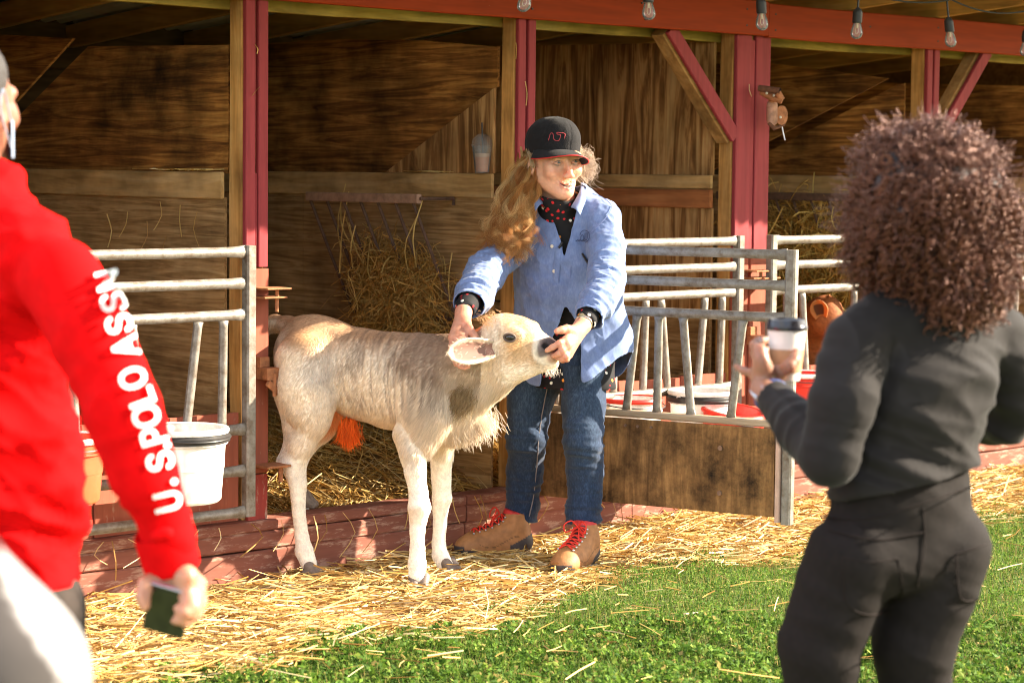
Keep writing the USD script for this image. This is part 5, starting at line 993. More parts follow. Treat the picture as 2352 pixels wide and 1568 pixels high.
uok = ~((uv_[:, 2] > whp(0, .05, -.108)[2] - 0.030 * ((q[:, 1]) / 0.1) + 0.004 * np.sin(q[:, 0] * 60)) ) & ~(((uv_ - zh(2040, 462, 7.575)) @ d2 > 0) & (arm_u(uv_, chR)[1] < .08)) & ~(((uv_ - zh(435, 305, 7.575)) @ d1 > 0) & (arm_u(uv_, chL)[1] < .08))
un = vnormals(uv_, uf_); uv_ = uv_ + un * (0.004 * folds(uv_, np.diag([6, 6, 30.0]), 19) * ramp01(uv_[:, 2], nb[2] - 0.06, nb[2]))[:, None]
u2 = solidify(*smooth_edge(*keep((uv_, uf_), uok)), 0.002); obj('undershirt', u2, PRINT, woman, True)
# --- jeans
js = Sdf3(); js.chain([pel + A(0, 0, 0.05), pel], [0.165, 0.165], 0.05, FLw)
js.chain([zl(800, 60, 8.15)] + legL[1:] + [zl(608, 1075, 8.22)], [0.100, 0.0785, 0.066, 0.0620, 0.0550, 0.0570], 0.018); js.chain([zl(985, 60, 8.06)] + legR[1:] + [zl(985, 1085, 7.99)], [0.100, 0.0745, 0.0640, 0.0610, 0.0550, 0.0575], 0.018)
jv, jf = polygonise(js, A(-0.12, 7.75, 0.08), A(0.50, 8.45, 0.98), 0.0058); jn = vnormals(jv, jf)
kneeL, kneeR = legL[2], legR[2]; wk = np.exp(-(np.minimum(np.abs(jv[:, 2] - kneeL[2]), np.abs(jv[:, 2] - kneeR[2])) / 0.09) ** 2) + 1.1 * ramp01(0.34 - jv[:, 2], 0, 0.12) + 0.5 * ramp01(jv[:, 2], 0.62, 0.7)
jd = 0.010 * wk * folds(jv, np.array([[5, 3, 13.0], [3, 6, -6], [1, 2, 26]]), 23) + 0.003 * folds(jv, np.array([[22, 0, 2.0], [0, 22, 2], [0, 0, 5]]), 24)
jv = jv + jn * jd[:, None]
jok = (jv[:, 2] > np.where(jv[:, 0] > 0.115 + 0.0 * jv[:, 0], zl(985, 1112, 7.96)[2], zl(600, 1092, 8.22)[2])); jq = smooth_edge(*keep((jv, jf), jok)); jm = solidify(*jq, 0.004)
fade = 0.55 * ramp01(-vnormals(*jq)[:, 1], 0.25, 0.95) * np.exp(-((jq[0][:, 2] - 0.58) / 0.20) ** 2); jc = 1 + fade[:, None] * A(1.5, 1.25, 0.75); jc = np.vstack([jc, jc])
JEAN = denim('blue_jeans', (0.008, 0.016, 0.038), (0.014, 0.027, 0.060), (0.028, 0.050, 0.098), 190, 0.15)
jeans = obj('jeans', jm, JEAN, woman, True, col=jc)
fn_j = lambda p: js(p); STITCH = plain('jean_stitch', (0.18, 0.16, 0.17), 0.8)
def on_j(x, y): return first_hit(js, (1050 + x / 2.412) / 1.0884, (850 + y / 2.412) / 1.0884, 7.5, 8.5, 400)
P = [on_j(x, y) for x, y in spline([(790, 180), (745, 380), (715, 560), (700, 760), (680, 940), (655, 1060)], 40)]
obj('inseam', tube(np.array([p + grad(js, p[None])[0] * 0.004 for p in P]), 0.0022, 5), STITCH, jeans, True)
# --- hiking boots
LEATH = vcol('boot_leather', 0.6, 0.3, 0.4, 140, var=0.18, scale=50)
LACE = plain('red_lace', (0.62, 0.035, 0.02), 0.6, 0.3, 0.2, 300); EYELET = plain('lace_hook', (0.55, 0.55, 0.56), 0.3, 0.6, 0.1, metal=0.9)
def boot(heel, toe, ankle, lean):
    heel, toe = np.asarray(heel), np.asarray(toe); heel = A(heel[0], heel[1], ground_at(heel[0], heel[1])); d = unit((toe - heel) * A(1, 1, 0)); lat = A(-d[1], d[0], 0); R = np.stack([d, lat, A(0, 0, 1)], 1)
    b = lambda x, y, z: heel + R @ A(x, y, z); s = Sdf3(); Ln = 0.285
    s.chain([b(.035, 0, .05), b(.09, 0, .052), b(.16, 0, .046), b(.215, 0, .040), b(.248, 0, .034)], [.040, .041, .043, .041, .030], .03)
    s.chain([b(.045, 0, .06), b(.052, 0, .10), b(.06, 0, .150)], [.040, .041, .044], .03); s.chain([b(.07, 0, .11), b(.12, 0, .085), b(.17, 0, .066), b(.21, 0, .056)], [.040, .034, .031, .029], .03)
    s.ell(b(.235, 0, .038), (.040, .043, .032), R.T, .02)
    fn = lambda p: np.maximum(np.maximum(s(p), (heel[2] + .012) - p[:, 2]), (p - b(.06, 0, .165)) @ unit(R @ A(-.30, 0, 1)))
    v, f = polygonise(fn, heel - .16, heel + A(.16, .16, .22) + d * 0.0 + np.abs(d) * 0.0 + A(0, 0, 0) if False else np.maximum(heel, toe) + A(.09, .09, .20), .0046) if False else polygonise(fn, np.minimum(heel, heel + d * Ln) - A(.07, .07, .02), np.maximum(heel, heel + d * Ln) + A(.07, .07, .22), .0046)
    q = (v - heel) @ R; tan_, dk, cuff = A(.30, .135, .05), A(.045, .036, .036), A(.075, .03, .028)
    c = np.tile(tan_, (len(v), 1)) * (0.82 + 0.36 * meshkit.fbm(v * 45, 3, 4))[:, None]
    toecap = (q[:, 0] > .205 - 0) & (q[:, 2] < .032 + .012 * (q[:, 0] > .25)); heelp = (q[:, 0] < .085) & (q[:, 2] < .078 - .5 * q[:, 0] + .01); c = np.where((toecap | heelp)[:, None], dk, c)
    tong = (np.abs(q[:, 1]) < .017 + .05 * (q[:, 2] - .06)) & (q[:, 0] > .075) & (q[:, 0] < .200) & (vnormals(v, f) @ unit(R @ A(.4, 0, 1)) > .35); c = np.where(tong[:, None], cuff, c); c = np.where((q[:, 2] > .158)[:, None] & (q[:, 0] > .05)[:, None] & (q[:, 2] > .148)[:, None], A(.45, .03, .03), c)
    sd = (np.abs(q[:, 2] - (.060 + .02 * np.sin(q[:, 0] * 30))) < .0018) & (q[:, 0] > .05) & (q[:, 0] < .2); c = np.where(sd[:, None], c * .45, c)
    up = obj('boot', (v, f), LEATH, woman, True, col=c)
    so = Sdf3(); so.chain([b(.03, 0, .012), b(.10, 0, .012), b(.17, 0, .012), b(.225, 0, .014), b(.25, 0, .020)], [.040, .037, .043, .042, .030], .02, [(A(0, 0, 1), .42)])
    sfn = lambda p: np.maximum(so(p), (heel[2] + .001) - p[:, 2]); vv, ff = polygonise(sfn, np.minimum(heel, heel + d * Ln) - A(.07, .07, .02), np.maximum(heel, heel + d * Ln) + A(.07, .07, .06), .005); qq = (vv - heel) @ R
    obj('sole', (vv, ff), vcol('boot_sole', .8, .2, .3, 150, var=.2), up, True, col=np.where((qq[:, 2] < .011)[:, None], A(.035, .03, .03), np.where((qq[:, 0] > .2)[:, None], A(.06, .05, .045), A(.30, .24, .18))))
    rows = [(.205, .063, .022), (.185, .074, .024), (.165, .084, .025), (.143, .096, .026), (.120, .112, .027), (.108, .132, .029), (.103, .152, .030)]
    def surf(x, y, z):
        p = b(x, y, z) + unit(R @ A(.4, y * 12, 1)) * .06; dn = -unit(R @ A(.4, y * 12, 1)); t = np.linspace(0, .12, 120); pts = p + t[:, None] * dn; k = np.argmax(fn(pts) < 0); return pts[max(k, 1) - 1] + unit(R @ A(.4, y * 12, 1)) * .003
    for i in range(len(rows)):
        for q_ in (-1, 1):
            x, z, w = rows[i]; p = surf(x, q_ * w, z); obj('lace_hook', xf(tm(trimesh.creation.icosphere(1, .0042)), loc=p), EYELET, up, True)
            if i + 1 < len(rows):
                x2, z2, w2 = rows[i+1]; obj('lace', tube(spline([p, surf((x + x2) / 2, 0, (z + z2) / 2) + A(0, 0, .003), surf(x2, -q_ * w2, z2)], 9), .0027, 6), LACE, up, True)
    kn_ = surf(.104, 0, .140) + unit(R @ A(1, 0, .3)) * .008
    for q_ in (-1, 1):
        obj('bow_loop', tube(spline([kn_, kn_ + R @ A(.012, q_ * .02, .022), kn_ + R @ A(.024, q_ * .042, .008), kn_ + R @ A(.03, q_ * .035, -.016), kn_ + R @ A(.012, q_ * .012, -.006), kn_], 22), .0026, 6), LACE, up, True)
        obj('bow_end', tube(spline([kn_, kn_ + R @ A(.02, q_ * .012, -.012), kn_ + R @ A(.035, q_ * .018, -.045)], 10), .0025, 6), LACE, up, True)
    return b
boot(zl(668, 1262, 8.19), zl(300, 1285, 8.15), None, 0); boot(zl(1035, 1350, 7.965), zl(815, 1425, 7.70), None, 0)
# --- cap
CAPM = plain('black_cap_cloth', (0.010, 0.009, 0.010), 0.85, 0.15, 0.35, 90, 0.5, 300, sheen=0.06); REDP = plain('red_piping', (0.55, 0.02, 0.02), 0.6)
ck, sk = math.cos(math.radians(-9)), math.sin(math.radians(-9)); hR, hC, head_hp = wR, wc, whp; wR = hR @ np.array([[ck, 0, sk], [0, 1, 0], [-sk, 0, ck]]); whp = lambda x, y, z: hC + hR @ A(-.003, 0, .036) * HS + wR @ A(x, y, z - .036) * HS
cs_ = Sdf3(); Ri = wR.T
cs_.ell(whp(0, -.016, .046), np.array((.0855, .104, .086)) * HS, Ri, .02); cs_.ell(whp(0, .025, .090), np.array((.050, .054, .034)) * HS, Ri, .03)
tilt = unit(wR @ A(0, -.16, 1)); cfn = lambda p: np.maximum(cs_(p), (whp(0, 0, .010) - p) @ tilt)
v, f = polygonise(cfn, wc - .17, wc + A(.17, .17, .2), .0045); n = vnormals(v, f); q = (v - wc) @ wR
v = v + n * (0.0028 * folds(v, np.eye(3) * 15, 31) * ramp01(q[:, 2], .05, .09))[:, None]; ang = np.arctan2(q[:, 0], q[:, 1]); gr_ = np.abs(((ang / (np.pi / 3)) + .5) % 1 - .5); v = v - n * (0.0012 * (gr_ < 0.03))[:, None]
cap_ = obj('cap', (v, f), CAPM, woman, True)
obj('cap_button', xf(tm(trimesh.creation.icosphere(2, .008)), loc=whp(0, -.012, .1285)), CAPM, cap_, True)
th = np.linspace(-1.46, 1.46, 45); rr = np.linspace(0, 1, 12)
rows = []
for a in th:
    base = A(.080 * math.sin(a), .085 * math.cos(a) - .012 + 0.008, .024 + .016 * math.cos(a)); edge = 0.074 * max(math.cos(a * 1.04), 0.0) ** 0.55
    rows.append([whp(base[0] * (1 + .16 * r * abs(math.sin(a))), base[1] + r * edge, base[2] - .010 * r - .022 * (math.sin(a) ** 2) * (0.35 + .65 * r)) for r in rr])
rows = np.array(rows); bm = ribbon(rows, .0035); obj('brim', bm, CAPM, cap_, True)
obj('brim_piping', tube(rows[:, -1] + wR @ A(0, .001, -.0018), .0019, 7), REDP, cap_, True)
lg_ = np.array([(-.012, .012), (-.012, .030), (.012, .030), (.012, .024), (.002, .022), (.006, .002), (.020, .002), (.024, .022), (.030, .022), (.036, -.004)]); P = []
for a, b_ in spline(np.column_stack([lg_[:, 0] * .85 + .030, lg_[:, 1] * .85 + .066]), 40):
    yy = np.linspace(.2, 0, 200); pts = np.array([whp(a, y, b_ - .004) for y in yy]); k = np.argmax(cs_(pts) < 0); P.append(pts[k] + wR @ A(0, .0015, 0))
obj('stitched_logo', tube(np.array(P), .0014, 5), plain('red_thread', (0.42, 0.05, 0.06), 0.8), cap_, True)
wR, whp = hR, head_hp
# --- long wavy hair over her right shoulder, curls on the other side, eyebrows
HAIR = strandm('blond_hair', 0.42, 0.4, 0.25); g = np.random.default_rng(61)
def locks(n, roots, mids, tips, spread, wave, npt=16, freq=3.0, w=0.0011, cols=None, clump=36, parent=None, name='hair'):
    """strands in clumps that follow guide lines root > mids > tip, with waves"""
    ng = n // clump; out = []
    for _ in range(ng):
        u = g.random(2); pts = [np.asarray(c) + g.normal(size=3) * np.asarray(s) for c, s in zip([roots] + mids + [tips], spread)]
        G = spline(pts, npt); s = np.linspace(0, 1, npt); a = unit(np.cross(np.gradient(G, axis=0), A(0.2, -1, 0.1))); bb = unit(np.cross(np.gradient(G, axis=0), a)); ph = g.uniform(0, 6, 2); fq = freq * g.uniform(.7, 1.3)
        G = G + a * (wave * s * np.sin(s * fq * 2 * np.pi + ph[0]))[:, None] + bb * (wave * .7 * s * np.sin(s * fq * 2 * np.pi + ph[1]))[:, None]
        off = g.normal(size=(clump, 1, 3)) * 0.0055 * (0.25 + 0.9 * np.sin(np.clip(s * 1.15, 0, 1) * np.pi * .62))[None, :, None]
        out.append(G[None] + off + g.normal(size=(clump, npt, 3)) * 0.0009)
    P = np.concatenate(out); tone = np.repeat(g.integers(0, len(cols), ng), clump); c = np.asarray(cols)[tone] * g.uniform(.75, 1.25, (len(P), 1))
    return curves(name, P, np.linspace(1.0, .55, npt) * w, HAIR, parent or woman, c)
BL = [(0.50, 0.24, 0.075), (0.42, 0.18, 0.05), (0.60, 0.34, 0.12), (0.34, 0.14, 0.04), (0.66, 0.44, 0.20)]
locks(5600, zw(728, 365, 7.975), [zw(672, 520, 7.96), zw(622, 690, 7.93), zw(575, 830, 7.91)], zw(575, 950, 7.90), [(.014, .03, .014), (.018, .03, .02), (.026, .03, .02), (.033, .03, .02), (.040, .03, .03)], .009, cols=BL, clump=20, w=.0009, freq=3.6)
locks(1500, zw(740, 400, 7.965), [zw(720, 560, 7.93), zw(690, 700, 7.91)], zw(665, 830, 7.89), [(.010, .02, .014), (.016, .02, .02), (.018, .02, .02), (.022, .02, .03)], .010, cols=BL)
locks(900, zw(760, 350, 7.93), [zw(740, 400, 7.93), zw(725, 450, 7.95)], zw(700, 540, 7.96), [(.016, .02, .008), (.012, .02, .008), (.012, .02, .01), (.016, .02, .02)], .004, cols=[(0.62, 0.47, 0.29), (0.55, 0.40, 0.24)])
locks(150, zw(1048, 345, 8.0), [zw(1085, 380, 8.0), zw(1105, 430, 8.0)], zw(1085, 505, 8.01), [(.008, .02, .012), (.014, .02, .016), (.018, .02, .02), (.020, .02, .022)], .016, freq=4.0, w=.0010, cols=[(0.50, 0.38, 0.28), (0.30, 0.22, 0.17)], clump=2)
locks(110, zw(1035, 350, 7.98), [zw(1048, 400, 7.98)], zw(1060, 500, 8.0), [(.006, .02, .012), (.008, .02, .016), (.01, .02, .02)], .008, freq=3.0, w=.0010, cols=[(0.66, 0.54, 0.40)], clump=6)
for q_ in (-1, 1):
    t = g.uniform(-1, 1, 120); root = np.array([whp(q_ * .031 + .019 * a, .0925 - .007 * a * a, .0155 - .004 * a * a + b_) for a, b_ in zip(t, g.normal(0, .0012, 120))]); dd = np.array([wR @ A(q_ * 1.0, .1, .15)] * 120)
    P = root[:, None] + A(0, -.002, 0) + dd[:, None] * np.linspace(0, .009, 3)[None, :, None]; curves('eyebrow', P, np.array([.0010, .0009, .0004]), HAIR, woman, np.tile(A(.50, .35, .22), (120, 1)))
# --- wrist watch
wd = unit(e2 - wr2); wp = wr2 + wd * 0.012; Rw = rot_to(wd, A(0, -1, .3)); a = np.linspace(0, 2 * np.pi, 33)[:-1]
wt = obj('watch', xf(tube(np.stack([np.cos(a) * .0300, np.sin(a) * .0285, 0 * a], 1), np.full(32, .0038), 6, closed=True), R=Rw, loc=wp), plain('watch_steel', (0.55, 0.52, 0.47), 0.25, 0.6, 0.1, metal=1.0), woman, True)
obj('watch_face', xf(tm(trimesh.creation.cylinder(.013, .006, sections=20)), R=Rw @ np.array([[0, 0, 1.], [1, 0, 0], [0, 1, 0]]), loc=wp + Rw @ A(.026, -.012, 0)), plain('watch_dial', (0.45, 0.38, 0.25), 0.25, 0.5, 0.1, metal=0.8), wt, True)
# ================================================================== the man in red (seen from behind, near the camera)
def hits(fn, xy, Y0, Y1, n=140):
    """first_hit for many picture points at once"""
    xy = np.asarray(xy, float); d = cF[None] + np.outer(xy[:, 0] - 1176, cR) / FPX - np.outer(xy[:, 1] - 784, cU) / FPX; d /= d[:, 1:2]
    Ys = np.linspace(Y0, Y1, n); p = A(0, 0, CAM_H) + d[:, None] * Ys[None, :, None]; f = fn(p.reshape(-1, 3)).reshape(len(xy), n); k = np.argmax(f < 0, axis=1); k0 = np.maximum(k - 1, 0); i = np.arange(len(xy))
    f0, f1 = f[i, k0], f[i, k]; t = np.where(k > 0, f0 / np.where(f0 - f1 == 0, 1, f0 - f1), 0); Yh = Ys[k0] + t * (Ys[k] - Ys[k0]); return A(0, 0, CAM_H) + d * Yh[:, None]
man = thing('person', 'man seen from behind in a bright red shirt with white lettering down the sleeve', 'person')
mf = unit(A(0.40, 0.92, 0)); ml = A(mf[1], -mf[0], 0)
def d(x, y, Y): return at(x, y, Y)
RED = vcol('red_shirt', 0.85, 0.06, 0.3, 260, var=0.10, scale=30)
ms = Sdf3(); FLm = [(mf, 0.66)]
ms.chain([d(-75, 600, 4.28), d(-85, 720, 4.26), d(-70, 880, 4.25), d(-60, 1120, 4.25), d(-55, 1420, 4.25)], [0.175, 0.208, 0.180, 0.205, 0.215], 0.06, FLm)
ms.chain([d(-75, 470, 4.27), d(50, 575, 4.15), d(125, 640, 4.09)], [0.058, 0.062, 0.068], 0.05)
marm = [d(138, 640, 4.08), d(210, 775, 4.02), d(282, 945, 3.97), d(328, 1085, 3.97), d(388, 1235, 4.0), d(396, 1300, 4.01)]
ms.chain(marm, [0.078, 0.075, 0.067, 0.058, 0.045, 0.043], 0.015)
ms.chain([d(-75, 445, 4.27), d(-240, 545, 4.40), d(-330, 800, 4.45), d(-330, 1080, 4.40)], [0.075, 0.078, 0.07, 0.06], 0.05)
def mfn(p): return ms(p)
mv, mfc = polygonise(ms, d(-480, 1460, 4.3) * A(1, 0, 0) + A(0, 3.80, 0.50), A(0.05 - 0.55, 4.62, 1.50), 0.0082)
mn = vnormals(mv, mfc); mu, md_ = arm_u(mv, marm); onA = ramp01(0.105 - md_, 0, 0.025)
wq = unit(marm[2] - marm[1]); mdsp = 0.0065 * onA * (0.4 + ramp01(mu, .15, .3)) * folds(np.stack([mu * 17, mv @ unit(np.cross(wq, A(0, 1, 0))) * 7, mv[:, 1] * 7], 1), np.eye(3), 71) + (1 - onA) * (0.024 * folds(mv, np.array([[5, 2, 4.0], [2, 5, 0], [-3, 0, 8.5]]), 72) + 0.012 * folds(mv, np.array([[6, 0, 14.0], [0, 8, 0], [8, 0, 8.0]]), 73)) - .004
mv = mv + mn * np.clip(mdsp, -.026, .032)[:, None]
mend = marm[-1]; mdir = unit(marm[-1] - marm[-3]); hemz = d(120, 1378, 4.2)[2]
hem_line = hemz + 0.05 * ramp01(mv @ ml - d(100, 1390, 4.2) @ ml, 0.0, 0.12)
ok = ~((((mv - mend) @ mdir) > -0.012) & (np.linalg.norm(mv - mend, axis=1) < .11)) & ((mv[:, 2] > hem_line) | (onA > .3)) & ~((mv[:, 2] > d(-75, 415, 4.27)[2]) & (np.abs((mv - d(-75, 415, 4.27)) @ ml) < .07))
mred = np.tile(A(0.55, 0.0015, 0.0025), (len(mv), 1)); k = smooth_edge(*keep((mv, mfc), ok)); ksol = solidify(*k, .004)
mshirt = obj('shirt', ksol, RED, man, True, col=np.tile(A(0.55, 0.0015, 0.0025), (len(ksol[0]), 1)))
# cuff band and button tab
cb = [marm[-1] - mdir * s for s in (0.07, 0.045, 0.01, -0.004)]
cv_, cf_2 = tube(cb, [0.050, 0.0515, 0.0515, 0.049], 26, caps=False); cq = solidify(cv_, cf_2, .004); obj('cuff', cq, RED, mshirt, True, col=np.tile(A(0.55, 0.0015, 0.0025), (len(cq[0]), 1)))
tb = [d(350, 1235, 3.945), d(372, 1225, 3.94), d(398, 1222, 3.945)]; cq = tube(spline(tb, 8), [.008, .010, .011, .011, .011, .011, .010, .006], 10); obj('cuff_tab', cq, RED, mshirt, True, col=np.tile(A(0.58, 0.002, 0.003), (len(cq[0]), 1)))
# white lettering printed along the sleeve
PRINTW = plain('white_print', (0.80, 0.78, 0.76), 0.6, 0.3, 0.04)
def letters(cs, height, bold=True):
    ctr = [c[1] for c in cs]; P = np.array(ctr, float); tang = unit(np.gradient(P, axis=0))
    for (chv, c), tg in zip(cs, tang):
        m = meshkit.text_mesh(chv, height, 0.001, bold); v = np.asarray(m.vertices); f = np.asarray(m.faces); up_ = np.abs(m.face_normals[:, 2]) > .9; top = v[:, 2] > .0005; f = f[up_]; f = f[top[f].all(1)]
        t = trimesh.Trimesh(v, f); t.remove_unreferenced_vertices(); v, f = trimesh.remesh.subdivide_to_size(t.vertices, t.faces, height * 0.22, max_iter=6)
        cx, cy = (v[:, 0].max() + v[:, 0].min()) / 2, height / 2; s = FPX / 3.95; upv = A(tg[1], -tg[0])
        xy = np.asarray(c)[None] + np.outer((v[:, 0] - cx) * s, tg) + np.outer((v[:, 1] - cy) * s, upv)
        yield xy, f
tri = cKDTree(k[0])
def on_cloth(xy):
    p = hits(ms, xy, 3.75, 4.3); return p + grad(ms, p) * 0.0085
SL = [('U', (377, 1146)), ('.', (392, 1100)), ('S', (360, 1056)), ('.', (367, 1018)), ('P', (345, 1006 - 22)), ('O', (330, 940)), ('L', (312, 893)), ('O', (300, 850)), ('A', (280, 786)), ('S', (266, 739)), ('S', (254, 697)), ('N', (243, 652)), ('.', (252, 612))]
base = np.array([(388, 1148), (370, 1060), (354, 1000), (338, 955), (327, 915), (309, 873), (290, 800), (275, 748), (264, 700), (252, 650)], float)
names = ['U', 'S', 'P', 'O', 'L', 'O', 'A', 'S', 'S', 'N']
for xy, f in letters(list(zip(names, [tuple(b - A(8, 0)) for b in base])), 0.040):
    v = on_cloth(xy); n0 = np.cross(v[f[0, 1]] - v[f[0, 0]], v[f[0, 2]] - v[f[0, 0]]); f = f if n0[1] < 0 else f[:, ::-1]; obj('sleeve_letter', (v, f), PRINTW, mshirt, False)
for b in ((392, 1104), (376, 1024), (240, 616)):
    if ms(hits(ms, [b], 3.75, 4.3))[0] > .01: continue
    a = np.linspace(0, 2 * np.pi, 13)[:-1]; xy = np.vstack([[b], np.stack([b[0] + 7 * np.cos(a), b[1] + 7 * np.sin(a)], 1)]); v = on_cloth(xy); f = np.array([(0, 1 + (i + 1) % 12, 1 + i) for i in range(12)]); n0 = np.cross(v[f[0, 1]] - v[f[0, 0]], v[f[0, 2]] - v[f[0, 0]]); obj('sleeve_dot', (v, f if n0[1] < 0 else f[:, ::-1]), PRINTW, mshirt, False)
# head, neck, hand
mR = head_frame(math.radians(158), 0, 0); mc = d(-74, 232, 4.27)
def mhp(x, y, z): return mc + mR @ A(x, y, z)
mh = Sdf3(); person_head(mh, (mhp, mR)); mh.cap(mhp(0, -.03, -.06), d(-75, 470, 4.27), .062, .07, .03)
def z6(x, y, Y): return d((x / 3.093) / 1.0884, (1200 + y / 3.093) / 1.0884, Y)
hm = Sdf3(); hm.cap(marm[-3], marm[-1], .040, .028, .01); w_ = z6(1350, 640, 4.01)
km = [z6(1535, 800, 4.03), z6(1525, 850, 4.0), z6(1500, 905, 3.975), z6(1465, 945, 3.955)]
hand(hm, w_, [(q, .015) for q in km] + [(z6(1230, 780, 3.98), .017), (z6(1440, 740, 3.97), .020)],
     [([km[0], z6(1555, 930, 4.03), z6(1520, 1040, 4.0), z6(1430, 1110, 3.985)], .0115, .0090), ([km[1], z6(1540, 960, 3.985), z6(1480, 1040, 3.955), z6(1400, 1050, 3.955)], .0115, .0092),
      ([km[2], z6(1500, 980, 3.955), z6(1430, 1020, 3.94), z6(1375, 990, 3.945)], .0112, .0088), ([km[3], z6(1440, 1020, 3.95), z6(1390, 1080, 3.945), z6(1350, 1085, 3.95)], .0100, .0078),
      ([z6(1230, 740, 3.99), z6(1130, 800, 3.965), z6(1105, 900, 3.955), z6(1120, 970, 3.95)], .0155, .0105)])
bm_ = Sdf3(); bm_.chain([d(-80, 680, 4.28), d(-80, 760, 4.26), d(-60, 1120, 4.25)], [.11, .14, .15], .05, FLm); bm_.chain(marm[:-1], [.04, .045, .042, .040, .030], .01)
mbf = lambda p: np.minimum(np.minimum(mh(p), hm(p)), bm_(p)); v, f = polygonise(mbf, A(-1.55, 3.80, .40), A(-.50, 4.62, 1.68), .0062)
q = (v - mc) @ mR; hl_ = mh(v) < .003; c = np.where((v[:, 2] > 1.2)[:, None], A(.20, .085, .05), A(.36, .165, .10)) * (0.85 + .3 * meshkit.fbm(v * 40, 3, 2))[:, None]
obj('body', (v, f), SKIN, man, True, col=c)
hh = Sdf3(); hh.ell(mhp(0, -.022, .045), (.079, .093, .082), mR.T, .02); hh.ell(mhp(0, -.05, -.01), (.070, .065, .07), mR.T, .03)
hfn = lambda p: np.maximum(hh(p), ((p - mhp(0, .045, .0)) @ (mR @ unit(A(0, 1, -.55))))); v, f = polygonise(hfn, mc - .15, mc + .16, .006); v = v + vnormals(v, f) * (.004 * meshkit.fbm(v * 120, 2, 3))[:, None]
obj('cropped_hair', (v, f), plain('grey_hair', (.035, .03, .028), .7, .3, .4, 160, .8, 300), man, True)
mk = [[mhp(.080 * math.sin(a) * 1.0, .108 * math.cos(a) - .01, z) for z in np.linspace(-.035, -.105, 6)] for a in np.linspace(-1.1, 1.1, 18)]
obj('face_mask', ribbon(np.array(mk), .002), plain('mask_cloth', (.20, .25, .33), .8), man, True)
obj('mask_loop', tube(spline([mhp(.072, .035, -.04), mhp(.086, -.01, .02), mhp(.088, -.022, -.02), mhp(.074, .03, -.085)], 20), .002, 6), plain('mask_cloth', (.20, .25, .33), .8), man, True)
# trousers and shoes
TRO = plain('dark_trousers', (.03, .022, .018), .85, .2, .25, 20, .3, 200)
tr = Sdf3(); gy = -0.15; fr_, fl_ = A(-.86, 4.16, gy), A(-1.13, 4.30, gy)
tr.chain([d(-55, 1330, 4.25), d(-55, 1420, 4.25)], [.165, .175], .05, FLm); tr.chain([d(60, 1400, 4.19), fr_ + A(.0, -.01, .48), fr_ + A(0, 0, .08)], [.105, .080, .066], .05); tr.chain([d(-170, 1400, 4.3), fl_ + A(0, -.01, .48), fl_ + A(0, 0, .08)], [.105, .080, .066], .05)
v, f = polygonise(tr, A(-1.5, 3.9, gy - .05), A(-.5, 4.65, .72), .011); v = v + vnormals(v, f) * (.008 * folds(v, np.array([[7, 0, 2.0], [0, 7, 0], [2, 0, 11]]), 81))[:, None]; obj('trousers', (v, f), TRO, man, True)
def shoe(c, dr, parent, mat):
    dr = unit(np.asarray(dr, float) * A(1, 1, 0)); s = Sdf3(); s.chain([c + A(0, 0, .05) - dr * .05, c + dr * .10 + A(0, 0, .04), c + dr * .19 + A(0, 0, .032)], [.045, .042, .034], .03); v, f = polygonise(lambda p: np.maximum(s(p), c[2] - p[:, 2]), np.minimum(c, c + dr * .24) - .12, np.maximum(c, c + dr * .24) + .14, .010); obj('shoe', (v, f), mat, parent, True)
SHOE = plain('dark_shoe', (.03, .028, .03), .6)
shoe(fr_, mf, man, SHOE); shoe(fl_, mf, man, SHOE)
# the phone in his hand
pc = z6(1310, 925, 3.975); ex = unit(z6(1490, 875, 3.965) - z6(1165, 780, 3.965)); ez = unit(np.cross(ex, A(0.1, .8, .55))); ez = ez if ez[2] > 0 else -ez; ey_ = np.cross(ez, ex)
ph = thing('phone', 'dark phone held in the hand of the man in red', 'phone', pc)
Rp = np.stack([ex, ey_, ez], 1)
obj('case', xf(bevel_box((-.0375, -.0045, -.085), (.0375, .0045, .030), .004, .1), R=Rp), plain('phone_case', (.014, .015, .012), .35, .5, .1), ph)
obj('screen', xf(bevel_box((-.035, -.0052, -.082), (.035, -.0047, .027), .0002, .1), R=Rp), plain('phone_glass', (.006, .007, .006), .06, .6, .05), ph)
obj('metal_edge', xf(bevel_box((-.037, -.0048, .0302), (.037, .0048, .0335), .001, .1), R=Rp), plain('phone_metal', (.5, .5, .55), .25, .5, .05, metal=.9), ph)

# ================================================================== the woman with curly hair (seen from behind)
w2 = thing('person', 'woman with dark curly hair in a black jacket and black jeans, seen from behind', 'person')
def z7(x, y, Y): return d((1800 + x / 2.24) / 1.0884, (250 + y / 2.24) / 1.0884, Y)
def z8(x, y, Y): return d((1800 + x / 2.071) / 1.0884, (950 + y / 2.071) / 1.0884, Y)
def z5(x, y, Y): return d((1800 + x / 3.017) / 1.0884, (720 + y / 3.017) / 1.0884, Y)
bf2 = unit(A(-.50, .87, 0)); FL2 = [(bf2, .66)]
JK = vcol('black_jacket', 0.8, 0.15, 0.3, 300, var=0.10, scale=40, sheen=0.06)
s3 = Sdf3()
s3.chain([d(2130, 770, 4.56), d(2120, 890, 4.56), d(2085, 1010, 4.57), d(2068, 1130, 4.57)], [.142, .156, .150, .166], .03, FL2)
s3.cap(d(2000, 755, 4.49), d(2275, 760, 4.66), .060, .062, .05); s3.cap(d(2150, 680, 4.58), d(2145, 740, 4.57), .055, .09, .04)
la = [d(1968, 790, 4.46), d(1935, 920, 4.42), d(1905, 1050, 4.41), d(1840, 985, 4.53), d(1778, 915, 4.68)]; s3.chain(la, [.066, .064, .054, .048, .039], .014)
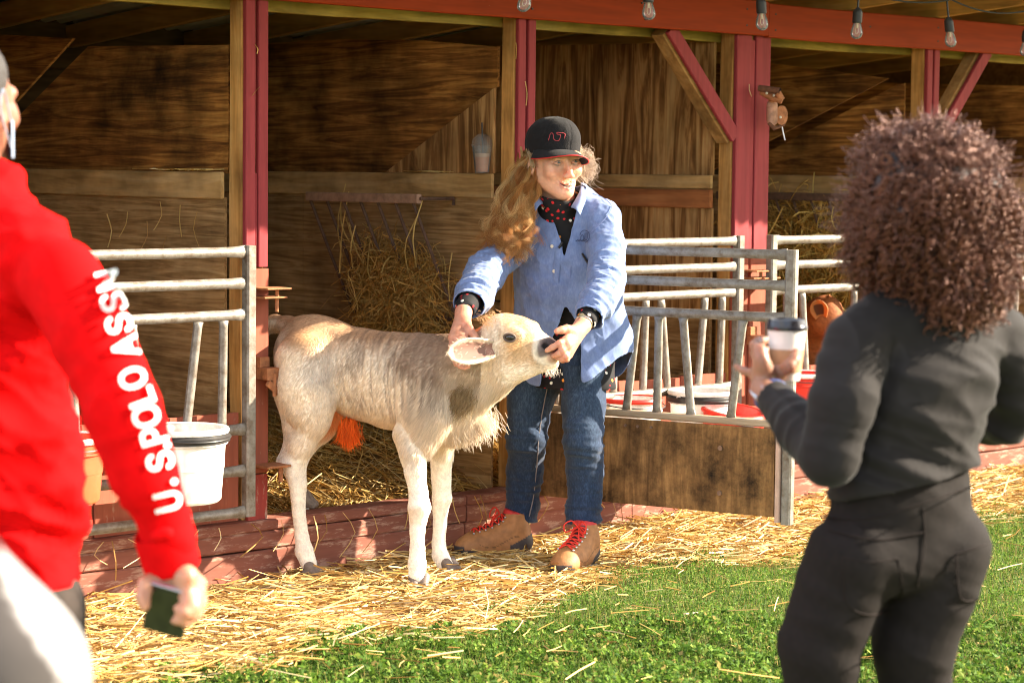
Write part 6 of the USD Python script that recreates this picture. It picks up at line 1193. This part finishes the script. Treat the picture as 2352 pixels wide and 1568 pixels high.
ra = [d(2305, 790, 4.68), d(2325, 900, 4.73), d(2310, 960, 4.76), d(2255, 955, 4.98)]; s3.chain(ra, [.064, .058, .050, .04], .02)
v, f = polygonise(s3, A(.48, 4.20, .62), A(1.14, 5.10, 1.20), .0082); n = vnormals(v, f)
u, dd = arm_u(v, la); oa = ramp01(.1 - dd, 0, .03); v = v + n * np.clip(oa * .006 * ring(u, v, 91, 20) + (1 - oa) * (.022 * folds(v, np.array([[4, 0, 6.0], [0, 5, 0], [3, 0, 9.0]]), 92) * ramp01(1.10 - v[:, 2], 0, .1) + .006 * folds(v, np.array([[9, 0, 9.0], [0, 8, 0], [-6, 0, 9.0]]), 93)), -.018, .022)[:, None]
hz2 = np.interp(v[:, 0], [d(1860, 1150, 4.56)[0], d(2060, 1095, 4.56)[0], d(2260, 1040, 4.56)[0]], [d(1860, 1150, 4.56)[2], d(2060, 1110, 4.56)[2], d(2260, 1068, 4.56)[2]])
ok = ((v[:, 2] > hz2) | (oa > .3)) & ~((((v - la[-1]) @ unit(la[-1] - la[-2])) > -.005) & (np.linalg.norm(v - la[-1], axis=1) < .08)); kk = solidify(*smooth_edge(*keep((v, f), ok)), .004)
obj('jacket', kk, JK, w2, True, col=np.tile(A(.0120, .0098, .0094), (len(kk[0]), 1)))
jb = Sdf3(); g2 = -0.13; fL2, fR2 = A(.64, 4.54, g2), A(.84, 4.62, g2)
jb.chain([d(2072, 1040, 4.57), d(2068, 1130, 4.57)], [.150, .158], .03, FL2); jb.cap(d(1968, 1270, 4.51), d(2165, 1255, 4.61), .090, .094, .035)
jb.chain([d(1950, 1290, 4.52), d(1882, 1490, 4.53), fL2 + A(-.005, 0, .42), fL2 + A(0, 0, .08)], [.092, .082, .066, .054], .015); jb.chain([d(2160, 1280, 4.61), d(2098, 1480, 4.61), fR2 + A(0, 0, .42), fR2 + A(0, 0, .08)], [.098, .082, .066, .054], .015)
v, f = polygonise(jb, A(.46, 4.25, g2 - .03), A(1.12, 4.85, .92), .0095); v = v + vnormals(v, f) * (.005 * folds(v, np.array([[6, 0, 6.0], [0, 6, 0], [4, 0, 12]]), 95))[:, None]
j2 = obj('jeans', (v, f), plain('black_jeans', (.0085, .006, .0054), .85, .15, .3, 60, .4, 300), w2, True)
SM = plain('black_jean_seam', (.016, .0115, .0105), .85, .1)
def seam2(pts, r=.0016): P = hits(jb, spline(pts, 26), 4.2, 4.8); obj('seam', tube(P + grad(jb, P) * .003, r, 5), SM, j2, True)
for pts in ([(1885, 1188), (1985, 1192), (2085, 1165), (2190, 1130), (2280, 1100)], [(1905, 1218), (2010, 1240), (2085, 1228), (2118, 1222)], [(1935, 1278), (2000, 1290), (2060, 1282)], [(1935, 1278), (1945, 1380), (2000, 1410), (2070, 1375), (2060, 1282)], [(2118, 1165), (2122, 1250), (2105, 1345)], [(2195, 1272), (2262, 1250)], [(2195, 1272), (2205, 1370), (2250, 1375)]): seam2(pts)
shoe(fL2, bf2, w2, SHOE); shoe(fR2, bf2, w2, SHOE)
# body: head, neck and the hand that holds the cup
r2 = head_frame(math.radians(-148), 0, math.radians(2)); c2 = d(2125, 520, 4.60)
def hp2(x, y, z): return c2 + r2 @ A(x, y, z)
h2 = Sdf3(); person_head(h2, (hp2, r2)); h2.cap(hp2(0, -.03, -.06), d(2148, 740, 4.57), .055, .055, .02)
hc = Sdf3(); hc.cap(la[-2], z5(320, 760, 4.70), .034, .027, .01); w3 = z5(330, 740, 4.745); k2 = [z5(300, 470, 4.70), z5(310, 530, 4.69), z5(330, 590, 4.69), z5(360, 640, 4.70)]
hand(hc, w3, [(q_, .015) for q_ in k2] + [(z5(440, 640, 4.73), .018)], [([k2[0], z5(260, 430, 4.75), z5(290, 400, 4.81), z5(360, 390, 4.84)], .0112, .0085), ([k2[1], z5(270, 500, 4.75), z5(300, 480, 4.81), z5(370, 470, 4.84)], .0115, .0088), ([k2[2], z5(290, 570, 4.75), z5(310, 550, 4.81), z5(380, 540, 4.84)], .0112, .0085),
      ([k2[3], z5(250, 640, 4.74), z5(180, 625, 4.76), z5(120, 588, 4.78)], .0098, .0074), ([z5(440, 640, 4.72), z5(520, 590, 4.70), z5(560, 540, 4.71), z5(575, 480, 4.73)], .0150, .0100)])
b2 = Sdf3(); b2.chain([d(2130, 790, 4.56), d(2120, 890, 4.56), d(2070, 1060, 4.57)], [.10, .12, .10], .03, FL2); b2.chain(la[:4], [.045, .045, .04, .036], .03)
fn2 = lambda p: np.minimum(np.minimum(h2(p), hc(p)), b2(p)); v, f = polygonise(fn2, A(.46, 4.25, .68), A(1.08, 4.95, 1.48), .0062)
obj('body', (v, f), SKIN, w2, True, col=np.tile(A(.22, .105, .065), (len(v), 1)))
mk = [[hp2(.082 * math.sin(a), .112 * math.cos(a) - .01, z) for z in np.linspace(-.03, -.108, 6)] for a in np.linspace(-1.2, 1.2, 18)]
obj('face_mask', ribbon(np.array(mk), .002), plain('pale_mask_cloth', (.75, .72, .70), .8), w2, True)
# hair: a dark mass with thousands of tight hanging curls
hr_c = d(2135, 470, 4.59); hb = Sdf3(); hb.ell(d(2135, 455, 4.585), (.132, .128, .126), None, .05); hb.chain([d(2120, 540, 4.56), d(2175, 630, 4.53)], [.128, .085], .06); hb.cap(d(2235, 470, 4.56), d(2265, 600, 4.55), .062, .048, .06)
v, f = polygonise(hb, hr_c - A(.24, .24, .34), hr_c + A(.26, .24, .24), .012); v = v + vnormals(v, f) * ((meshkit.fbm(v * 16, 3, 6) - .5) * .055)[:, None]; n = vnormals(v, f)
core = obj('hair_mass', (v, f), plain('dark_curly_hair', (.016, .009, .008), .6, .4, .4, 90, 1.0, 120), w2, True)
g = np.random.default_rng(71); NC = 3000; p, kf, wgt = scatter_on(v, f, NC, g); nn = n[f[kf]].mean(1); vis = nn @ A(0, -1, .15) > -.35; p, nn = p[vis], unit(nn[vis]); NC = len(p); K = 26; s = np.linspace(0, 1, K)
dn = unit(A(0, 0, -1) + nn * .55 + g.normal(size=(NC, 3)) * .25); dn[(p[:, 2] > hr_c[2] + .08)] = unit(nn + g.normal(size=(NC, 3)) * .4 + A(0, 0, -.15))[p[:, 2] > hr_c[2] + .08]
ln = g.uniform(.028, .060, NC); e1 = unit(np.cross(dn, g.normal(size=(NC, 3)))); e2_ = np.cross(dn, e1); turns = g.uniform(2.2, 4.2, NC); rad = g.uniform(.0028, .0095, NC); ph_ = g.uniform(0, 6.28, NC); an = turns[:, None] * 2 * np.pi * s[None] + ph_[:, None]
P = p[:, None] + nn[:, None] * .004 + dn[:, None] * (ln[:, None] * s[None])[..., None] + (rad[:, None] * np.cos(an))[..., None] * e1[:, None] + (rad[:, None] * np.sin(an))[..., None] * e2_[:, None]; P[..., 2] -= (s ** 2 * .012)[None]
curves('curls', P, .0036 * np.linspace(1, .55, K), M('curl_hair', {'a': ('attribute', {'attribute': 'col'}), 'p': ('principled_bsdf', {'roughness': 0.27, 'specular_ior_level': 0.6, 'specular_tint': (1.0, 0.48, 0.33)})}, [('a.color', 'p.base_color')], surface='p.BSDF'), w2, np.tile(A(.050, .019, .010), (NC, 1)) * g.uniform(.5, 1.6, (NC, 1)))
m_ = g.choice(NC, 1400); P = p[m_][:, None] + (unit(nn[m_] + g.normal(size=(1400, 3)) * .5)[:, None] * (np.linspace(0, 1, 8)[None, :, None] * g.uniform(.03, .075, 1400)[:, None, None])) + np.cumsum(g.normal(size=(1400, 8, 3)) * .003, 1)
curves('flyaway_hair', P, .0012, mats['curl_hair'], w2, np.tile(A(.10, .05, .04), (1400, 1)))
# smart watch on her wrist
wd2 = unit(la[-1] - la[-2]); a = np.linspace(0, 2 * np.pi, 33)[:-1]; wq2 = la[-1] + wd2 * .012; Rw2 = rot_to(wd2, A(-.6, -.8, .2))
wt2 = obj('watch', xf(tube(np.stack([np.cos(a) * .0335, np.sin(a) * .0325, 0 * a], 1), np.full(32, .0065), 7, closed=True), R=Rw2, loc=wq2), plain('watch_strap_blue', (.03, .05, .16), .5), w2, True)
obj('watch_face', xf(bevel_box((.031, -.017, -.019), (.042, .017, .019), .004, .1), R=Rw2, loc=wq2), plain('watch_glass', (.35, .45, .60), .12, .6, .1), wt2)
# the cup in her hand
cc = z5(500, 470, 4.775); cup = thing('coffee_cup', 'paper coffee cup with dark lid and kraft sleeve, held by the curly haired woman', 'cup', cc)
obj('cup_body', lathe([(0, -.062), (.0285, -.062), (.0405, .045), (.0395, .047)], 36), plain('white_paper', (.70, .64, .60), .6), cup, 50)
obj('kraft_sleeve', lathe([(.0310, -.045), (.0318, -.045), (.0372, .004), (.0364, .004)], 36), plain('kraft_paper', (.42, .24, .13), .8), cup, 50)
obj('lid', lathe([(.0408, .043), (.0435, .044), (.0440, .050), (.0415, .053), (.0390, .066), (.0360, .067), (.0345, .060), (0, .060)], 36), plain('dark_lid', (.014, .013, .016), .18, .6, .1), cup, 40)

# ================================================================== the blurred figure at the bottom left corner
nb_ = thing('person', 'blurred person in grey with a sunlit sleeve edge painted white at the bottom left corner', 'person')
Yb = 1.75; sn_, sh = d(-170, 1330, Yb), d(-25, 1560, Yb)
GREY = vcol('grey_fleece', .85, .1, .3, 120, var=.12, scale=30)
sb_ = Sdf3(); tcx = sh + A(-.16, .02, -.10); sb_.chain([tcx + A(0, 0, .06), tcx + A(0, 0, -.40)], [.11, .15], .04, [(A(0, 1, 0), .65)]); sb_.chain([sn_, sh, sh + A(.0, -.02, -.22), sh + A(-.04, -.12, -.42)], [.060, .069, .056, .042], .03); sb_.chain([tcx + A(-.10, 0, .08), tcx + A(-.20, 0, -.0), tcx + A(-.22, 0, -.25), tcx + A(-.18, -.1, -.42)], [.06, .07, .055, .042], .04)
v, f = polygonise(sb_, tcx - A(.34, .26, .62), tcx + A(.36, .26, .30), .010); ln_ = unit((sh - sn_) * A(1, 0, 1)); nr_ = A(-ln_[2], 0, ln_[0]); nr_ = nr_ * np.sign(nr_[0]); off = np.where(v[:, 2] < sh[2], v[:, 0] - sh[0], (v - sh) @ nr_); sunlit_rim = off > .061; c = np.where(sunlit_rim[:, None], A(.42, .40, .40), A(.050, .044, .042)); obj('jacket', (v, f), GREY, nb_, True, col=c)  # the white band paints the sunlit rim of the grey sleeve
R3 = head_frame(math.radians(150), 0, 0); c3 = tcx + A(-.06, .02, .30); hp3 = lambda x, y, z: c3 + R3 @ A(x, y, z); h3 = Sdf3(); person_head(h3, (hp3, R3)); h3.cap(hp3(0, -.03, -.06), tcx + A(0, 0, .1), .05, .06, .03)
h3.chain([sh + A(.03, -.02, -.20), sh + A(-.02, -.12, -.44), sh + A(-.03, -.14, -.50)], [.04, .03, .03], .02); h3.cap(tcx, tcx + A(0, 0, -.5), .08, .1, .05)
v, f = polygonise(h3, c3 - A(.32, .32, .95), c3 + A(.34, .2, .16), .010); obj('body', (v, f), SKIN, nb_, True, col=np.tile(A(.5, .27, .18), (len(v), 1)))
h4 = Sdf3(); h4.ell(hp3(0, -.022, .045), (.081, .096, .086), R3.T, .02); h4.ell(hp3(0, -.05, -.02), (.074, .068, .08), R3.T, .03); v, f = polygonise(lambda p: np.maximum(h4(p), (p - hp3(0, .045, 0)) @ (R3 @ unit(A(0, 1, -.5)))), c3 - .16, c3 + .17, .009); obj('hair', (v, f), plain('brown_hair', (.06, .035, .02), .6, .4, .4, 150, .8, 250), nb_, True)
l4 = Sdf3()
for q_ in (-1, 1): l4.chain([tcx + A(.08 * q_, 0, -.45), tcx + A(.085 * q_, -.01, -.80), A(tcx[0] + .085 * q_, tcx[1], -.10)], [.095, .07, .055], .04)
v, f = polygonise(l4, A(tcx[0] - .25, tcx[1] - .2, -.2), A(tcx[0] + .25, tcx[1] + .2, tcx[2] - .3), .014); obj('trousers', (v, f), plain('dark_denim', (.03, .035, .06), .85), nb_, True)
shoe(A(tcx[0] - .085, tcx[1], -.16), (0, 1, 0), nb_, SHOE); shoe(A(tcx[0] + .085, tcx[1], -.16), (0, 1, 0), nb_, SHOE)
# ================================================================== buckets, cup, lights and small things
WPL = M('white_plastic', {'tc': ('texture_coordinate', {}), 'n': ('noise_texture', {'scale': 14.0, 'detail': 6.0, 'roughness': 0.7}), 'r': ('rgb_ramp', {'ramp': [(0.25, (0.48, 0.42, 0.33)), (0.5, (0.72, 0.69, 0.63)), (0.8, (0.78, 0.76, 0.72))]}), 'p': ('principled_bsdf', {'roughness': 0.35, 'specular_ior_level': 0.45, 'subsurface_weight': 0.15, 'subsurface_radius': (1, .9, .8), 'subsurface_scale': 0.01})},
        [('tc.object', 'n.vector'), ('n.fac', 'r.fac'), ('r.color', 'p.base_color')], surface='p.BSDF')
RPL = plain('red_plastic', (0.66, 0.035, 0.02), 0.35, 0.45, 0.2, 14); OPL = plain('orange_red_plastic', (0.70, 0.085, 0.03), 0.4, 0.4, 0.15, 14); BLK = plain('black_band', (0.025, 0.023, 0.022), 0.45, 0.4, 0.4, 30)
def bucket(label, c, r1, r2, h, mat, rim_mat=None, band=None, wire=True, group=None):
    """c: the middle of the base"""
    b = thing('bucket', label, 'bucket', c, BARN_ANGLE, 'feeding buckets hung on the gates')
    obj('pail', lathe([(0, 0), (r2 - .008, 0), (r2, .008), (r2 + (r1 - r2) * .45, h * .45), (r2 + (r1 - r2) * .46 + .0015, h * .455), (r1 - .002, h - .002), (r1 - .006, h - .002), (r2 - .004, .012), (0, .010)], 56), mat, b, 40)
    obj('rim', lathe([(r1 - .004, h - .016), (r1 + .006, h - .016), (r1 + .009, h - .008), (r1 + .005, h), (r1 - .006, h + .001), (r1 - .008, h - .004)], 56), rim_mat or mat, b, 40)
    obj('ring', lathe([(r1 - .003, h - .052), (r1 + .004, h - .050), (r1 + .004, h - .046), (r1 - .003, h - .044)], 56), mat, b, 40)
    if band: obj('band', lathe([(r1 - .004, h - .044), (r1 + .010, h - .043), (r1 + .012, h - .026), (r1 + .004, h - .018), (r1 - .002, h - .018)], 56), band, b, 40)
    if wire:
        a = np.linspace(0, np.pi, 25); w = np.stack([(r1 + .012) * np.cos(a), -(r1 + .014) * np.sin(a), h - .022 - .012 * np.sin(a)], 1); obj('handle', tube(w, .0022, 6), BLK, b)
        for q_ in (-1, 1): obj('handle_lug', xf(tm(trimesh.creation.cylinder(.010, .008, sections=12)), R=np.array([[0, 0, 1.], [0, 1, 0], [-1, 0, 0]]), loc=(q_ * (r1 + .005), 0, h - .024)), mat, b)
    return b
def bpos(x, y, n):
    dd = cF + cR * (x - 1176) / FPX - cU * (y - 784) / FPX; k = (n - (A(0, 0, CAM_H) - bO) @ bN) / (dd @ bN); return A(0, 0, CAM_H) + dd * k
p = bpos(417, 1150, .285); bucket('white bucket with black band hung on the left gate, behind the red sleeve', p, .142, .124, .235, WPL, None, BLK)
p = bpos(138, 1152, .285); bucket('orange red bucket on the left gate, mostly hidden by the man', p, .135, .118, .20, OPL, WPL)
p = bpos(1449, 912, .24); p[2] -= .262; bucket('white bucket with a red rim behind the plywood of the open gate', p, .118, .10, .262, WPL, RPL)
p = bpos(1612, 895, .24); p[2] -= .26; bucket('plain white bucket between the red rimmed and the red bucket', p, .127, .108, .26, WPL, None, BLK)
p = bpos(1670, 944, .36); p[2] -= .205; rb = bucket('red bucket in front of the plain white bucket, behind the open gate', p, .122, .105, .218, RPL, None); UsdGeom.Xformable(rb).AddRotateXOp().Set(9.0)
p = bpos(1835, 960, .26); p[2] = .33; bucket('red bucket seen under the coffee cup, right of the wide post', p, .12, .10, .25, RPL, WPL)
p = bpos(2380, 1030, .26); p[2] = .32; bucket('red bucket at the right edge, behind the curly haired woman', p, .13, .11, .25, RPL)
# iced drink on the stall rail
CLEAR = M('clear_plastic', {'f': ('fresnel', {'IOR': 1.2}), 't': ('transparent_bsdf', {'color': (0.90, 0.89, 0.87)}), 'g': ('glossy_bsdf', {'roughness': 0.08, 'color': (1, 1, 1)}), 'd': ('diffuse_bsdf', {'color': (0.75, 0.72, 0.66)}), 'm': ('mix_closure', {}), 'm2': ('mix_closure', {'fac': 0.05})},
          [('f.fac', 'm.fac'), ('t.BSDF', 'm.closure1'), ('g.BSDF', 'm.closure2'), ('m.closure', 'm2.closure1'), ('d.BSDF', 'm2.closure2')], surface='m2.closure')
p = bo = bO + bT * (-0.052) - bN * 0.118 + A(0, 0, 1.3765); dr = thing('iced_drink', 'clear plastic cup of brown iced drink with dome lid on the stall rail', 'cup', p)
obj('cup', lathe([(0, .001), (.026, .001), (.027, .004), (.038, .100), (.0405, .101), (.0405, .104), (.037, .104), (.0262, .0055), (0, .004)], 40), CLEAR, dr, 40)
obj('drink', lathe([(0, .0062), (.0255, .0062), (.0318, .062), (0, .062)], 36), plain('milky_coffee', (.40, .15, .05), .5), dr, 40); obj('foam', lathe([(.0, .0625), (.0318, .0625), (.0330, .075), (0, .0755)], 36), plain('coffee_foam', (.42, .27, .16), .7), dr, 40)
a = np.linspace(0, np.pi / 2 * .92, 14); obj('dome_lid', lathe([(.042, .1045), (.042, .108), (.039, .109)] + [(.0385 * math.cos(x), .109 + .040 * math.sin(x)) for x in a], 40), CLEAR, dr, 60)
obj('straw', tube([(.004, .004, .03), (-.002, -.004, .19)], .003, 8), plain('dark_straw', (.02, .02, .022), .4), dr)
# string of lamps under the eave
GLASS = M('bulb_glass', {'f': ('fresnel', {'IOR': 1.5}), 't': ('transparent_bsdf', {'color': (0.97, 0.95, 0.92)}), 'g': ('glossy_bsdf', {'roughness': 0.03}), 'd': ('diffuse_bsdf', {'color': (0.8, 0.76, 0.7)}), 'm': ('mix_closure', {}), 'm2': ('mix_closure', {'fac': 0.05})}, [('f.fac', 'm.fac'), ('t.BSDF', 'm.closure1'), ('g.BSDF', 'm.closure2'), ('m.closure', 'm2.closure1'), ('d.BSDF', 'm2.closure2')], surface='m2.closure')
sl = thing('string_lights', 'string of unlit clear bulbs in black sockets hanging under the eave', 'string lights')
CORD = plain('black_cord', (.018, .016, .015), .6, .3, .2); SOCK = plain('black_socket', (.022, .020, .019), .5, .35, .2)
BP = [d(a, b_, Y) for a, b_, Y in ((940, -22, 7.17), (1205, 0, 7.58), (1490, 20, 7.99), (1750, 45, 8.41), (1968, 66, 8.80), (2183, 86, 9.22), (2356, 108, 9.63), (2560, 128, 10.05))]
top = [q + A(0, 0, .15) for q in BP]; cord = []
for a, b_ in zip(top[:-1], top[1:]): s = np.linspace(0, 1, 9)[:-1]; cord += [a * (1 - q) + b_ * q - A(0, 0, .035 * 4 * q * (1 - q) * .8) for q in s]
obj('cord', tube(np.array(cord), .0035, 7), CORD, sl)
prof = [(0.0, -.036)] + [(.0235 * math.sin(a), -.0125 - .0235 * math.cos(a)) for a in np.linspace(.15, 1.6, 10)] + [(.0225, -.002), (.0165, .018), (.0130, .030), (.0125, .036)]
for i, q in enumerate(BP[1:-1]):
    tl = np.array([[1, 0, (.14, -.05, -.06, .03, -.12, .05)[i]], [0, 1, 0], [0, 0, 1.0]]); q = q - A(0, 0, .005)
    obj('socket', xf(cat(lathe([(.0, .026), (.0175, .026), (.019, .030), (.019, .066), (.016, .074), (.008, .084), (0, .085)], 20), tube([(0, 0, .08), (0, 0, .156)], .0042, 7)), R=tl, loc=q), SOCK, sl)
    bu = obj('bulb', xf(lathe(prof, 28), R=tl, loc=q), GLASS, sl, 60)
    obj('filament', xf(cat(tube([(-.004, 0, .03), (-.006, 0, -.008), (-.002, 0, -.016), (.002, 0, -.016), (.006, 0, -.008), (.004, 0, .03)], .0008, 5), tube([(0, 0, .036), (0, 0, .006)], .003, 7)), R=tl, loc=q), plain('filament_wire', (.5, .42, .28), .4, metal=.5), bu)
# the rusty winch on the wide post
def zk(x, y, Y): return d((1880 + x / 5.225) / 1.0884, (80 + y / 5.225) / 1.0884, Y)
Yk = 9.40; wn = thing('winch', 'rusty hand winch with pipe stub on the right side of the wide red post', 'winch')
PNK = plain('faded_red_oxide', (.36, .19, .13), .8, .3, .4, 50, .5, 150); sw_ = Sdf3(); sw_.cap(zk(262, 960, Yk), zk(262, 1150, Yk), .026, .026, .01, [(bN, .8)]); v, f = polygonise(sw_, zk(262, 1060, Yk) - .08, zk(262, 1060, Yk) + .08, .004); obj('housing', (v, f), PNK, wn, True)
obj('pipe_stub', tube([zk(90, 735, Yk - .02), zk(370, 770, Yk - .06)], .0135, 14, caps=False), RUST_D, wn, True)
obj('pipe_stub', tube([zk(90, 735, Yk - .02), zk(366, 770, Yk - .059)], .0105, 14, caps=False), plain('pipe_bore', (.02, .014, .012), .9), wn, True)
obj('bracket', cat(tube([zk(110, 790, Yk - .01), zk(250, 850, Yk - .03), zk(390, 900, Yk - .05)], [.010, .016, .014], 8), tube([zk(330, 800, Yk - .05), zk(395, 890, Yk - .05)], [.016, .013], 8), tube([zk(250, 850, Yk - .02), zk(262, 960, Yk)], .014, 8)), RUST, wn, True)
a = np.linspace(0, 2 * np.pi, 49)[:-1]; rr = .030 + .002 * (np.arange(48) % 2); gc_ = zk(372, 1090, Yk - .0); gear = np.stack([rr * np.cos(a) * .62, 0 * a, rr * 1.25 * np.sin(a)], 1); gear2 = gear + A(0.012, .012, 0); V = np.vstack([gear, gear2, [[0, 0, 0]], [[.012, .012, 0]]]); i = np.arange(48); i2 = (i + 1) % 48
obj('gear', (V + gc_, np.vstack([np.stack([i, i2, i2 + 48], 1), np.stack([i, i2 + 48, i + 48], 1), np.stack([np.full(48, 96), i2, i], 1), np.stack([np.full(48, 97), i + 48, i2 + 48], 1)])), RUST, wn, False)
obj('pawl', cat(tube([zk(215, 1190, Yk - .03), zk(290, 1260, Yk - .035), zk(380, 1230, Yk - .03)], [.007, .010, .006], 8), tube([zk(340, 1260, Yk - .03), zk(430, 1210, Yk - .03)], .004, 6)), RUST_D, wn, True)
obj('wire_end', tube(spline([zk(390, 1230, Yk - .03), zk(405, 1310, Yk - .03), zk(430, 1415, Yk - .03)], 8), .0028, 6), plain('steel_wire', (.55, .55, .55), .4, metal=.6), wn)
for x, y in ((285, 830), (190, 800), (370, 1115)): obj('bolt_head', xf(tm(trimesh.creation.icosphere(1, .006)), loc=zk(x, y, Yk - .05)), plain('worn_steel', (.6, .56, .48), .4, metal=.5), wn, True)
# a second, red brown calf behind the right hand gate
c4 = thing('calf', 'red brown calf looking out behind the right gate, ear and cheek showing beside the cup', 'calf')
Yc = 9.72; s4_ = Sdf3(); s4_.ell(z5(790, 210, Yc + .03), (.07, .075, .085), None, .03); s4_.chain([z5(800, 200, Yc + .05), z5(880, 330, Yc - .03)], [.072, .05], .03); s4_.chain([z5(740, 240, Yc + .12), z5(700, 420, Yc + .3)], [.085, .13], .05); s4_.chain([z5(700, 420, Yc + .3), z5(760, 480, Yc + .9)], [.16, .18], .06)
for q_ in (0, 1): s4_.chain([z5(690 + 60 * q_, 560, Yc + .3), z5(690 + 60 * q_, 800, Yc + .3), z5(690 + 60 * q_, 1010, Yc + .3)], [.06, .036, .03], .03); s4_.chain([z5(780 + 60 * q_, 560, Yc + .88), z5(780 + 60 * q_, 800, Yc + .92), z5(780 + 60 * q_, 1000, Yc + .88)], [.06, .036, .03], .03)
ctr = z5(760, 480, Yc + .4); v, f = polygonise(s4_, ctr - A(.4, .6, .75), ctr + A(.4, .85, .5), .011)
v = v + vnormals(v, f) * (.004 * meshkit.fbm(v * 60, 3, 5))[:, None]; obj('body', (v, f), vcol('brown_calf_coat', .75, .2, .8, 130, var=.25, scale=70), c4, True, col=np.tile(A(.24, .075, .022), (len(v), 1)))
V3, F3_, (e3, ev3) = ear(z5(760, 215, Yc - .04), z5(728, 72, Yc - .09), A(1, -.1, .1), .036, -.7); obj('ear', (V3, F3_), EARM, c4, True, col=np.tile(np.where((ev3 < .45)[:, None] & (e3 > .1)[:, None] & (e3 < .75)[:, None], A(.12, .04, .02), A(.55, .20, .06)), (2, 1)))
V3, F3_, (e3, ev3) = ear(z5(815, 110, Yc - .0), z5(850, 75, Yc + .04), A(-.4, 0, 1), .028, .5); obj('ear', (V3, F3_), EARM, c4, True, col=np.tile(A(.50, .17, .045), (len(V3), 1)))
# wisps of straw on the rail, the posts and the sill
g = np.random.default_rng(81); W = []
def wisp(x, y, x2, y2, n, Y, bend=.01, out=0.0):
    a, b_ = d(x, y, Y), d(x2, y2, Y); m = (a + b_) / 2 + g.normal(size=3) * bend; W.append(spline([a, m, b_], 5))
def on_bar(t, y, z): return bO + bT * t - bN * y + A(0, 0, z)
for _ in range(26): y = g.uniform(.15, .40); a = on_bar(tP[1] - .02, y, 1.380); W.append(spline([a, a + A(*g.normal(size=2) * .04, .004), a + A(*g.normal(size=2) * .07, .003)], 5))
for _ in range(14): y = g.uniform(.3, .5); a = on_bar(tP[2] - .02, y, 1.380); W.append(spline([a, a + A(*g.normal(size=2) * .03, .003), a + A(*g.normal(size=2) * .05, .001)], 5))
for (t, y, z, l) in ((-1.29, .42, 1.27, .10), (-1.29, .62, 1.23, .09), (-1.29, .30, 1.26, .11), (-1.29, .2, 1.24, .12), (-1.29, .5, 1.2, .1), (-1.29, .75, 1.22, .12), (-1.29, .38, 1.15, .08)):
    a = on_bar(t - .003, y, z); W.append(spline([a, a + A(*g.normal(size=2) * .008, -l * .5), a + A(*g.normal(size=2) * .02, -l)], 5))
for t in np.linspace(-2.2, 1.2, 34) + g.normal(size=34) * .05:
    a = bw(t, .075, .2); l = g.uniform(.06, .17); W.append(spline([a, a + bN * g.uniform(.01, .04) + bT * g.normal() * .02 - A(0, 0, l * .5), a + bN * g.uniform(.02, .07) + bT * g.normal() * .05 - A(0, 0, l)], 5))
for (t, z, l) in ((0.03, 1.72, .09), (-.02, 1.86, .06), (1.30, 1.75, .05), (-1.22, 1.8, .03), (-1.2, 1.66, .03)): a = bw(t, .026, z); W.append(spline([a, a + bT * g.normal() * .01 - A(0, 0, l * .5) + bN * .008, a + bT * g.normal() * .02 - A(0, 0, l)], 5))
ws = straw_obj('straw_wisps', np.array(W), g.uniform(.003, .0055, len(W)), STRAWC, STRAW); tag(ws, 'single straw wisps caught on the rails, posts and sill of the barn', 'straw')
